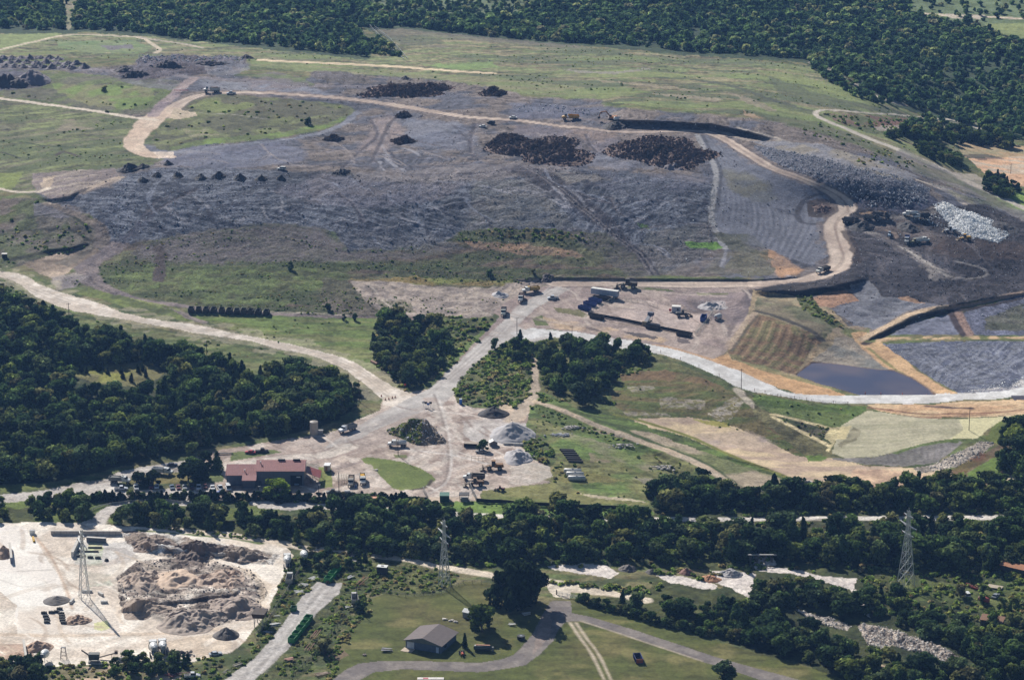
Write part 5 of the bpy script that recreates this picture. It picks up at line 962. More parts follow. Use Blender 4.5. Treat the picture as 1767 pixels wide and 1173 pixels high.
rk('river_stones', [([(1480,1075),(1511,1078),(1573,1098),(1624,1116),(1655,1133),(1624,1141),(1573,1122),(1537,1113),(1505,1120)], 1.3, .3, 1.0, 1, None), ([(1373,1052),(1420,1062),(1468,1078),(1462,1088),(1410,1075)], 1.5, .3, .9, 1, None), ([(1640,786),(1690,762),(1718,762),(1690,788),(1650,806),(1590,816),(1612,800)], 1.5, .25, .8, 1, None), ([(1322,842),(1380,836),(1390,842),(1350,855),(1320,856)], 1.3, .3, .8, 1, None), ([(860,722),(890,722),(885,726)], 3, .2, .6, 1, None), ([(1205,522),(1250,520),(1255,532),(1215,534)], 2.4, .2, .8, 1, None)], RL)
# ================================================================ built things
_pm = {}
def pm(c, rough=.5, metal=0, dirt=.25, spec=.4):
    k = (c, rough, metal)
    if k in _pm: return _pm[k]
    m, nt, bs = mat('paint_%d_%d_%d' % c); tc = nt.nodes.new('ShaderNodeTexCoord'); n = noise(nt, .8, 4, tc.outputs['Object'], .7)
    mr = nt.nodes.new('ShaderNodeMapRange'); mr.inputs[1].default_value = .35; mr.inputs[2].default_value = .7; mr.inputs[3].default_value = 1.08; mr.inputs[4].default_value = 1-dirt
    nt.links.new(n.outputs['Fac'], mr.inputs[0]); vm = nt.nodes.new('ShaderNodeVectorMath'); vm.operation = 'SCALE'; vm.inputs[0].default_value = tuple(lin(c)*.9); nt.links.new(mr.outputs[0], vm.inputs['Scale'])
    nt.links.new(vm.outputs[0], bs.inputs['Base Color']); bs.inputs['Roughness'].default_value = rough; bs.inputs['Metallic'].default_value = metal; bs.inputs['Specular IOR Level'].default_value = spec
    _pm[k] = m; return m
BLK = (38,38,40); GLS = (34,42,50); WHT = (232,232,228); YEL = (206,158,58); GRY = (140,142,144); RUS = (138,82,56); CON = (196,188,178); WOOD = (110,92,74)
class MB:
    def __init__(s): s.V = []; s.F = []
    def add(s, V, F):
        n = len(s.V); s.V += [tuple(v) for v in V]; s.F += [tuple(i+n for i in f) for f in F]; return s
    def box(s, x0, x1, y0, y1, z0, z1, tx=0, ty=0, sx=0):
        """box; tx, ty pull the top in; sx shifts the top along x"""
        V = [(x0,y0,z0),(x1,y0,z0),(x1,y1,z0),(x0,y1,z0),(x0+tx+sx,y0+ty,z1),(x1-tx+sx,y0+ty,z1),(x1-tx+sx,y1-ty,z1),(x0+tx+sx,y1-ty,z1)]
        return s.add(V, [(3,2,1,0),(4,5,6,7),(0,1,5,4),(1,2,6,5),(2,3,7,6),(3,0,4,7)])
    def cyl(s, a, b, r0, r1=None, n=12, cap=True):
        r1 = r0 if r1 is None else r1; a = Vector(a); b = Vector(b); d = (b-a).normalized(); u = d.orthogonal().normalized(); w_ = d.cross(u)
        V = [a+(u*math.cos(6.2832*i/n)+w_*math.sin(6.2832*i/n))*r0 for i in range(n)]+[b+(u*math.cos(6.2832*i/n)+w_*math.sin(6.2832*i/n))*r1 for i in range(n)]
        F = [(i, (i+1) % n, n+(i+1) % n, n+i) for i in range(n)]
        if cap: F += [tuple(range(n))[::-1], tuple(range(n, 2*n))]
        return s.add(V, F)
    def bar(s, a, b, w_, h=None):
        h = h or w_; a = Vector(a); b = Vector(b); d = (b-a).normalized(); up = Vector((0, 0, 1)) if abs(d.z) < .9 else Vector((1, 0, 0)); r = d.cross(up).normalized(); up = r.cross(d)
        V = [p+r*i*w_/2+up*j*h/2 for p in (a, b) for i, j in ((-1,-1),(1,-1),(1,1),(-1,1))]
        return s.add(V, [(3,2,1,0),(4,5,6,7),(0,1,5,4),(1,2,6,5),(2,3,7,6),(3,0,4,7)])
    def prism(s, prof, y0, y1):
        n = len(prof); V = [(x, y0, z) for x, z in prof]+[(x, y1, z) for x, z in prof]
        return s.add(V, [tuple(range(n)), tuple(range(n, 2*n))[::-1]]+[((i+1) % n, i, n+i, n+(i+1) % n) for i in range(n)])
    def lathe(s, prof, ax0, ax1, n=14):
        """prof: (t along axis, radius)"""
        a = Vector(ax0); b = Vector(ax1); d = (b-a); L = d.length; d = d/L; u = d.orthogonal().normalized(); w_ = d.cross(u); V = []; F = []
        for t, r in prof:
            for i in range(n): V.append(a+d*t*L+(u*math.cos(6.2832*i/n)+w_*math.sin(6.2832*i/n))*r)
        m = len(prof)
        for k in range(m-1):
            for i in range(n): F.append((k*n+i, k*n+(i+1) % n, (k+1)*n+(i+1) % n, (k+1)*n+i))
        F += [tuple(range(n))[::-1], tuple(range((m-1)*n, m*n))]
        return s.add(V, F)
    def wheel(s, x, y, r, w_): return s.cyl((x, y-w_/2, r), (x, y+w_/2, r), r, n=14)
    def build(s, name, m, parent=None, smooth=False, bev=0):
        me = bpy.data.meshes.new(name); me.from_pydata(s.V, [], s.F); bm = bmesh.new(); bm.from_mesh(me); bmesh.ops.recalc_face_normals(bm, faces=bm.faces)
        if bev: bmesh.ops.bevel(bm, geom=[e for e in bm.edges if len(e.link_faces) == 2 and e.calc_face_angle(0) > .5], offset=bev, segments=1, affect='EDGES', clamp_overlap=True)
        bm.to_mesh(me); bm.free(); me.materials.append(m)
        if smooth: me.polygons.foreach_set('use_smooth', [True]*len(me.polygons))
        o = bpy.data.objects.new(name, me); COL.objects.link(o)
        if parent: o.parent = parent
        return o
def hd(dx, dy, v):
    """world heading in degrees of a photo direction"""
    sn = math.sin(R(PITCH)+math.atan((v-CY)/FPX)); return math.degrees(math.atan2(-dy/sn, dx))
def tag(o, label, cat, group=None):
    o['label'] = label; o['category'] = cat
    if group: o['group'] = group
    return o
def thing(name, u, v, deg, label, cat, group=None, dz=0, sc=1):
    e = bpy.data.objects.new(name, None); COL.objects.link(e); e.location = P(u, v, dz); e.rotation_euler = (0, 0, R(deg)); e.empty_display_size = .5; e.scale = (sc,)*3
    return tag(e, label, cat, group)
def ped(o, z0, *corners): pass
# ---- vehicles (x forward)
def wheels(t, xs, y, r=.36, w_=.25):
    for x in xs:
        for s in (-1, 1):
            q = MB().wheel(x, s*y, r, w_).build('wheel', pm((30,30,32), .9), t); MB().cyl((x, s*(y+w_/2+.005)-.0, r), (x, s*(y+w_/2+.03), r), r*.5, n=10).build('rim', pm((150,150,152), .4), q)
def car(u, v, deg, c, label, kind='car', group=None):
    nm = {'car': 'parked_car', 'suv': 'parked_suv', 'pickup': 'pickup_truck', 'van': 'van'}[kind]
    t = thing(nm, u, v, deg, label, {'car': 'car', 'suv': 'car', 'pickup': 'pickup', 'van': 'van'}[kind], group)
    L, W_, H = {'car': (4.7, 1.82, 1.42), 'suv': (4.9, 1.9, 1.75), 'pickup': (5.7, 1.95, 1.85), 'van': (5.4, 2, 2.1)}[kind]; a = L/2; b = W_/2; p = pm(c, .3)
    belt = .92 if kind == 'car' else 1.05
    MB().prism([(-a,.35),(a-.1,.32),(a,.6),(a-.12,.78),(a-1.15,belt),(-a+.05,belt),(-a,.7)], -b, b).build('body', p, t, bev=.06)
    if kind == 'car': x0, x1, xr0, xr1 = -1.75, 1.0, -1.05, .35
    elif kind == 'suv': x0, x1, xr0, xr1 = -2.35, 1.15, -2.1, .5
    elif kind == 'van': x0, x1, xr0, xr1 = -2.6, 1.9, -2.5, 1.2
    else: x0, x1, xr0, xr1 = -.75, 1.35, -.55, .75
    MB().prism([(x0,belt-.02),(x1,belt-.02),(xr1,H-.05),(xr0,H-.05)], -b+.12, b-.12).build('window', pm(GLS, .12, 0, .05), t)
    MB().box(xr0-.02, xr1+.03, -b+.16, b-.16, H-.06, H+.02).build('roof', p, t, bev=.02)
    if kind == 'pickup': MB().box(-a+.12, x0-.12, -b+.14, b-.14, belt+.003, belt+.02).build('bed', pm((46,46,48), .8), t)
    wheels(t, (-L*.29, L*.31), b-.1)
    for s in (-1, 1): MB().box(a-.1, a+.01, s*(b-.3)-.14, s*(b-.3)+.14, .62, .76).build('headlight', pm((210,214,216), .2), t)
    return t
def cab(t, x0, c, hood=True, w_=1.2):
    p = pm(c, .35)
    if hood:
        MB().prism([(x0,.9),(x0+3.6,.9),(x0+3.6,1.7),(x0+2.1,2.0),(x0,2.0)], -w_+.15, w_-.15).build('hood', p, t, bev=.08); MB().prism([(x0,1.9),(x0+2.1,1.95),(x0+1.75,2.9),(x0,2.95)], -w_+.1, w_-.1).build('cab', p, t, bev=.08)
        MB().prism([(x0+1.35,2.15),(x0+2.13,2.15),(x0+1.87,2.75),(x0+1.35,2.75)], -w_+.08, w_-.08).build('windshield', pm(GLS, .12), t)
        for s in (-1, 1): MB().cyl((x0-.1, s*(w_-.1), 1), (x0-.1, s*(w_-.1), 3.4), .09, n=8).build('exhaust', pm((170,170,172), .3, 1), t)
    else:
        MB().box(x0, x0+2, -w_, w_, .8, 2.9, .12, .06).build('cab', p, t, bev=.08); MB().box(x0+1.2, x0+2.0, -w_+.02, w_-.02, 1.9, 2.6, .07, .03).build('windshield', pm(GLS, .12), t)
def dump_truck(u, v, deg, label, cc=WHT, bc=(70,66,64), load=None, name='dump_truck', group=None):
    t = thing(name, u, v, deg, label, 'dump truck', group)
    MB().box(-4.4, 3.6, -.45, .45, .75, 1.05).build('chassis', pm(BLK, .8), t); cab(t, 1.0, cc)
    p = pm(bc, .6); m = MB(); m.box(-4.5, .7, -1.22, 1.22, 1.15, 1.3); m.box(-4.5, .7, -1.25, -1.14, 1.3, 2.75); m.box(-4.5, .7, 1.14, 1.25, 1.3, 2.75); m.box(.6, .72, -1.14, 1.14, 1.3, 3.0); m.box(-4.55, -4.45, -1.14, 1.14, 1.3, 2.6); m.box(.7, 1.7, -1.0, 1.0, 2.95, 3.06)
    for i in range(6): m.box(-4.2+i*.85, -4.08+i*.85, -1.31, -1.25, 1.2, 2.75).box(-4.2+i*.85, -4.08+i*.85, 1.25, 1.31, 1.2, 2.75)
    m.build('bed', p, t)
    if load: MB().box(-4.3, .5, -1.1, 1.1, 2.0, 2.6, .9, .5).build('load', pm(load, .95), t)
    wheels(t, (3.4, -1.9, -3.2), 1.05, .52, .32); return t
def hauler(u, v, deg, label, c=YEL, load=None, group=None):
    t = thing('articulated_hauler', u, v, deg, label, 'dump truck', group)
    MB().box(-4.6, 4.0, -.5, .5, 1.0, 1.4).build('chassis', pm(BLK, .8), t); p = pm(c, .45)
    MB().prism([(2.4,1.3),(5.0,1.2),(5.2,1.7),(4.9,2.3),(3.6,2.6),(2.4,2.6)], -1.3, 1.3).build('hood', p, t, bev=.08); MB().box(2.2, 3.7, -.8, .8, 2.5, 3.5, .15, .1).build('cab', pm(GLS, .2), t)
    m = MB(); m.prism([(-5,1.9),(-4.2,1.5),(.9,1.5),(1.6,3.2),(1.45,3.2),(.8,1.65),(-4.1,1.65),(-4.9,2.0)], -1.4, 1.4)
    for s in (-1, 1): m.prism([(-5,1.9),(-4.2,1.5),(.9,1.5),(1.6,3.2),(-4.6,2.9)], s*1.5-.06, s*1.5+.06)
    m.build('bed', p, t)
    if load: MB().box(-4.5, 1.2, -1.4, 1.4, 2.2, 3.3, 1.0, .6).build('load', pm(load, .95), t)
    wheels(t, (3.6, -1.8, -3.5), 1.25, .85, .6); return t
def mixer(u, v, deg, label, group=None, truck=True):
    t = thing('mixer_truck' if truck else 'mixer_drum', u, v, deg, label, 'mixer truck' if truck else 'mixer drum', group, sc=1.25)
    if truck:
        MB().box(-4, 3.4, -.45, .45, .8, 1.1).build('chassis', pm(BLK, .8), t); cab(t, 1.4, WHT, True); wheels(t, (3.6, -1.6, -2.9), 1.05, .52, .34)
    MB().lathe([(0,.5),(.15,.85),(.45,1.25),(.7,1.2),(.9,.8),(1,.45)], (-4.0, 0, 3.1), (1.1, 0, 2.0)).build('drum', pm((236,236,232), .35), t, smooth=True)
    MB().box(-4.7, -3.9, -.5, .5, 2.6, 3.7, .1, .1).bar((-4.2,-.6,1.1), (-4.0,-.6,3), .12).bar((-4.2,.6,1.1), (-4.0,.6,3), .12).bar((-4.4,0,2.7), (-5.3,.4,1.5), .35, .1).bar((1,-.6,.9), (1,-.6,2), .12).bar((1,.6,.9), (1,.6,2), .12).build('chute_frame', pm((180,182,184), .5), t); return t
def tank_truck(u, v, deg, label, tc=WHT):
    t = thing('tank_truck', u, v, deg, label, 'tank truck'); MB().box(-3.6, 3.4, -.45, .45, .75, 1.0).build('chassis', pm(BLK, .8), t); cab(t, .8, WHT)
    MB().lathe([(0,.7),(.04,.98),(.96,.98),(1,.7)], (-3.6, 0, 1.95), (.5, 0, 1.95)).build('tank', pm(tc, .4), t, smooth=True); MB().box(-3.2, .2, -.2, .2, 2.9, 3.02).build('catwalk', pm(GRY, .6), t); wheels(t, (3.3, -1.6, -2.7), 1.0, .5, .3); return t
def excavator(u, v, deg, label, c=YEL, reach=1.0):
    t = thing('excavator', u, v, deg, label, 'excavator'); p = pm(c, .45)
    for s in (-1, 1): MB().prism([(-2.2,.15),(2.1,.15),(2.4,.5),(2.1,.95),(-2.2,.95),(-2.5,.5)], s*1.25-.3, s*1.25+.3).build('track', pm((44,40,38), .9), t)
    b = MB().box(-2.5, 1.4, -1.35, 1.35, 1.1, 2.3, .05, .05).box(-2.6, -1.2, -1.3, 1.3, 1.15, 2.5, .1, .1).build('house', p, t, bev=.05); MB().box(.2, 1.7, .35, 1.3, 1.2, 3.1, .1, .05).build('cab', pm(GLS, .2), t)
    MB().bar((1.0,0,1.8), (3.2*reach,0,4.9), .42, .6).bar((3.1*reach,0,4.95), (5.6*reach,0,4.2), .38, .5).build('boom', p, t); MB().bar((5.5*reach,0,4.4), (6.4*reach,0,1.6), .32, .42).build('stick', p, t)
    MB().prism([(6.0*reach,1.7),(6.9*reach,1.6),(6.9*reach,.6),(6.2*reach,.3),(5.7*reach,.8)], -.7, .7).build('bucket', pm((70,62,54), .8), t); return t
def loader(u, v, deg, label, c=YEL, name='wheel_loader', sc=1):
    t = thing(name, u, v, deg, label, 'loader', sc=sc); p = pm(c, .5)
    MB().prism([(-3.2,.9),(-.2,.9),(-.2,2.1),(-3.0,2.0),(-3.3,1.6)], -.95, .95).build('engine_cover', p, t, bev=.08); MB().box(-.6, .8, -.75, .75, 1.1, 3.2, .12, .08).build('cab', pm(GLS, .2), t); MB().box(-.6, .75, -.8, .8, 3.18, 3.3).build('roof', p, t)
    MB().box(.7, 2.2, -.6, .6, .8, 1.5).bar((1.2,-.5,1.6), (3.6,-.5,.8), .25, .35).bar((1.2,.5,1.6), (3.6,.5,.8), .25, .35).build('arm', p, t)
    MB().prism([(3.4,.2),(4.7,.15),(4.8,.25),(3.9,.5),(3.7,1.4),(3.4,1.4)], -1.4, 1.4).build('bucket', pm((96,80,60), .7), t); wheels(t, (1.6, -1.9), 1.05, .75, .5); return t
def container(u, v, deg, L, W_, H, c, label, inner=None, cat='container', name='open_container', group=None, rust=None):
    t = thing(name, u, v, deg, label, cat, group); p = pm(c, .5); a, b = L/2, W_/2; w_ = .09
    m = MB().box(-a, a, -b, b, .12, .25).box(-a, a, -b, -b+w_, .25, H).box(-a, a, b-w_, b, .25, H).box(-a, -a+w_, -b+w_, b-w_, .25, H)
    n = max(3, int(L/.7))
    for i in range(n+1):
        x = -a+.05+i*(L-.2)/n; m.box(x, x+.1, -b-.07, -b, .12, H-.1).box(x, x+.1, b, b+.07, .12, H-.1)
    for s in (-1, 1): m.box(-a-.03, a+.03, s*b-.07, s*b+.07, H, H+.1)
    m.build('body', p, t); MB().box(a-w_, a, -b+w_, b-w_, .25, H-.02).box(a, a+.06, -.06, .06, .3, H-.1).build('gate', pm(rust, .8) if rust else p, t)
    MB().box(-a+w_+.01, a-w_-.01, -b+w_+.01, b-w_-.01, .26, .26+(.3 if inner else .04), .05, .05).build('load' if inner else 'bottom', pm(inner or (40,38,36), .9), t)
    MB().bar((-a,-b+.4,.07), (a,-b+.4,.07), .14).bar((-a,b-.4,.07), (a,b-.4,.07), .14).build('skid', pm(BLK, .8), t); return t
# ---- mounds
def mound(name, u, v, w_, d, h, c, label, cat='pile', group=None, seed=0, n=1.0, flat=0, ang=0, m=None, c2=None):
    """a heap w x d metres on the ground, its middle at the pixel"""
    r = np.random.default_rng(seed+int(u*7+v)); o = P(u, v); NA, NR_ = (56, 18) if max(w_, d) < 24 else (110, 36); V = []; F = []; sx, sy = r.uniform(0, 99, 2); ca, sa = math.cos(R(ang)), math.sin(R(ang))
    for i in range(NR_+1):
        q = i/NR_
        for j in range(NA):
            a = 6.28318*j/NA; wob = 1+n*.22*(float(vn(np.array([math.cos(a)*1.7+sx]), np.array([math.sin(a)*1.7+sy]), 3)[0])-.5)*2
            x = math.cos(a)*q*w_/2*wob; y = math.sin(a)*q*d/2*wob
            z = h*(max(0, 1-max(q-flat, 0)/(1-flat))**1.05); k = n*min(1, (1-q)*4)
            fx = np.array([x+sx]); fy = np.array([y+sy]); s_ = max(.7, min(w_, d)*.16) if n < 1.6 else 3.2
            z *= 1+.5*k*(float(vn(fx/s_, fy/s_, 5)[0])-.5)*2*.7; z += k*.35*min(h, 2.2)*(float(vn(fx/s_*2.7, fy/s_*2.7, 8)[0])-.5)+(n > 1.4)*k*.9*(float(vn(fx/1.7, fy/1.7, 9)[0])-.5)
            X, Y = x*ca-y*sa, x*sa+y*ca; g = 0
            V.append((X, Y, z-(.25 if i == NR_ else 0)))
            if i and i < NR_+1:
                b = (i-1)*NA; F.append((b+j, b+(j+1) % NA, b+NA+(j+1) % NA, b+NA+j))
    me = bpy.data.meshes.new(name); me.from_pydata(V, [], F); me.update(); me.materials.append(m or gcol(name+'_soil', c, .3, .95)); me.polygons.foreach_set('use_smooth', [n < 1.2]*len(me.polygons))
    # sit every rim point on the ground
    ob = bpy.data.objects.new(name, me); COL.objects.link(ob); ob.location = o
    for vt in me.vertices:
        vt.co.z += gz(o.x+vt.co.x, o.y+vt.co.y)-o.z
    MV.setdefault(name, []).append(np.array([(ob.location+vt.co)[:] for vt in me.vertices]))
    return tag(ob, label, cat, group)
MV = {}
SOIL = gcol('dark_soil', (84,76,76), .3); SOILP = gcol('purple_soil', (118,110,114), .3); BRUSHM = gcol('brush', (104,80,70), .55); COALM = gcol('black_soil', (58,54,56), .3); GRAV = gcol('gravel', (176,172,172), .2); GRAVD = gcol('dark_gravel', (104,98,94), .2); SANDM = gcol('sand', (176,148,126), .25); REDM = gcol('red_sand', (134,96,84), .2); ORGM = gcol('orange_sand', (188,136,100), .2); WHM = gcol('tipped_waste_base', (196,194,190), .4)
k = 0
for v0, us_ in ((115, range(6, 150, 17)), (108, range(-2, 140, 17)), (101, range(4, 116, 16))):
    for u0 in us_: k += 1; mound('dirt_pile', u0+random.uniform(-3, 3), v0+u0*.02+random.uniform(-1, 1), 8.5, 9, random.uniform(1.9, 3), None, 'grey brown dirt heap in the long close packed row at the upper left', group='dirt heaps in the row at the upper left', seed=k, m=SOILP, n=.8)
mound('soil_mound', 57, 140, 26, 24, 8.5, None, 'tall pointed blue grey soil mound with a sharp peak at the left edge', m=SOILP, n=.9); mound('soil_mound', 14, 146, 34, 20, 5, None, 'low wide dark soil mound at the left edge beside the pointed one', m=SOIL, n=1.4, flat=.3)
mound('soil_mound', 425, 101, 12, 9, 3, None, 'lone dark heap at the right end of the upper left diggings', m=SOIL, n=.8); mound('soil_mound', 213, 122, 13, 12, 3.4, None, 'brown heap at the left end of the upper left diggings', m=SOIL); mound('soil_mound', 232, 131, 20, 12, 3.5, None, 'broad churned brown heap below the upper left diggings', m=SOIL, n=1.5)
mound('soil_mound', 290, 115, 24, 12, 2.5, None, 'dark churned heap in the middle of the upper left diggings', m=SOIL, n=1.6, flat=.3); mound('soil_mound', 365, 112, 20, 10, 1.8, None, 'dark flat heap in the right part of the upper left diggings', m=SOIL, n=1.4, flat=.4)
for i, (u0, v0, s) in enumerate([(246,312,7),(271,304,6),(307,305,7),(347,308,8),(377,306,8),(414,309,8),(450,310,7),(485,309,6)]): mound('black_soil_heap', u0, v0, s, s*1.1, 2.5, None, 'small black heap in the spaced row along the top edge of the blue grey slope', group='small black heaps along the slope edge', m=COALM, n=.9)
mound('black_soil_heap', 222, 294, 13, 12, 3.6, None, 'large black heap at the left end of the heap row on the slope edge', m=COALM); mound('black_soil_heap', 248, 289, 8, 8, 2.4, None, 'black heap just behind the large one at the left end of the slope edge', m=COALM); mound('black_soil_heap', 290, 284, 7, 7, 2, None, 'black heap below the hooked end of the upper dirt road', m=COALM)
mound('brush_pile', 705, 160, 52, 34, 3.2, None, 'largest dark brush windrow behind the upper haul road', m=BRUSHM, n=2, flat=.45, ang=-12); mound('brush_pile', 852, 162, 17, 14, 3.5, None, 'small brown brush heap right of the largest upper windrow', m=BRUSHM, n=1.8, ang=-10)
mound('brush_pile', 880, 248, 26, 24, 2.2, None, 'upper left end of the wide brown brush pile below the haul road', m=BRUSHM, n=2, flat=.5); mound('brush_pile', 935, 262, 60, 46, 2.4, None, 'wide brown brush pile in the middle of the deck', m=BRUSHM, n=2, flat=.55, ang=-25)
mound('brush_pile', 1140, 264, 52, 42, 2.6, None, 'wide brown brush pile beside the rock lined crease', m=BRUSHM, n=2, flat=.5, ang=-20); mound('brush_pile', 574, 241, 10, 9, 2.2, None, 'small dark brush heap left of the broad track', m=BRUSHM, n=1.7); mound('brush_pile', 696, 245, 13, 10, 2.2, None, 'small dark brush heap right of the broad track', m=BRUSHM, n=1.7); mound('brush_pile', 696, 201, 8, 7, 1.8, None, 'small brown heap just under the haul road', m=BRUSHM, n=1.5)
mound('black_soil_heap', 588, 299, 13, 12, 2, None, 'flat black heap in the middle of the deck edge', m=COALM, n=1.4); mound('soil_mound', 1060, 219, 16, 14, 3.2, None, 'dark heap below the long black cut by the excavator', m=COALM)
mound('soil_mound', 1418, 361, 11, 12, 1.8, None, 'brown heap inside the dark ring left of the haul road bend', m=BRUSHM, n=1.3); mound('soil_mound', 1487, 392, 14, 16, 3, None, 'dark heap beside the haul road below the two parked trucks', m=COALM); mound('soil_mound', 1570, 394, 13, 16, 3, None, 'dark brown heap in the middle of the working face', m=COALM, n=.8)
mound('soil_mound', 1730, 392, 20, 20, 2.2, None, 'black heap at the right edge of the white waste', m=COALM); mound('soil_mound', 700, 138, 9, 8, 2, None, 'small grey heap above the largest brush windrow', m=SOIL); mound('rubble_mound', 1160, 288, 16, 12, 1.6, None, 'low blue grey rubble heap under the right brush pile', m=SOILP, n=1.8)
mound('waste_pile', 1672, 388, 31, 52, 2.3, None, 'bright white heap of tipped waste at the working face', m=WHM, n=1.5, flat=.4, ang=16)
mound('debris_mound', 724, 750, 19.5, 30, 4.6, None, 'big grassy rubble mound in the middle of the yard', m=gcol('debris', (128,112,92), .55), n=1.7, flat=.25, ang=25); mound('soil_mound', 853, 714, 14.5, 13, 3.8, None, 'smooth black soil heap beside the blue toilet', m=COALM, n=.5)
mound('gravel_pile', 884, 750, 21, 26, 6.5, None, 'largest pale grey gravel pile with a pointed top', m=GRAV, n=.7); mound('gravel_pile', 893, 790, 13, 18, 3.6, None, 'smaller grey gravel pile above the yellow loader', m=GRAV, n=1); mound('gravel_pile', 863, 510, 9, 9, 2.2, None, 'small grey gravel heap by the three trucks at the fork', m=GRAV, n=.6); mound('soil_mound', 943, 479, 8, 8, 2, None, 'small dark heap at the roadside above the fork', m=SOIL); mound('rubble_mound', 848, 806, 8, 7, 1.2, None, 'low trampled heap', m=SANDM) if 0 else None
mound('gravel_pile', 98, 1036, 10.4, 10, 1.9, None, 'smooth dark grey gravel pile on the concrete beside the left pylon', m=GRAVD, n=.3); mound('gravel_pile', 391, 1096, 9.5, 10, 3.4, None, 'pointed dark grey gravel pile at the lower right of the sand yard', m=GRAVD, n=.6)
mound('sand_pile', 67, 1117, 10.5, 9, 2.8, None, 'brown sand pile behind the white wall at the lower left', m=SANDM, n=.8); mound('sand_pile', 134, 1070, 9.5, 10, 2.2, None, 'reddish sand heap beside the dark concrete blocks', m=SANDM, n=1.1); mound('sand_pile', 6, 956, 8, 13, 3.4, None, 'brown gravel heap in the bin at the left edge', m=SANDM, n=.5); mound('sand_pile', 28, 1132, 9, 8, 1.4, None, 'low brown sand heap inside the lower left bin', m=SANDM, n=.8)
mound('sand_pile', 305, 1000, 17, 22, 2.5, None, 'highest pale sand heap in the middle of the excavated ring', m=gcol('pale_sand', (188,164,142), .25), n=1.1); mound('sand_pile', 330, 1070, 26, 22, 2.1, None, 'dark sand ridge at the lower right of the excavated ring', m=gcol('mud', (150,136,124), .4), n=1.3, flat=.3, ang=8); mound('sand_pile', 405, 1045, 20, 26, 1.8, None, 'grey sand ridge at the right of the excavated ring', m=gcol('mud_grey', (150,134,122), .35), n=1.3, flat=.3, ang=30)
mound('sand_pile', 250, 1048, 18, 16, 1.3, None, 'low brown sand heap at the lower left of the excavated ring', m=gcol('mud_brown', (156,138,122), .35), n=1.4, flat=.2); mound('sand_pile', 245, 1000, 18, 22, 1.5, None, 'lumpy brown sand heap at the left of the excavated ring', m=gcol('mud_lump', (166,148,132), .4), n=1.8, flat=.4); mound('sand_pile', 385, 1000, 20, 22, 1.3, None, 'lumpy sand heap at the upper right of the excavated ring', m=gcol('mud_lump', (168,146,128), .4), n=1.8, flat=.4)
mound('sand_pile', 262, 936, 18, 16, 1.5, None, 'brown sand ridge left of the dark row behind the ring', m=gcol('mud_row', (140,122,108), .35), n=1.5, flat=.2); mound('sand_pile', 340, 948, 26, 16, 1.6, None, 'dark brown sand ridge behind the excavated ring', m=gcol('mud_row', (120,104,94), .35), n=1.5, flat=.3); mound('sand_pile', 425, 960, 20, 12, 1.1, None, 'low sand ridge at the upper right of the sand yard', m=gcol('mud_row', (140,124,110), .35), n=1.5, flat=.3)
mound('sand_pile', 1185, 989, 6.4, 6, 2.2, None, 'small dark red sand heap by the pale river bed', m=REDM, n=.4); mound('sand_pile', 1226, 999, 8.5, 7, 1.8, None, 'orange sand heap by the pale river bed', m=ORGM, n=.8); mound('gravel_pile', 1084, 982, 7.5, 7, 2.2, None, 'small grey gravel heap at the end of the left river bed', m=GRAVD, n=.6); mound('gravel_pile', 1124, 987, 5, 5, 1.4, None, 'smallest dark gravel heap left of the red one', m=GRAVD, n=.6); mound('sand_pile', 1262, 990, 10, 8, 2.4, None, 'pale grey sand heap right of the orange one', m=GRAV, n=.9)
mound('gravel_pile', 1228, 530, 12, 16, 1.6, None, 'low pale rubble heap in the churned ground of the service yard', m=GRAV, n=1.6)
def on_mounds(name, what, ms, s0, s1, per, flat=None):
    p = np.concatenate(MV[what]); p = p[rng.random(len(p)) < per]; p = p+rng.normal(0, .5, p.shape)*np.array([1, 1, .1])+np.array([0, 0, .1])
    stuff(name, p, s0+(s1-s0)*rng.random(len(p))**2, 'all' if flat else None, ms)
BRL = leafmat('dry_brush', [(0,(76,68,64)), (.5,(92,82,76)), (.8,(116,104,96)), (1,(70,64,62))], .3, 1.7); BRB = [crown_mesh('brush', 70+i, 1, .8, 0, 6, 200, .16, BRL) for i in range(3)]
on_mounds('brush', 'brush_pile', BRB, .35, 1.0, .5); on_mounds('waste_bits', 'waste_pile', LL, .35, 1.1, .8, 1); on_mounds('debris_rocks', 'debris_mound', RR, .2, .7, .12, 1)
p = MV['debris_mound'][0]; p = p[(p[:, 0] < P(724, 750).x+1) & (rng.random(len(p)) < .5)]; stuff('mound_weeds', p, rng.uniform(.3, .8, len(p)), None, BUS)
rk('tipped_waste', [([(1618,364),(1640,361),(1680,366),(1720,385),(1742,404),(1735,411),(1700,410),(1655,398),(1630,380)], 1.15, .35, 1.1, 1, None), ([(1568,370),(1600,366),(1622,372),(1628,380),(1580,380)], 2, .3, .9, 1, None), ([(1600,380),(1740,408),(1740,416),(1640,412)], 2.6, .2, .7, 1, None)], LL)
RKLM = RKL
def rubble(u, v, L, D, label, c=None, nk=46, ang=0, group=None, h=1.0, mats=None):
    r = random.Random(int(u*3+v)); V0, F0 = I1; m = MB()
    for i in range(nk):
        s = r.uniform(.35, .95); x = r.gauss(0, .27)*L; y = r.gauss(0, .25)*D; z = max(0, h*(1-abs(y)/D*1.6)*(1-abs(x)/L*1.2))*r.random()
        ca, sa = math.cos(R(ang)), math.sin(R(ang)); m.add([(x*ca-y*sa+p[0]*s, x*sa+y*ca+p[1]*s*.8, z+p[2]*s*.6+.15) for p in V0*np.random.default_rng(i).uniform(.6, 1.1, (len(V0), 1))], F0)
    o = m.build('rubble_pile', mats or RKLM); o.location = P(u, v); return tag(o, label, 'rubble', group)
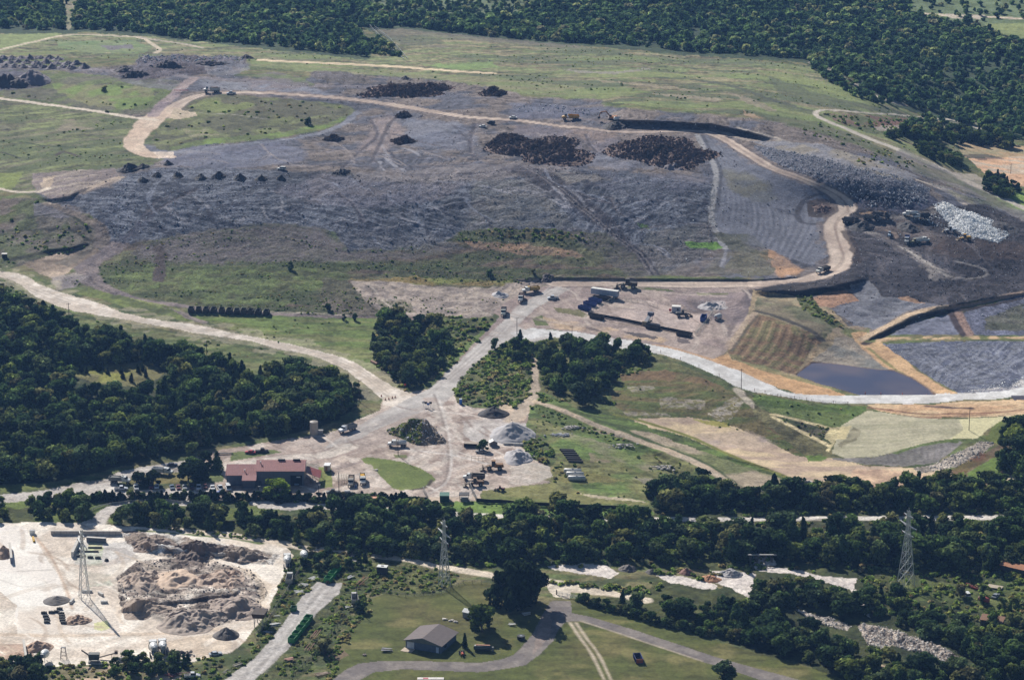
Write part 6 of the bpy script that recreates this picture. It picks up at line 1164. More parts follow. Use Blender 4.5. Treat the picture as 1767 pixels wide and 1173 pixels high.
rubble(987, 739, 7.5, 5, 'topmost white rubble heap on the green field below the dirt track', ang=18); rubble(965, 751, 9, 4, 'flat scattered grey rubble left of the topmost heap on the green field', h=.3, mats=RK); rubble(1075, 770, 10, 5, 'white rubble heap in the middle of the green field', ang=8); rubble(1146, 808, 11.5, 6, 'widest white rubble heap on the lower green field', nk=60); rubble(1206, 844, 11, 6, 'white rubble heap just above the tree line', nk=60); rubble(1345, 849, 14, 7, 'rubble fan below the small concrete culvert', nk=80)
rubble(905, 757, 7, 2.5, 'line of pale stones right of the shed on the islet', nk=24, h=.3)
# ---- buildings
def gable(t, x0, x1, y0, y1, he, hr, wallm, roofm, ridge='x', over=.4, name='roof', seams=True, wall=True):
    if wall:
        m = MB(); m.box(x0, x1, y0, y1, -.3, he)
        if ridge == 'x': ym = (y0+y1)/2; [m.add([(x, y0, he), (x, y1, he), (x, ym, hr-.05)], [(0, 1, 2)]) for x in (x0, x1)]
        else: xm = (x0+x1)/2; [m.add([(x0, y, he), (x1, y, he), (xm, y, hr-.05)], [(0, 1, 2)]) for y in (y0, y1)]
        w_ = m.build('wall', wallm, t)
    m = MB()
    def slab(p0, p1, p2, p3, th=.16):
        m.add([p0, p1, p2, p3]+[(a, b, c-th) for a, b, c in (p0, p1, p2, p3)], [(0,1,2,3),(7,6,5,4),(0,4,5,1),(1,5,6,2),(2,6,7,3),(3,7,4,0)])
    o = over
    if ridge == 'x':
        ym = (y0+y1)/2; sl = (hr-he)/(ym-y0); e = he-sl*o+.12; h = hr+.12
        slab((x0-o, y0-o, e), (x1+o, y0-o, e), (x1+o, ym, h), (x0-o, ym, h)); slab((x0-o, ym+.003, h), (x1+o, ym+.003, h), (x1+o, y1+o, e), (x0-o, y1+o, e))
        if seams:
            x = x0
            while x < x1: m.bar((x, y0-o, e+.03), (x, ym, h+.03), .07, .06); x += .9
    else:
        xm = (x0+x1)/2; sl = (hr-he)/(xm-x0); e = he-sl*o+.12; h = hr+.12
        slab((x0-o, y0-o, e), (xm, y0-o, h), (xm, y1+o, h), (x0-o, y1+o, e)); slab((xm+.003, y0-o, h), (x1+o, y0-o, e), (x1+o, y1+o, e), (xm+.003, y1+o, h))
    return m.build(name, roofm, t)
REDR = pm((176,110,104), .45, 0, .2)
t = thing('workshop_building', 443, 838, 0, 'blue grey metal workshop with red ribbed roofs beside the car park', 'building')
WB = pm((112,118,132), .6)
gable(t, 0, 19.6, 0, 13.4, 6.5, 8.8, WB, REDR); r_ = gable(t, -12.4, -.25, .6, 13.4, 4.5, 6.9, pm((104,112,126), .6), REDR)
MB().add([(-5.8,-3.2,3.45),(0.1,-3.2,3.45),(0.1,.19,4.62),(-5.8,.19,4.62),(-5.8,-3.2,3.3),(.1,-3.2,3.3),(.1,.19,4.47),(-5.8,.19,4.47)], [(0,1,2,3),(7,6,5,4),(0,4,5,1),(1,5,6,2),(2,6,7,3),(3,7,4,0)]).build('porch_roof', REDR, t)
MB().box(-5.6, -.2, -2.6, .55, -.3, 3.35).build('porch_wall', pm((92,98,112), .6), t)
MB().add([(20.05,1.2,5.4),(26.2,.4,3.3),(26.2,9.5,3.3),(20.05,9.5,5.4),(20.05,1.2,5.25),(26.2,.4,3.15),(26.2,9.5,3.15),(20.05,9.5,5.25)], [(0,1,2,3),(7,6,5,4),(0,4,5,1),(1,5,6,2),(2,6,7,3),(3,7,4,0)]).build('lean_to_roof', pm((140,64,58), .5), t)
for x in (25.9, 23): 
    for y in (.7, 9.2): MB().box(x, x+.2, y, y+.2, -.2, 3.1 if x > 25 else 4.1).build('post', pm(GRY, .6), t)
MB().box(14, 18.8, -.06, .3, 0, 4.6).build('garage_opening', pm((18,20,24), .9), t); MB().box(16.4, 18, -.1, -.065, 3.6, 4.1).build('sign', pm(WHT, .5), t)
MB().box(4.6, 7, -.05, .2, 2.6, 3.4).build('window', pm((40,34,40), .3), t); MB().box(1.0, 2, -.05, .2, 0, 2.2).build('door', pm((60,66,82), .6), t)
for x in (8.4, 14.6): MB().box(x, x+3.0, 6.2, 7.2, 8.65, 9.3, .1, .1).build('ridge_vent', pm(BLK, .7), t)
for x, y, z in ((-5, 2.6, 5.2), (1.4, 4.6, 8)): MB().cyl((x, y, z), (x, y, z+.9), .18, n=8).box(x-.3, x+.3, y-.3, y+.3, z+.9, z+1.0).build('flue', pm((200,200,200), .4), t)
for i in range(20): MB().bar((.5+i, -.02, 0), (.5+i, -.02, 6.3), .05, .04).build('wall_rib', WB, t) if i not in (1, 4, 5, 6, 14, 15, 16, 17, 18) else None
car(511, 835, -80, (150,170,190), 'pale blue car half inside the workshop opening', 'car')
t = thing('farm_house', 730.5, 1122, hd(67.5, 11.5, 1115), 'blue brick house with a grey shingle gable roof on the lawn', 'house')
SHG = pm((118,108,106), .9, 0, .15); BRK = pm((92,106,126), .85)
gable(t, -6.9, 6.9, 0, 13, 3.1, 4.9, BRK, SHG, ridge='y', over=.7, seams=False)
MB().add([(-7.55,-.72,3.0),(7.55,-.72,3.0),(0,-.72,4.95),(-7.55,-.68,3.0),(7.55,-.68,3.0),(0,-.68,4.95)], [(0,1,2),(5,4,3)]).build('gable_face', pm((112,116,108), .8), t)
MB().box(-6.4, -3.6, -.06, .1, 0, 2.5).build('garage_door', pm((196,206,222), .5), t); MB().box(5.0, 6.0, -.07, .1, 0, 2.2).build('door', pm((190,204,226), .4), t); MB().box(6.92, 6.97, 3, 4.6, 1, 2.2).build('window', pm(GLS, .15), t)
MB().box(-7.4, -3.2, -3.4, -.1, -.1, .07).build('step', pm((200,182,160), .8), t)
t = thing('garden_shed', 811, 1064, 60, 'white shed half hidden behind the round oak by the house', 'shed'); gable(t, -1.6, 1.6, -2.2, 2.2, 2.2, 3.0, pm((150,150,150), .7), pm(WHT, .5), ridge='y', over=.2, seams=False)
t = thing('green_shed', 767, 866, 0, 'dark green metal shed by the yard gate', 'shed'); MB().box(-1.9, 1.9, 0, 3.6, -.2, 2.7).build('wall', pm((34,84,70), .6), t); MB().add([(-2,-.2,2.75),(2,-.2,2.75),(2,3.7,3.0),(-2,3.7,3.0),(-2,-.2,2.65),(2,-.2,2.65),(2,3.7,2.9),(-2,3.7,2.9)], [(0,1,2,3),(7,6,5,4),(0,4,5,1),(1,5,6,2),(2,6,7,3),(3,7,4,0)]).build('roof', pm((50,112,92), .5), t); MB().box(-.6, .4, -.05, 0, 0, 2).build('door', pm((26,66,56), .6), t)
t = thing('gate_booth', 801, 865, 0, 'small open booth with a flat black roof by the yard gate', 'booth'); MB().box(-2.1, 2.1, -.3, 3.4, 2.6, 2.85).build('roof', pm((44,40,44), .7), t)
for x in (-1.9, 1.75):
    for y in (0, 3): MB().box(x, x+.15, y, y+.15, -.2, 2.6).build('post', pm(GRY, .6), t)
MB().box(-1.6, 1.6, .4, 2.8, -.2, 1.2).build('counter', pm((150,146,140), .7), t)
t = thing('orange_roof_building', 640, 884, 0, 'building with an orange tiled hip roof and raised middle behind the hedge', 'building'); MB().box(-4, 4, 0, 7, -.2, 2.7).build('wall', pm(WHT, .7), t); MB().box(-5, 5, -.8, 7.8, 2.7, 4.2, 2.6, 2.6).build('roof', pm((214,146,112), .7), t); MB().box(-2.6, 2.6, 2.4, 4.6, 4.2, 4.7).build('clerestory', pm((90,60,50), .7), t); MB().box(-3, 3, 2.0, 5, 4.7, 5.2, .4, .5).build('upper_roof', pm((224,156,120), .7), t)
t = thing('water_tank', 542, 750, 0, 'tall pale cylindrical water tank at the edge of the wood', 'water tank'); MB().cyl((0, 0, -.3), (0, 0, 6.0), 1.75, n=24).build('shell', pm((186,176,164), .6), t); MB().cyl((0, 0, 6.0), (0, 0, 6.3), 1.8, .5, n=24).build('roof', pm((150,142,132), .6), t); MB().bar((1.8, -.2, 0), (1.8, -.2, 6.2), .06).bar((1.8, .2, 0), (1.8, .2, 6.2), .06).build('ladder', pm(GRY, .5), t)
t = thing('pump_box', 553, 749, 0, 'small grey box beside the water tank', 'box'); MB().box(-1.1, 1.1, -.8, .8, -.1, 1.9, .05, .05).build('body', pm((150,148,146), .6), t); MB().box(-1.2, 1.2, -.9, .9, 1.9, 2.05).build('roof', pm((120,118,116), .6), t)
t = thing('guard_hut', 8, 445, 0, 'small dark hut in the weeds at the left edge', 'hut'); MB().box(-1.2, 1.2, -1, 1, -.2, 1.9).build('wall', pm((60,56,54), .8), t); MB().box(-1.4, 1.4, -1.2, 1.2, 1.9, 2.1).build('roof', pm((190,186,180), .6), t)
t = thing('office_trailer', 565, 812, -5, 'small white office trailer beside the grass strip', 'trailer'); MB().box(-1.2, 1.2, -1.8, 1.8, .5, 2.9).build('body', pm((206,196,184), .6), t, bev=.05); MB().box(-1.3, 1.3, -1.9, 1.9, 2.9, 3.02).build('roof', pm((240,240,238), .5), t); MB().box(-.6, .3, -1.83, -1.8, .7, 2.4).build('door', pm((170,120,90), .6), t); MB().wheel(-1.1, 0, .35, .2).wheel(1.1, 0, .35, .2).build('wheels', pm(BLK, .9), t)
t = thing('storage_trailer', 660, 990, -12, 'dark box trailer with a white roof behind the green containers', 'trailer'); MB().box(-1.9, 1.9, -1.2, 1.2, .5, 3.0).build('body', pm((58,56,58), .7), t); MB().box(-2, 2, -1.3, 1.3, 3.0, 3.15).build('roof', pm(WHT, .5), t); MB().box(-.5, .5, -.4, .4, 3.16, 3.26).build('hatch', pm(BLK, .6), t); wheels(t, (0,), 1.0)
# islet between the tracks
t = thing('tool_shed', 851, 768, 10, 'small grey gabled shed on the weedy islet below the gravel', 'shed'); gable(t, -1.6, 1.6, -1.3, 1.3, 1.6, 2.4, pm((120,118,116), .7), pm((190,188,186), .5), ridge='y', over=.2, seams=False)
t = thing('scrap_shelter', 812, 770, -8, 'brown open shelter with a pale roof at the left tip of the islet', 'shelter'); MB().box(-2.9, 2.9, -1.4, 1.4, 1.5, 1.7).build('roof', pm((172,158,142), .8), t); MB().box(-2.7, 2.7, 1.1, 1.3, -.1, 1.5).box(-2.7, -2.5, -1.2, 1.3, -.1, 1.5).box(2.5, 2.7, -1.2, 1.3, -.1, 1.5).build('wall', pm((70,56,48), .8), t)
car(830, 781, 170, (150,150,152), 'grey covered cart at the lower edge of the islet', 'car')
for u0, v0 in ((877, 767), (894, 768)):
    t = thing('concrete_barrier', u0, v0, -4, 'long white concrete barrier %s on the islet' % ('nearest the shed' if u0 == 877 else 'farther right'), 'barrier'); MB().prism([(-2.1,0),(2.1,0),(2.1,.9),(-2.1,.9)], -.3, .3).build('body', pm((214,210,202), .8), t, bev=.05)
# yard toilet, signs
t = thing('portable_toilet', 795, 697, 0, 'bright blue portable toilet at the foot of the centre hill', 'toilet'); MB().box(-.65, .65, -.65, .65, 0, 2.2).build('body', pm((44,104,190), .5), t, bev=.04); MB().box(-.7, .7, -.7, .7, 2.2, 2.4, .15, .15).build('roof', pm((210,224,236), .5), t); MB().box(-.4, .4, -.69, -.65, .1, 2.0).build('door', pm((60,124,206), .5), t)
for i, (u0, v0, c) in enumerate([(731, 702, (222,222,218)), (735, 703, (60,58,62)), (739, 705, (70,110,180)), (743, 703, (52,52,58))]):
    t = thing('road_sign', u0, v0, 0, ['leftmost pale sign', 'second dark sign', 'low blue sign', 'rightmost dark sign'][i]+' of the four on the little dirt island', 'sign'); MB().bar((0, 0, 0), (0, 0, 2.6), .09).build('post', pm(GRY, .5), t); MB().box(-.6, .6, -.05, .03, 1.7, 2.7).build('panel', pm(c, .5), t)
t = thing('stop_sign', 699, 672, 0, 'small red sign in the bushes at the road fork', 'sign'); MB().bar((0, 0, 0), (0, 0, 2.3), .08).build('post', pm(GRY, .5), t); MB().cyl((0, -.05, 2.5), (0, 0, 2.5), .5, n=8).build('panel', pm((190,60,60), .5), t)
# ---- vehicles
CP = 'cars in the workshop car park'
for i, (u0, v0, c, kd, lb, dg) in enumerate([(235,843,WHT,'suv','white suv parked at the left end of the car row',-78), (261,840,(120,40,56),'suv','dark red suv in tree shade left of the white car',-84), (270.5,841,(230,230,232),'car','white car just right of the dark red suv',-86), (297,842,(96,116,136),'car','slate blue car starting the main row',-78),
  (308,842,(110,34,44),'car','maroon car second in the main row',-78), (319,842,(168,172,176),'car','silver car third in the main row',-80), (331,842,(70,34,36),'pickup','brown red pickup under the shade tree',-84), (343,843,(214,216,220),'pickup','white pickup with a pale blue hood under the shade tree',-84), (354,841,(92,30,34),'car','dark red car right of the white pickup',-84),
  (367,843,(226,228,228),'car','small white car left of the two white trucks',-82), (380,844,(226,228,230),'pickup','white pickup second from the workshop corner',-72), (394,844,(234,234,234),'van','white van nearest the workshop corner',-78)]): car(u0, v0, dg, c, lb, kd, CP)
car(209, 845, 6, (210,216,226), 'white pickup with a long bed beside the pale slab', 'pickup'); dump_truck(207, 833, -8, 'white cab truck with a flat grey load left of the car park', WHT, (120,122,118), (150,150,146)); dump_truck(281, 818, -15, 'white truck behind the two small trees', WHT, (200,202,204)); car(297, 804, 10, (54,66,94), 'dark blue car in the shade at the wood edge', 'car')
car(432, 782, 170, (186,52,64), 'bright red car on the drive above the workshop', 'car'); car(452, 780, 5, (48,46,48), 'black pickup on the drive above the workshop', 'pickup'); car(441, 857, 0, (60,90,140), 'blue car behind the hedge', 'car') if 0 else None
dump_truck(600, 744, hd(-30, 9, 740), 'white cab dump truck with a grey box at the wood edge', (226,232,238), (124,128,130)); tank_truck(687, 770, 178, 'white tank truck beside the rubble mound'); dump_truck(626, 832, hd(4, 16, 830), 'white truck with a yellow top parked right of the equipment pad', WHT, (210,208,200), YEL)
dump_truck(606, 835, hd(0, 14, 830), 'grey utility truck loaded with pipes on the equipment pad', (180,176,168), (150,142,130), (120,104,88)); car(575, 851, 176, (44,52,50), 'dark green pickup towing a trailer by the hedge', 'pickup')
t = thing('flat_trailer', 600, 852, 2, 'loaded flat trailer behind the dark green pickup', 'trailer'); MB().box(-2.2, 2.2, -1, 1, .6, .75).bar((-2.2, 0, .6), (-3.4, 0, .5), .12).build('deck', pm((90,88,86), .7), t); MB().box(-1.6, 1.2, -.7, .7, .75, 1.5, .3, .2).build('load', pm((176,178,180), .6), t); wheels(t, (-.5, .5), 1.0)
t = thing('equipment_rack', 592, 830, -4, 'rack of pipes and posts standing on the concrete pad', 'rack'); m = MB()
for i in range(5): m.bar((-2+i, -2.5, 0), (-2+i, -2.5, 2.4), .12).bar((-2+i, 2.5, 0), (-2+i, 2.5, 2.4), .12).bar((-2+i, -2.5, 2.4), (-2+i, 2.5, 2.4), .12)
m.bar((-2, -2.5, 1.6), (2, -2.5, 1.6), .12).build('frame', pm((206,196,170), .6), t)
t = thing('blue_barrel', 614, 841, 0, 'blue barrel at the corner of the equipment pad', 'barrel'); MB().lathe([(0,.42),(.33,.45),(.36,.4),(.64,.4),(.67,.45),(1,.42)], (0,0,0), (0,0,1.2)).build('shell', pm((70,110,170), .5), t); MB().cyl((0,0,1.2), (0,0,1.25), .38).build('lid', pm((50,80,130), .5), t)
dump_truck(916, 504, hd(-28, 3, 500), 'white cab dump truck with a yellow bed, highest of the three at the fork', WHT, (196,160,70), (120,96,60)); dump_truck(899, 518, hd(-6, 20, 515), 'dump truck with a maroon bed, middle of the three at the fork', WHT, (84,56,54), (70,50,46)); dump_truck(869, 542, hd(-3, 18, 540), 'white cab dump truck with a black bed, lowest of the three at the fork', (214,216,206), (48,46,46), (36,34,34))
car(954, 516, 185, (200,208,214), 'pale pickup driving down from the fork beside the service yard', 'pickup'); hauler(366, 160, 185, 'dark loaded dump truck on the upper left haul road', (200,200,200), (90,72,60)); car(399, 163, 180, (206,214,224), 'white car following the truck on the upper left haul road', 'pickup'); car(486, 294, 172, WHT, 'white suv on the deck left of centre', 'suv'); car(885, 205, 178, WHT, 'white car on the haul road left of the excavator', 'car')
car(833, 220, 160, WHT, 'small white car below the haul road bend', 'car'); car(847, 214, 150, BLK, 'black utility cart beside the small white car', 'suv'); hauler(985, 207, 180, 'yellow articulated dumper left of the excavator', YEL); excavator(1057, 208, 165, 'orange excavator with a raised boom at the black cut', (196,126,60), 1.25); tank_truck(1070, 211, 8, 'white truck parked below the orange excavator')
dump_truck(1420, 470, hd(-20, 5, 468), 'black bodied dump truck with a white cab turning on the haul road', (220,220,210), (38,38,42), (34,34,36)); hauler(1469, 385, hd(24, 3, 380), 'dark dumper leftmost of the three at the working face', (66,66,70), (40,40,42)); hauler(1505, 381, hd(26, 3, 380), 'dark dumper middle of the three with a pale cab', (120,116,112), (50,46,44)); hauler(1520, 376, hd(20, 2, 376), 'dark dumper farthest right of the three', (70,70,74), (44,44,46))
loader(1535, 408, 80, 'pale blue machine with a light mast among the tyre marks', (170,190,210), 'lighting_tower', .8); dump_truck(1565, 417, 260, 'white and blue truck leftmost in the pit', WHT, (70,90,140)); loader(1578, 420, 10, 'small yellowish loader between two white trucks in the pit', (170,160,120), sc=.8); dump_truck(1590, 418, 20, 'white truck rightmost of the small group in the pit', WHT, (216,216,214)); loader(1640, 401, 180, 'white compactor at the foot of the tipped waste', (214,220,228), 'compactor'); loader(1665, 414, 190, 'yellow loader at the foot of the tipped waste', YEL)
tank_truck(1572, 373, 180, 'white truck among the dark waste left of the white heap'); dump_truck(1590, 377, 190, 'dark truck with white parts left of the white heap', WHT, (46,50,64))
loader(852, 810, 185, 'brown yellow wheel loader in the lower yard', (150,108,60), sc=1.25); dump_truck(818, 828, 175, 'white cab dump truck parked behind a rusty digger', WHT, (96,88,78)); loader(820, 838, 186, 'rusty digger in front of the white cab dump truck', (120,86,48), 'backhoe_loader', 1.1); loader(863, 846, 170, 'small reddish implement on the grass', (120,70,60), 'mower', .6); car(646, 815, 0, (216,216,212), 'white boat on the grass island', 'car') if 0 else None
loader(1083, 497, 175, 'dark scraper parked beside the haul road above the service yard', (74,66,56), 'motor_scraper', 1.5); loader(1178, 546, 0, 'black tracked loader in the service yard', (52,50,48), sc=1.05)
mixer(265, 1126, 100, 'left of two white concrete mixer trucks seen from behind', 'two mixer trucks'); mixer(281, 1124, 100, 'right of two white concrete mixer trucks seen from behind', 'two mixer trucks')
mixer(524, 966, 100, 'white mixer drum lying in the bushes behind the sand yard', truck=False); mixer(496, 975, 95, 'white mixer truck parked at the right rim of the sand yard'); dump_truck(500, 1003, 90, 'small white truck right of the sand yard below the mixer', WHT, (176,172,164))
mixer(80, 1138, 85, 'white mixer drum standing at the lower edge of the sand yard', truck=False); dump_truck(612, 1038, 95, 'old white truck beside the utility pole left of the lawn', (210,208,204), (170,166,160)); car(1668, 1028, 100, WHT, 'white car wreck in the weeds left of the red drum', 'suv'); car(1718, 1030, 60, (150,156,160), 'grey wreck below the pale slab in the weeds', 'car'); car(332, 1168, 5, (206,208,208), 'white pickup among the scrap at the bottom edge', 'pickup'); car(372, 1130, 20, (190,196,200), 'white buggy at the lower right of the sand yard', 'car')
# tractor on the lawn
t = thing('lawn_tractor', 797, 1129, -80, 'orange red tractor with a rear frame on the lawn right of the house', 'tractor'); MB().box(.1, 1.9, -.35, .35, .7, 1.2, .1, .05).build('hood', pm((196,80,52), .5), t); MB().box(-1, .1, -.5, .5, .7, .95).box(-.7, -.3, -.25, .25, .95, 1.5).build('seat', pm(BLK, .7), t); MB().bar((-.6,-.5,1), (-.6,-.5,2.4), .08).bar((-.6,.5,1), (-.6,.5,2.4), .08).bar((-.6,-.5,2.4), (-.6,.5,2.4), .08).build('roll_bar', pm(BLK, .6), t); wheels(t, (-.6,), .8, .65, .4); wheels(t, (1.5,), .6, .38, .25)
# ---- containers
for i, (u0, v0, lb) in enumerate([(1027,521,'upper blue open container below the white trailer'), (1018,527,'middle blue open container below the white trailer'), (1009,534,'lower blue open container below the white trailer')]): container(u0, v0, hd(24, 6, 525), 6.9, 2.3, 1.7, (40,66,140), lb, group='blue containers by the trailer')
for u0, v0, lb in ((1043,517,'black open container directly under the white trailer'), (1030,550,'black open container at the left end of the long dark fence'), (1127,568,'black open container at the middle of the long dark fence'), (1180,580,'black open container at the right end of the long dark fence')): container(u0, v0, hd(24, 5, 560), 7.2, 2.3, 1.7, (44,42,44), lb)
for i, u0 in enumerate([330,343,356,369,383,396,409,421,433,446,460]): container(u0, 538+i*.45, 88+random.uniform(-5, 5), 4.6, 2.5, 2.3, random.choice([(58,50,44), (48,44,42), (66,56,48)]), 'dark brown waste container in the long row on the grass below the slope', group='dark containers in the row on the grass', name='waste_container')
ld = hd(15, -20, 990)
for i, (u0, v0) in enumerate([(581, 985), (574, 994), (567, 1003)]): container(u0, v0, ld, 3.3, 2.5, 1.9, (50,146,72), ['farthest', 'middle', 'nearest'][i]+' of the three green containers at the top of the gravel lane', name='green_container', group='three green containers')
for i, (u0, v0) in enumerate([(532, 1070), (526, 1079), (519, 1088), (512, 1097), (505, 1106)]): container(u0, v0, hd(27, -36, 1085), 3.4, 2.4, 1.9, (48,138,68), ['topmost', 'second from the top', 'middle', 'second from the bottom', 'lowest'][i]+' of the five green containers in line on the gravel lane', name='green_container', group='five green containers')
container(507, 1053, 85, 2.6, 2.0, 1.6, (48,110,60), 'small single green container left of the gravel lane', name='green_container'); container(1101, 1139, hd(9, 24, 1135), 5.8, 2.5, 1.8, (34,52,110), 'lone blue container with a rusty side on the lawn', inner=None, rust=(176,96,62), name='blue_container')
container(1214, 552, hd(-10, 14, 550), 6.6, 2.4, 2.2, (36,70,150), 'blue container on a truck at the right fence of the service yard')
t = thing('semi_trailer', 1044, 512, hd(48, 6.4, 505), 'long white box trailer at the top of the service yard', 'trailer'); MB().box(-7.2, 7.2, -1.25, 1.25, 1.1, 3.9).build('box', pm((178,186,200), .5), t); MB().box(-7.22, 7.22, -1.27, 1.27, 3.9, 3.96).build('roof', pm((236,234,226), .5), t); MB().box(7.2, 7.25, -1.1, 1.1, 1.2, 3.8).build('rear_door', pm((160,164,170), .5), t); wheels(t, (5.0, 6.2), 1.05, .5, .35); MB().bar((-4.5,-.8,0), (-4.5,-.8,1.1), .15).bar((-4.5,.8,0), (-4.5,.8,1.1), .15).build('landing_leg', pm(GRY, .6), t)
t = thing('site_office', 1167, 538, -8, 'white flat roofed cabin with a red tank beside it in the service yard', 'cabin'); MB().box(-2.1, 2.1, -1.4, 1.4, .2, 2.9).build('body', pm((190,196,204), .6), t); MB().box(-2.2, 2.2, -1.5, 1.5, 2.9, 3.1).build('roof', pm((236,232,224), .6), t); MB().box(.4, 1.3, -1.44, -1.4, 1.1, 2.1).build('window', pm(GLS, .2), t); MB().cyl((-3.6,0,.9), (-2.4,0,.9), .6).build('tank', pm((176,50,50), .5), t)
t = thing('storage_tank', 1239, 552, 55, 'white tank with an orange mark right of the service yard fence', 'tank'); MB().lathe([(0,.9),(.08,1.3),(.92,1.3),(1,.9)], (-2,0,1.7), (2,0,1.7), 18).build('shell', pm((206,206,206), .45), t, smooth=True); MB().box(-1.6, -1.2, -1, 1, 0, .9).box(1.2, 1.6, -1, 1, 0, .9).build('saddle', pm(GRY, .7), t); MB().box(-2.05, -2.0, -.4, .4, 1.3, 1.8).build('mark', pm((206,90,60), .5), t)
t = thing('screening_machine', 1118, 558, hd(22, -12, 555), 'grey screening machine with a raised conveyor on the long fence', 'machine'); MB().bar((-4, 0, .8), (3.5, 0, 4.0), 1.8, .5).build('conveyor', pm((120,124,136), .6), t); MB().box(2.2, 4.2, -1.4, 1.4, 3.2, 4.8, .1, .1).build('hopper', pm((96,100,116), .6), t); MB().box(-3, 2, -1.1, 1.1, .5, 1.3).bar((2.6,-1,0), (2.6,-1,3.4), .2).bar((2.6,1,0), (2.6,1,3.4), .2).build('frame', pm((90,80,64), .7), t); MB().box(-4.6, -3.4, -1.2, 1.2, .2, 2.0, .3, .1).build('engine_box', pm((150,130,90), .6), t)
for i, (u0, v0) in enumerate([(988, 817), (992, 822), (995, 828)]):
    t = thing('steel_tank', u0, v0, -4, ['farthest', 'middle', 'nearest'][i]+' of the three white tanks lying on the green field', 'tank', 'three white tanks'); MB().lathe([(0,.6),(.05,1.05),(.95,1.05),(1,.6)], (-3.7,0,1.2), (3.7,0,1.2), 18).build('shell', pm((214,212,206), .45), t, smooth=True); MB().box(-2.4, -2, -.8, .8, -.1, .6).box(2, 2.4, -.8, .8, -.1, .6).build('saddle', pm(GRY, .7), t); MB().cyl((0,0,2.2), (0,0,2.5), .3).build('hatch', pm(GRY, .5), t)
for i in range(7):
    o = MB().bar((-3.1, 0, .35), (3.1, 0, .35), .75, .7).bar((-3.1, 0, .73), (3.1, 0, .73), .4, .06).build('steel_beam', pm((42,40,42), .7)); o.location = P(978+i*2.6, 776+i*3.6); o.rotation_euler = (0, 0, R(-4)); tag(o, 'long black steel beam in the ladder of beams above the white tanks', 'beam', 'black beams on the green field')
t = thing('stock_tank', 899, 1102, 0, 'round black stock tank beside the grey drive', 'tank'); MB().lathe([(0,1.4),(.9,1.5),(1,1.4)], (0,0,0), (0,0,1.3), 18).build('shell', pm((40,44,52), .5), t); MB().cyl((0,0,1.3), (0,0,1.34), .5).build('lid', pm((150,160,170), .4), t)
t = thing('dark_tank', 834, 1122, -6, 'long dark tank with a rusty top lying under the round oak', 'tank'); MB().lathe([(0,.6),(.05,1.0),(.95,1.0),(1,.6)], (-3.4,0,1.15), (3.0,0,1.15), 16).build('shell', pm((74,82,80), .5), t, smooth=True); MB().box(-2.6, 2.4, -.35, .35, 2.1, 2.25).build('top_plate', pm((176,120,96), .7), t); MB().box(3.0, 3.8, -.4, .4, .2, 1.6, .1, .1).build('pump', pm(GRY, .6), t)
t = thing('rusty_culvert_pipe', 646, 627, hd(18, 8, 625), 'rusty culvert pipe lying in the bushes at the fork', 'pipe'); MB().cyl((-2.7,0,.6), (2.7,0,.6), .65, n=16).build('shell', pm((166,126,108), .8), t); MB().cyl((2.7,0,.6), (2.75,0,.6), .5).build('opening', pm(BLK, .9), t)
# culvert headwall in the basin corner
t = thing('culvert_headwall', 1391, 838, 20, 'small concrete culvert headwall at the lower end of the basin', 'culvert'); MB().box(-2.6, -2.2, -2, 2, -.4, 1.6).box(-2.2, 2.4, 1.6, 2, -.4, 1.4).build('wall', pm((206,202,198), .8), t); MB().box(2.4, 2.8, -2, 2, -.4, 1.3).build('wing_wall', pm((214,210,204), .8), t)
# ---- poles and pylons
def pole(u, v, h, label, arm=True, name='utility_pole', c=(84,70,60), deg=20):
    t = thing(name, u, v, deg, label, 'pole'); MB().cyl((0,0,-.4), (0,0,h), .17, .11, n=8).build('shaft', pm(c, .8), t)
    if arm: MB().bar((-1.1,0,h-.5), (1.1,0,h-.5), .14).build('crossarm', pm(c, .8), t); MB().cyl((-1,0,h-.42), (-1,0,h-.2), .06).cyl((1,0,h-.42), (1,0,h-.2), .06).cyl((0,0,h), (0,0,h+.25), .06).build('insulator', pm((180,180,176), .3), t)
    return t
for u0, v0, h, lb in [(892,577,8.5,'wooden pole at the top of the centre hill'), (987,590,8,'wooden pole on the lower side of the road below the service yard'), (794,690,10.5,'wooden pole at the left foot of the centre hill'), (687,786,12.5,'tall wooden pole beside the white tank truck'), (1279,671,9.5,'wooden pole beside the pale road above the basin'), (1672,742,10.5,'wooden pole on the straw covered slope'), (357,613,7,'wooden pole on the grass at the tip of the big wood'), (620,694,10,'wooden pole at the right end of the big wood'), (616,1052,9.5,'wooden pole with a long shadow at the left edge of the lawn'), (119,543,6,'small pole below the long pale road'), (1744,300,6,'thin pole by the orange field')]: pole(u0, v0, h, lb)
for u0, v0, h, lb in [(585,852,9.5,'thick dark lamp post at the equipment pad'), (446,853,3.4,'short lamp post left of the bright tree'), (550,855,4.6,'lamp post at the lean-to corner')]:
    t = pole(u0, v0, h, lb, False, 'lamp_post', (60,60,62)); MB().box(-.1, .9, -.12, .12, h, h+.15).build('lamp_head', pm((200,200,196), .4), t)
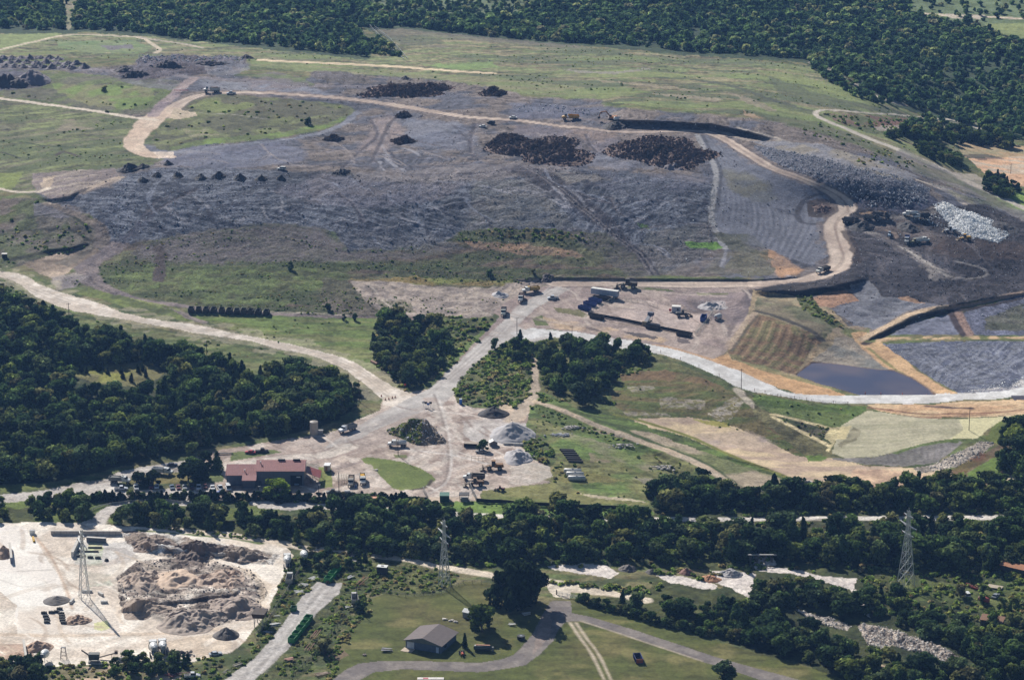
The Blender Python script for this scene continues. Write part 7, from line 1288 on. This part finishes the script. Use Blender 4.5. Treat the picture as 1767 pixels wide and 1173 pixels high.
def pylon(u, v, h, b, label, deg, tilt=0):
    t = thing('lattice_pylon', u, v, -65, label, 'pylon'); m = MB(); st = pm((206,208,206), .45, .3, .15); lv = [0, .16, .3, .43, .55, .66, .76, .85, .93, 1]; w_ = lambda z: b/2*(1-.80*min(z/.8, 1))
    for sx, sy in ((-1,-1),(1,-1),(1,1),(-1,1)):
        l = MB()
        for a, c in zip(lv[:-1], lv[1:]): l.bar((sx*w_(a), sy*w_(a), a*h-.3*(a == 0)), (sx*w_(c), sy*w_(c), c*h), .2)
        l.build('leg', st, t)
    for a, c in zip(lv[:-1], lv[1:]):
        p, q = w_(a), w_(c)
        for (x0, y0), (x1, y1) in (((-1,-1),(1,-1)), ((1,-1),(1,1)), ((1,1),(-1,1)), ((-1,1),(-1,-1))):
            m.bar((x0*p, y0*p, a*h), (x1*q, y1*q, c*h), .11).bar((x1*p, y1*p, a*h), (x0*q, y0*q, c*h), .11)
            if a > 0: m.bar((x0*p, y0*p, a*h), (x1*p, y1*p, a*h), .1)
    m.build('bracing', st, t)
    for z, L in ((.68, 3.9), (.80, 5.8), (.93, 3.1)):
        q = MB(); 
        for s in (-1, 1): q.bar((0,-.4,z*h), (s*L,0,z*h+.2), .2).bar((0,.4,z*h), (s*L,0,z*h+.2), .2).bar((0,0,z*h-.9), (s*L,0,z*h+.2), .1)
        a = q.build('crossarm', st, t)
        for s in (-1, 1): MB().cyl((s*L,0,z*h-.9), (s*L,0,z*h+.2), .13, n=6).build('insulator', pm((150,110,90), .3), a)
    q = MB().bar((0,0,h), (0,0,h+1.2), .12).build('peak', st, t); return t
pylon(146, 1031, 27, 3.5, 'lattice pylon standing in the sand yard', 75); pylon(767, 1010, 26, 3.6, 'lattice pylon in the weeds between wood and lawn', 70); pylon(1563, 1008, 29.5, 4.8, 'tallest lattice pylon in the scrub at the right', 62)
# ---- fences, rails, gates
def fence(pts, h, label, c=GRY, kind='wire', step=3.0, name='fence', cat='fence', group=None):
    W = [P(*p) for p in pts]; o = W[0]; t = bpy.data.objects.new(name, None); COL.objects.link(t); t.location = o; tag(t, label, cat, group)
    segs = []
    for a, b in zip(W[:-1], W[1:]):
        n = max(1, int((b-a).length/step))
        for i in range(n): segs.append((a.lerp(b, i/n), a.lerp(b, (i+1)/n)))
    def g(p): return Vector((p.x, p.y, gz(p.x, p.y)))-o
    segs = [(g(a), g(b)) for a, b in segs]; Z = lambda z: Vector((0, 0, z)); m = MB(); pn = 0
    for i, (a, b) in enumerate(segs):
        if kind == 'board': m.add([a+Z(.1), b+Z(.1), b+Z(h), a+Z(h)]+[p+Vector((.04,.08,0)) for p in (a+Z(.1), b+Z(.1), b+Z(h), a+Z(h))], [(0,1,2,3),(7,6,5,4),(3,2,6,7),(0,4,5,1)])
        elif kind == 'rail': m.bar(a+Z(h), b+Z(h), .06, .32).bar(a+Z(h*.45), b+Z(h*.45), .05, .18)
        else:
            m.bar(a+Z(h), b+Z(h), .07).bar(a+Z(h*.5), b+Z(h*.5), .035).bar(a+Z(.15), b+Z(.15), .035)
            for k in range(7): m.bar(a.lerp(b, k/7)+Z(.1), a.lerp(b, (k+1.6)/7 if k < 6 else 1)+Z(h), .03)
        if pn < 96: MB().bar(a-Z(.3), a+Z(h+.1), .12).build('post', pm(c, .7), t); pn += 1
    m.build('panel', pm(c, .7), t); return t
fence([(1015,544),(1070,553),(1130,566),(1195,579)], 1.6, 'long black board fence along the lower side of the service yard', (40,36,36), 'board'); fence([(1018,542),(1040,529),(1060,516)], 1.6, 'pale wire fence on the left side of the service yard', (180,180,172)); fence([(1060,516),(1100,522),(1136,530)], 1.4, 'pale wire fence along the top of the service yard', (180,180,172)); fence([(1200,578),(1218,558),(1232,538)], 1.6, 'pale wire fence on the right side of the service yard', (180,180,172)); fence([(1180,535),(1212,541)], 1.2, 'short wire fence behind the black loader', (170,170,164))
fence([(822,866),(900,872),(1000,877),(1120,881)], 1.7, 'long dark board fence along the bottom of the green field', (46,44,40), 'board'); fence([(808,836),(823,867)], 2.4, 'tall wire fence right of the gate booth', (176,178,176)); fence([(730,848),(738,862)], 2.4, 'short wire gate fence left of the green shed', (176,178,176)); fence([(668,862),(738,864)], 1.6, 'dark board fence between the hedge and the gate', (54,50,46), 'board')
fence([(504,1172),(545,1130),(572,1095),(598,1068),(616,1052)], 1.8, 'dark wire fence between the gravel lane and the lawn', (70,70,66), 'wire'); fence([(645,1018),(700,1030),(762,1024),(800,1006),(846,1008)], 1.3, 'thin wire fence around the top of the lawn', (120,116,108)); fence([(440,1100),(462,1075),(480,1045),(505,1005),(520,980)], 1.6, 'thin fence along the right rim of the sand yard', (120,118,110))
fence([(636,46),(662,72),(680,90),(698,104)], 2.2, 'left of two white fences running up into the far woods', (206,210,208), 'rail'); fence([(646,50),(670,68),(690,88),(704,103)], 2.2, 'right of two white fences running up into the far woods', (196,202,200), 'rail')
fence([(157,882),(175,875),(196,869),(230,865),(265,864),(300,866),(333,870)], .8, 'curved guard rail along the outer side of the winding road', (176,178,174), 'rail', 2.2, 'guard_rail', 'guard rail'); fence([(190,892),(205,882),(222,878)], .8, 'short guard rail on the inner bend of the winding road', (120,116,104), 'rail', 2.2, 'guard_rail', 'guard rail')
fence([(1330,682),(1380,688),(1420,694),(1464,697)], .9, 'low post and wire rail below the pale road by the pond', (120,120,118), 'wire', 4, 'guard_rail', 'guard rail')
t = thing('farm_gate', 979, 1030, hd(42, 9, 1028), 'wide tubular metal gate across the end of the grey drive', 'gate'); m = MB(); 
for z in (.25, .55, .85, 1.15, 1.45): m.bar((-4.3,0,z), (4.3,0,z), .09)
for x in (-4.3, -2.15, 0, 2.15, 4.3): m.bar((x,0,.2), (x,0,1.5), .09)
m.build('panel', pm((210,210,206), .4), t); MB().cyl((-4.6,0,-.3), (-4.6,0,2), .18).build('post', pm((50,46,42), .8), t); MB().cyl((4.6,0,-.3), (4.6,0,2), .18).build('post', pm((50,46,42), .8), t)
t = thing('road_barrier', 313, 159, 0, 'red and white barrier across the branch track at the upper left', 'barrier'); MB().bar((-4.5,0,1.0), (4.5,0,1.0), .15, .35).build('board', pm((196,72,66), .5), t); MB().bar((-4,0,0), (-4,0,1), .15).bar((4,0,0), (4,0,1), .15).bar((0,0,0), (0,0,1), .15).build('leg', pm(WHT, .6), t)
OC = 'orange cones at the road fork'
for u0, v0 in ((658,684),(665,690),(671,689),(677,687),(682,686)):
    t = thing('traffic_cone', u0, v0, 0, 'small dark orange cone in the curved line across the left road mouth', 'cone', OC); MB().cyl((0,0,.08), (0,0,1.1), .3, .07, n=10).build('cone', pm((186,84,44), .6), t); MB().box(-.4, .4, -.4, .4, 0, .08).build('base', pm(BLK, .8), t)
for u0, v0 in ((1056,594),(1114,601),(1140,609),(1174,621),(1206,634),(1241,650),(1302,675),(1320,679),(1342,685),(1371,688),(1392,692),(1438,697),(1463,698)):
    t = thing('marker_post', u0, v0, 0, 'thin dark marker post on the lower edge of the pale road', 'post', 'marker posts along the pale road'); MB().bar((0,0,-.1), (0,0,1.5), .16).build('post', pm((60,50,46), .7), t); MB().box(-.12, .12, -.12, .12, 1.1, 1.4).build('reflector', pm((190,90,60), .5), t)
for u0 in (1493, 1520, 1557, 1599):
    t = thing('delineator', u0, 679.5, 0, 'orange delineator between the pond and the pale road', 'post', 'orange delineators at the pond'); MB().cyl((0,0,0), (0,0,1.2), .16, .1, n=8).build('tube', pm((206,104,60), .6), t); MB().cyl((0,0,-.05), (0,0,.08), .4, n=10).build('base', pm(BLK, .8), t)
# ---- concrete works
def wall(a, b, h, th, label, c=CON, name='concrete_wall', cat='wall'):
    A, B = P(*a), P(*b); d = B-A; t = bpy.data.objects.new(name, None); COL.objects.link(t); t.location = A; t.rotation_euler = (0, 0, math.atan2(d.y, d.x)); L = math.hypot(d.x, d.y); tag(t, label, cat)
    m = MB().box(0, L, -th/2, th/2, -.6, h); m.build('body', pm(c, .85), t); q = MB(); x = 1.5
    while x < L: q.box(x-.04, x+.04, -th/2-.03, th/2+.03, -.2, h+.02); x += 2.4
    q.build('joint', pm((120,114,106), .9), t); MB().box(-.05, L+.05, -th/2-.06, th/2+.06, h+.021, h+.14).build('coping', pm((210,204,194), .85), t); return t
wall((88,922), (209,923), 1.5, .6, 'long low grey wall along the top of the sand yard'); wall((150,934), (183,936), 1.8, 1.2, 'short thick grey wall below the long one', (120,122,128)); wall((138,932), (125,961), 1.9, 1.0, 'slanting white wall left of the wash bays', (206,206,202)); wall((41,1113), (46,1146), 2.2, .7, 'upright white wall of the lower left bin', (226,222,216)); wall((-10,1147), (44,1147), 1.4, .6, 'white wall along the bottom of the lower left bin', (220,216,210)); wall((17,945), (20,972), 2.2, .8, 'bin wall at the left edge of the sand yard', (112,122,144)); wall((75,866), (103,864), 1.8, .5, 'grey wall in front of the hedge by the access road', (120,114,108))
t = thing('yellow_barrier', 58, 932, hd(10, 14, 930), 'row of yellow blocks at the upper left of the sand yard', 'barrier'); MB().box(-2.6, -1.4, -.4, .4, 0, .8).box(-.9, .3, -.4, .4, 0, .8).box(.8, 2.0, -.4, .4, 0, .8).build('block', pm((222,180,60), .7), t); t = thing('control_box', 56, 921, 0, 'white control box at the left end of the long wall', 'box'); MB().box(-1, 1, -.7, .7, 0, 1.5).build('body', pm(WHT, .6), t); MB().box(-1.1, 1.1, -.8, .8, 1.5, 1.6).build('lid', pm(GRY, .6), t)
bl = [(137,960),(156,962),(169,963)]+[(103,1051)]+[(76,1058),(89,1057),(98,1056)]+[(79,1064),(81,1069),(81,1074)]+[(106,1059),(107,1063),(107,1067),(108,1071),(110,1075)]
for i, (u0, v0) in enumerate(bl):
    o = MB().box(-1.05, 1.05, -.4, .4, 0, .75).box(-.25, .25, -.41, .41, .75, .85).build('concrete_block', pm((74,76,74), .9)); o.location = P(u0, v0); o.rotation_euler = (0, 0, R(-3)); tag(o, 'dark concrete block in the row of three at the wash bays' if i < 3 else 'dark concrete block in the rows below the smooth gravel pile', 'block', 'dark blocks at the wash bays' if i < 3 else 'dark blocks below the gravel pile')
for v0, u0, u1 in ((952, 134, 170), (945, 152, 176)):
    t = thing('bay_divider', (u0+u1)/2, v0, 0, 'dark divider %s of the wash bays' % ('lower' if v0 == 952 else 'upper'), 'divider'); L = (u1-u0)/4.5/2; MB().box(-L, L, -.3, .3, 0, .5).build('body', pm((70,72,70), .9), t)
t = thing('boulder', 184, 967, 0, 'black boulder right of the wash bays', 'boulder'); V0, F0 = I2; MB().add([tuple(p) for p in V0*np.random.default_rng(3).uniform(.8, 1.1, (len(V0), 1))*1.0], F0).build('body', pm((48,46,46), .9), t)
for i, (u0, v0, dg, L, lb) in enumerate([(124,1038,80,3.6,'white concrete barrier left of the left pylon base'), (150,1021,0,4,'white concrete barrier behind the left pylon base'), (174,1026,-50,3,'white slab upper right of the left pylon base'), (180,1040,0,2.6,'grey slab block right of the left pylon base')]):
    t = thing('concrete_barrier', u0, v0, dg, lb, 'barrier'); MB().prism([(-L/2,0),(L/2,0),(L/2,.9),(-L/2,.9)], -.45, .45).build('body', pm((206,204,198), .85), t, bev=.06)
t = thing('batching_hopper', 449, 1078, 80, 'black loading hopper on legs at the right rim of the sand yard', 'hopper'); MB().box(-2.6, 2.6, -2, 2, 3.6, 5.4, -.5, -.4).build('bin', pm((66,50,42), .8), t)
for x in (-2.2, 2.2):
    for y in (-1.6, 1.6): MB().bar((x, y, -.2), (x, y, 3.7), .25).build('leg', pm((170,168,164), .6), t)
MB().bar((-2.2,-1.6,1.8), (2.2,1.6,1.8), .15).bar((-2.2,1.6,.8), (2.2,1.6,2.8), .15).build('brace', pm((160,158,154), .6), t)
t = thing('crushing_plant', 162, 1142, 0, 'dark crushing plant with a slanted conveyor at the bottom of the sand yard', 'machine'); MB().box(-1.6, 1.9, -1, 1, 1.2, 3.4, -.2, -.1).build('hopper', pm((90,92,88), .7), t); MB().bar((-1.5,0,2.6), (-4.2,0,4.6), .7, .25).build('conveyor', pm((70,66,62), .8), t); MB().bar((-1.3,-.8,0), (-1.3,-.8,1.2), .2).bar((1.5,-.8,0), (1.5,-.8,1.2), .2).bar((-1.3,.8,0), (-1.3,.8,1.2), .2).bar((1.5,.8,0), (1.5,.8,1.2), .2).box(-2, 2.2, -1.1, 1.1, .3, .5).build('frame', pm((150,146,140), .7), t)
t = thing('belt_conveyor', 185, 1136, 6, 'rusty belt conveyor right of the crushing plant', 'conveyor'); MB().bar((-3,0,.6), (3.4,0,2.2), .7, .25).build('belt', pm((84,72,64), .8), t); MB().bar((1.6,-.3,0), (1.6,-.3,1.6), .12).bar((1.6,.3,0), (1.6,.3,1.6), .12).box(2.6, 3.8, -.6, .6, 1.8, 2.9, .1, .1).build('support', pm((110,90,76), .8), t)
t = thing('frame_tower', 110, 1136, 0, 'thin open steel tower at the bottom of the sand yard', 'frame'); m = MB()
for x in (-1.1, 1.1):
    for y in (-.8, .8): m.bar((x, y, 0), (x*.6, y*.6, 4.4), .14)
for z in (1.2, 2.6, 4.2): m.bar((-.9,-.6,z), (.9,.6,z), .1).bar((-.9,.6,z), (.9,-.6,z), .1)
m.build('bars', pm((80,70,66), .7), t); MB().box(-.7, .7, -.5, .5, 4.3, 4.5).build('platform', pm(GRY, .7), t)
rubble(210, 1138, 7, 4, 'heap of pale blocks right of the belt conveyor', h=.8); rubble(300, 1131, 9, 4, 'dark tangled scrap right of the two mixer trucks', mats=CLOD, h=.8) if 0 else rubble(310, 1128, 9, 4, 'dark tangled scrap right of the two mixer trucks', mats=CLOD)
t = thing('river_conveyor', 1315, 972, 20, 'grey conveyor structure over the white river sand', 'conveyor'); MB().bar((-6,0,4.4), (6,0,2.8), .9, .3).build('belt', pm((176,172,166), .7), t); m = MB()
for x in (-5, -2, 1, 4): m.bar((x,-.5,0), (x,-.5,3.4-x*.1), .2).bar((x,.5,0), (x,.5,3.4-x*.1), .2)
m.build('trestle', pm((110,100,94), .7), t)
# ---- scrap and bits
def shed(u, v, dg, w_, d, h, label, rc=RUS, wc=(90,84,78)):
    t = thing('rusty_shed', u, v, dg, label, 'shed'); MB().box(-w_/2, w_/2, -d/2, d/2, -.2, h).build('wall', pm(wc, .8), t); MB().add([(-w_/2-.3,-d/2-.3,h+.05),(w_/2+.3,-d/2-.3,h+.05),(w_/2+.3,d/2+.3,h+.7),(-w_/2-.3,d/2+.3,h+.7),(-w_/2-.3,-d/2-.3,h-.05),(w_/2+.3,-d/2-.3,h-.05),(w_/2+.3,d/2+.3,h+.6),(-w_/2-.3,d/2+.3,h+.6)], [(0,1,2,3),(7,6,5,4),(0,4,5,1),(1,5,6,2),(2,6,7,3),(3,7,4,0)]).build('roof', pm(rc, .8), t)
shed(1757, 988, -35, 14, 3.4, 2.4, 'long shed with an orange rusty roof at the right edge', (176,120,84)); shed(1712, 1078, -22, 8, 4, 2.2, 'brown roofed shed in the lower right scrub', (140,104,80)); shed(1758, 1108, 20, 6, 3.6, 1.6, 'collapsed pale grey roof at the lower right edge', (176,166,156)); shed(1757, 1072, 10, 4, 3, 1.6, 'small dark red shed at the right edge', (110,60,56)) if 0 else None
t = thing('red_drum', 1698, 1040, -35, 'faded red mixer drum lying in the weeds', 'mixer drum'); MB().lathe([(0,.6),(.2,1.1),(.6,1.2),(.9,.9),(1,.7)], (-2,0,1.2), (2,0,1.2)).build('shell', pm((178,84,78), .6), t, smooth=True); MB().cyl((-2.3,0,1.2), (-2,0,1.2), .75).build('lid', pm((214,170,156), .6), t)
t = thing('concrete_slab', 1717, 1014, -25, 'pale concrete slab lying in the weeds at the right', 'slab'); MB().box(-2.8, 2.8, -1.6, 1.6, .3, .55).build('slab', pm((188,174,152), .8), t); MB().box(-2.4, -2, -1.2, 1.2, -.1, .3).box(2, 2.4, -1.2, 1.2, -.1, .3).build('support', pm(WOOD, .8), t)
for i, (u0, v0) in enumerate([(1671, 1009), (1675, 1012), (1679, 1015), (1684, 1017)]):
    o = MB().cyl((-.9,0,.4), (.9,0,.4), .42, n=10).cyl((-.95,0,.4), (-.9,0,.4), .3, n=10).build('red_barrel', pm((158,72,60), .7)); o.location = P(u0, v0); o.rotation_euler = (0, 0, R(-20)); tag(o, 'rusty red barrel in the slanting row in the weeds', 'barrel', 'red barrels in the weeds')
def planks(u, v, dg, L, n, label, c=(196,196,192), w_=.35, gap=.55, z=.3, name='plank_stack'):
    t = thing(name, u, v, dg, label, 'planks'); r = random.Random(int(u+v))
    for i in range(n): MB().bar((-L/2+r.uniform(-.4, .4), i*gap-n*gap/2, z+r.uniform(0, .4)), (L/2+r.uniform(-.4, .4), i*gap-n*gap/2+r.uniform(-.3, .3), z+r.uniform(0, .5)), w_, .18).build('plank', pm(c, .7), t)
planks(524, 1010, -20, 3.2, 5, 'white planks right of the sand yard rim, upper stack'); planks(540, 998, 50, 3.0, 5, 'white planks beside the reddish scrap by the green containers'); planks(516, 1022, 10, 3, 5, 'white panels scattered left of the gravel lane'); planks(602, 997, 55, 3.6, 4, 'grey panels right of the three green containers', (170,172,172)); planks(474, 1078, 25, 3.4, 5, 'pale panels stacked low on the left of the gravel lane'); planks(462, 1092, -40, 2.6, 3, 'lowest grey panels left of the gravel lane', (150,152,156)); planks(601, 1047, 40, 3, 3, 'white panels at the old truck'); planks(478, 1064, 0, 2, 2, 'short white boards beside the small green container')
planks(622, 1004, hd(28, -24, 1000), 7.5, 3, 'upper pair of rusty rails in the weeds', (150,96,70), .2, .9, name='rusty_rails'); planks(543, 1095, hd(18, -26, 1095), 7, 3, 'rusty rails beside the five green containers', (150,100,74), .2, .9, name='rusty_rails'); planks(532, 1118, hd(18, -26, 1115), 6, 3, 'lowest rusty rails in the weeds beside the lane', (140,92,70), .2, .9, name='rusty_rails'); planks(499, 1138, 30, 3, 4, 'reddish boards at the lower end of the weeds', (190,140,124)); planks(667, 1122, -4, 3.8, 5, 'stack of grey logs on the lawn left of the house', (130,128,132), .5, .55, name='log_stack'); planks(385, 783, 6, 9, 2, 'long dark beams beside the upper drive', (60,58,58), .4, .8, name='beam_stack'); planks(556, 1163, 25, 5, 5, 'pallets framed on the lawn at the bottom edge', (150,128,106)); planks(315, 1164, 5, 6, 3, 'dark red boards among the scrap at the bottom edge', (96,52,50)); planks(294, 1166, -30, 4, 3, 'reddish pipes among the scrap at the bottom edge', (150,76,76)); planks(410, 1148, 45, 4, 4, 'pale poles in the weeds below the sand yard', (160,150,138), .2); planks(390, 1160, 60, 3.5, 4, 'grey tangled poles near the bottom of the gravel lane', (130,124,118), .2)
planks(909, 1060, 20, 3, 4, 'white boards on the lawn right of the round oak'); planks(884, 1078, -10, 2.4, 3, 'white debris close under the right side of the round oak'); t = thing('fire_pit', 629, 1130, 0, 'small fire pit with a stick on the lawn', 'fire pit'); MB().cyl((0,0,0), (0,0,.4), .7, n=12).build('ring', pm((120,110,104), .9), t); MB().bar((0,0,.3), (.3,.2,1.6), .1).build('stick', pm((70,60,54), .8), t)
t = thing('red_white_board', 743, 1171, 0, 'long white board with red marks lying at the bottom edge of the lawn', 'board'); MB().box(-4.6, 4.6, -.9, .9, .02, .3).build('board', pm((226,220,212), .7), t); MB().box(-2.6, -.8, -.5, .5, .3, .34).build('mark', pm((190,70,90), .6), t)
for u0, v0, w in ((768, 1069, 'left'), (778, 1071, 'middle'), (787, 1073, 'right')): rubble(u0, v0, 1.8, 1.2, w+' stone of three in a line on the lawn', nk=5, h=.2)
o = rubble(646, 811, 2.0, 1, 'white stones on the left part of the grass island', nk=4, h=.2); o = rubble(1740, 1095, 5, 3, 'pale debris under the collapsed roof at the lower right', nk=16, h=.3)
t = thing('patio_umbrella', 379, 856, 0, 'small blue canopy behind the hedge', 'canopy'); MB().cyl((0,0,2), (0,0,2.6), 1.3, .1, n=10).build('canopy', pm((70,110,190), .6), t); MB().bar((0,0,0), (0,0,2.1), .08).build('pole', pm(GRY, .6), t)
t = thing('steel_gantry', 826, 795, 0, 'low row of thin steel frames left of the yellow loader', 'frame'); m = MB()
for x in (-3, -1.5, 0, 1.5, 3): m.bar((x,0,0), (x,0,2.2), .1)
m.bar((-3,0,1.3), (3,0,1.3), .08).build('bars', pm((110,100,94), .7), t); MB().bar((-3,0,2.15), (3,0,2.15), .08).build('rail', pm((110,100,94), .7), t)
# ---- single trees
def lone(kind, u, v, h, wd, label, k=None, mtl=None, group=None): q = P(u, v); return tree(kind, q.x, q.y, q.z, h, wd, label, group, k, mtl=mtl)
DKM = leafmat('dark_leaves', [(0,(40,52,34)), (1,(46,58,36))], .2, 1.2); BRM = leafmat('bright_leaves', [(0,(112,132,52)), (1,(118,136,56))], .45, 1.6); OKM = leafmat('oak_green', [(0,(66,80,38)), (1,(70,84,40))], .3, 1.2)
for (u0, v0, h, wd, w) in ((868, 1040, 15, 12, 'left'), (897, 1052, 19, 15, 'tallest middle'), (925, 1040, 15, 12, 'right')): lone('oak_tree', u0, v0, h, wd, w+' of the three huge dark trees by the farm gate', mtl=DKM)
lone('oak_tree', 836, 1090, 10.5, 12.5, 'round dense oak right of the farm house', 2, OKM); lone('cedar_tree', 802, 1117, 5.6, 2.6, 'small pointed cedar between the house and the dark tank', mtl=DKM); lone('oak_tree', 479, 857, 8, 12.5, 'bright yellow green tree in front of the workshop', 1, BRM)
for u0, v0, h, wd, lb in [(240,836,5.6,7,'left of two small trees on the car park grass'), (264,835,6,8,'right of two small trees on the car park grass'), (325,832,8,12,'broad shade tree over the car row'), (344,826,7,8,'shade tree nearest the workshop wall')]: lone('oak_tree', u0, v0, h, wd, lb, mtl=DKM)
for u0, v0, h, wd, lb in [(834,776,4.6,5.4,'small green tree on the weedy islet'), (855,604,6,4.2,'lone tree beside the paved road on the centre hill'), (860,618,3.6,2.6,'short tree just below the lone one on the centre hill'), (1101,612,5,5,'lone tree at the right end of the trail clump'), (502,466,4.6,3.4,'lone small tree in the weeds below the slope'), (566,536,3.6,3.6,'lone bush tree at the left of the gravel pad'), (593,552,3.4,2.6,'left of two small bushes below the narrow track'), (613,552,3.6,3.2,'right of two small bushes below the narrow track'), (845,476,4,4.4,'dark bush on the weeds above the gravel pad'), (920,474,3.4,3,'small bush above the haul road fork'), (532,216,4.6,5,'round bush on the upper green island'), (180,158,3.4,4,'round bush on the upper left meadow'), (168,480,1,1,'x')][:-1]: lone('oak_tree', u0, v0, h, wd, lb)
for u0, v0, h, wd, lb in [(1248,1172,6.5,9,'leafy tree with white stones at the bottom of the lawn'), (615,680,6,5,'white blossoming bush at the right tip of the wood'), (625,1055,4.5,6,'bush at the foot of the pole by the lawn fence'), (560,1128,6,7,'dark bush at the lower end of the lawn fence')]: lone('oak_tree', u0, v0, h, wd, lb)
for u0, v0 in ((140,642),(150,644),(165,636),(171,640),(176,637),(186,645),(209,644),(212,652),(227,658),(238,642),(246,640),(252,650)): lone('cedar_tree', u0, v0, random.uniform(2.8, 4.4), random.uniform(2, 3.2), 'little round cedar in the yellow clearing of the big wood', mtl=DKM, group='cedars in the yellow clearing')
for i in range(74):
    u0 = 100+i*8.2+random.uniform(-3, 3); lone('cedar_tree' if random.random() < .35 else 'hedge_bush', u0, 862+random.uniform(-1.5, 2)+max(0, 4-i*.4)+(2 if i > 46 else 0), random.uniform(2.6, 4.6), random.uniform(3.2, 4.8), 'dark evergreen in the long hedge below the car park and workshop', group='evergreens in the long hedge', mtl=DKM if i % 3 else None)
for i in range(30):
    f = i/29; u0 = 1000+f*330+random.uniform(-3, 3); lone('hedge_bush', u0, 1035+f*78+random.uniform(-2, 2)+8*math.sin(f*3.14), random.uniform(2.6, 4.2), random.uniform(3.4, 4.8), 'round dark bush in the hedge line along the right lawn', group='bushes in the right lawn hedge')
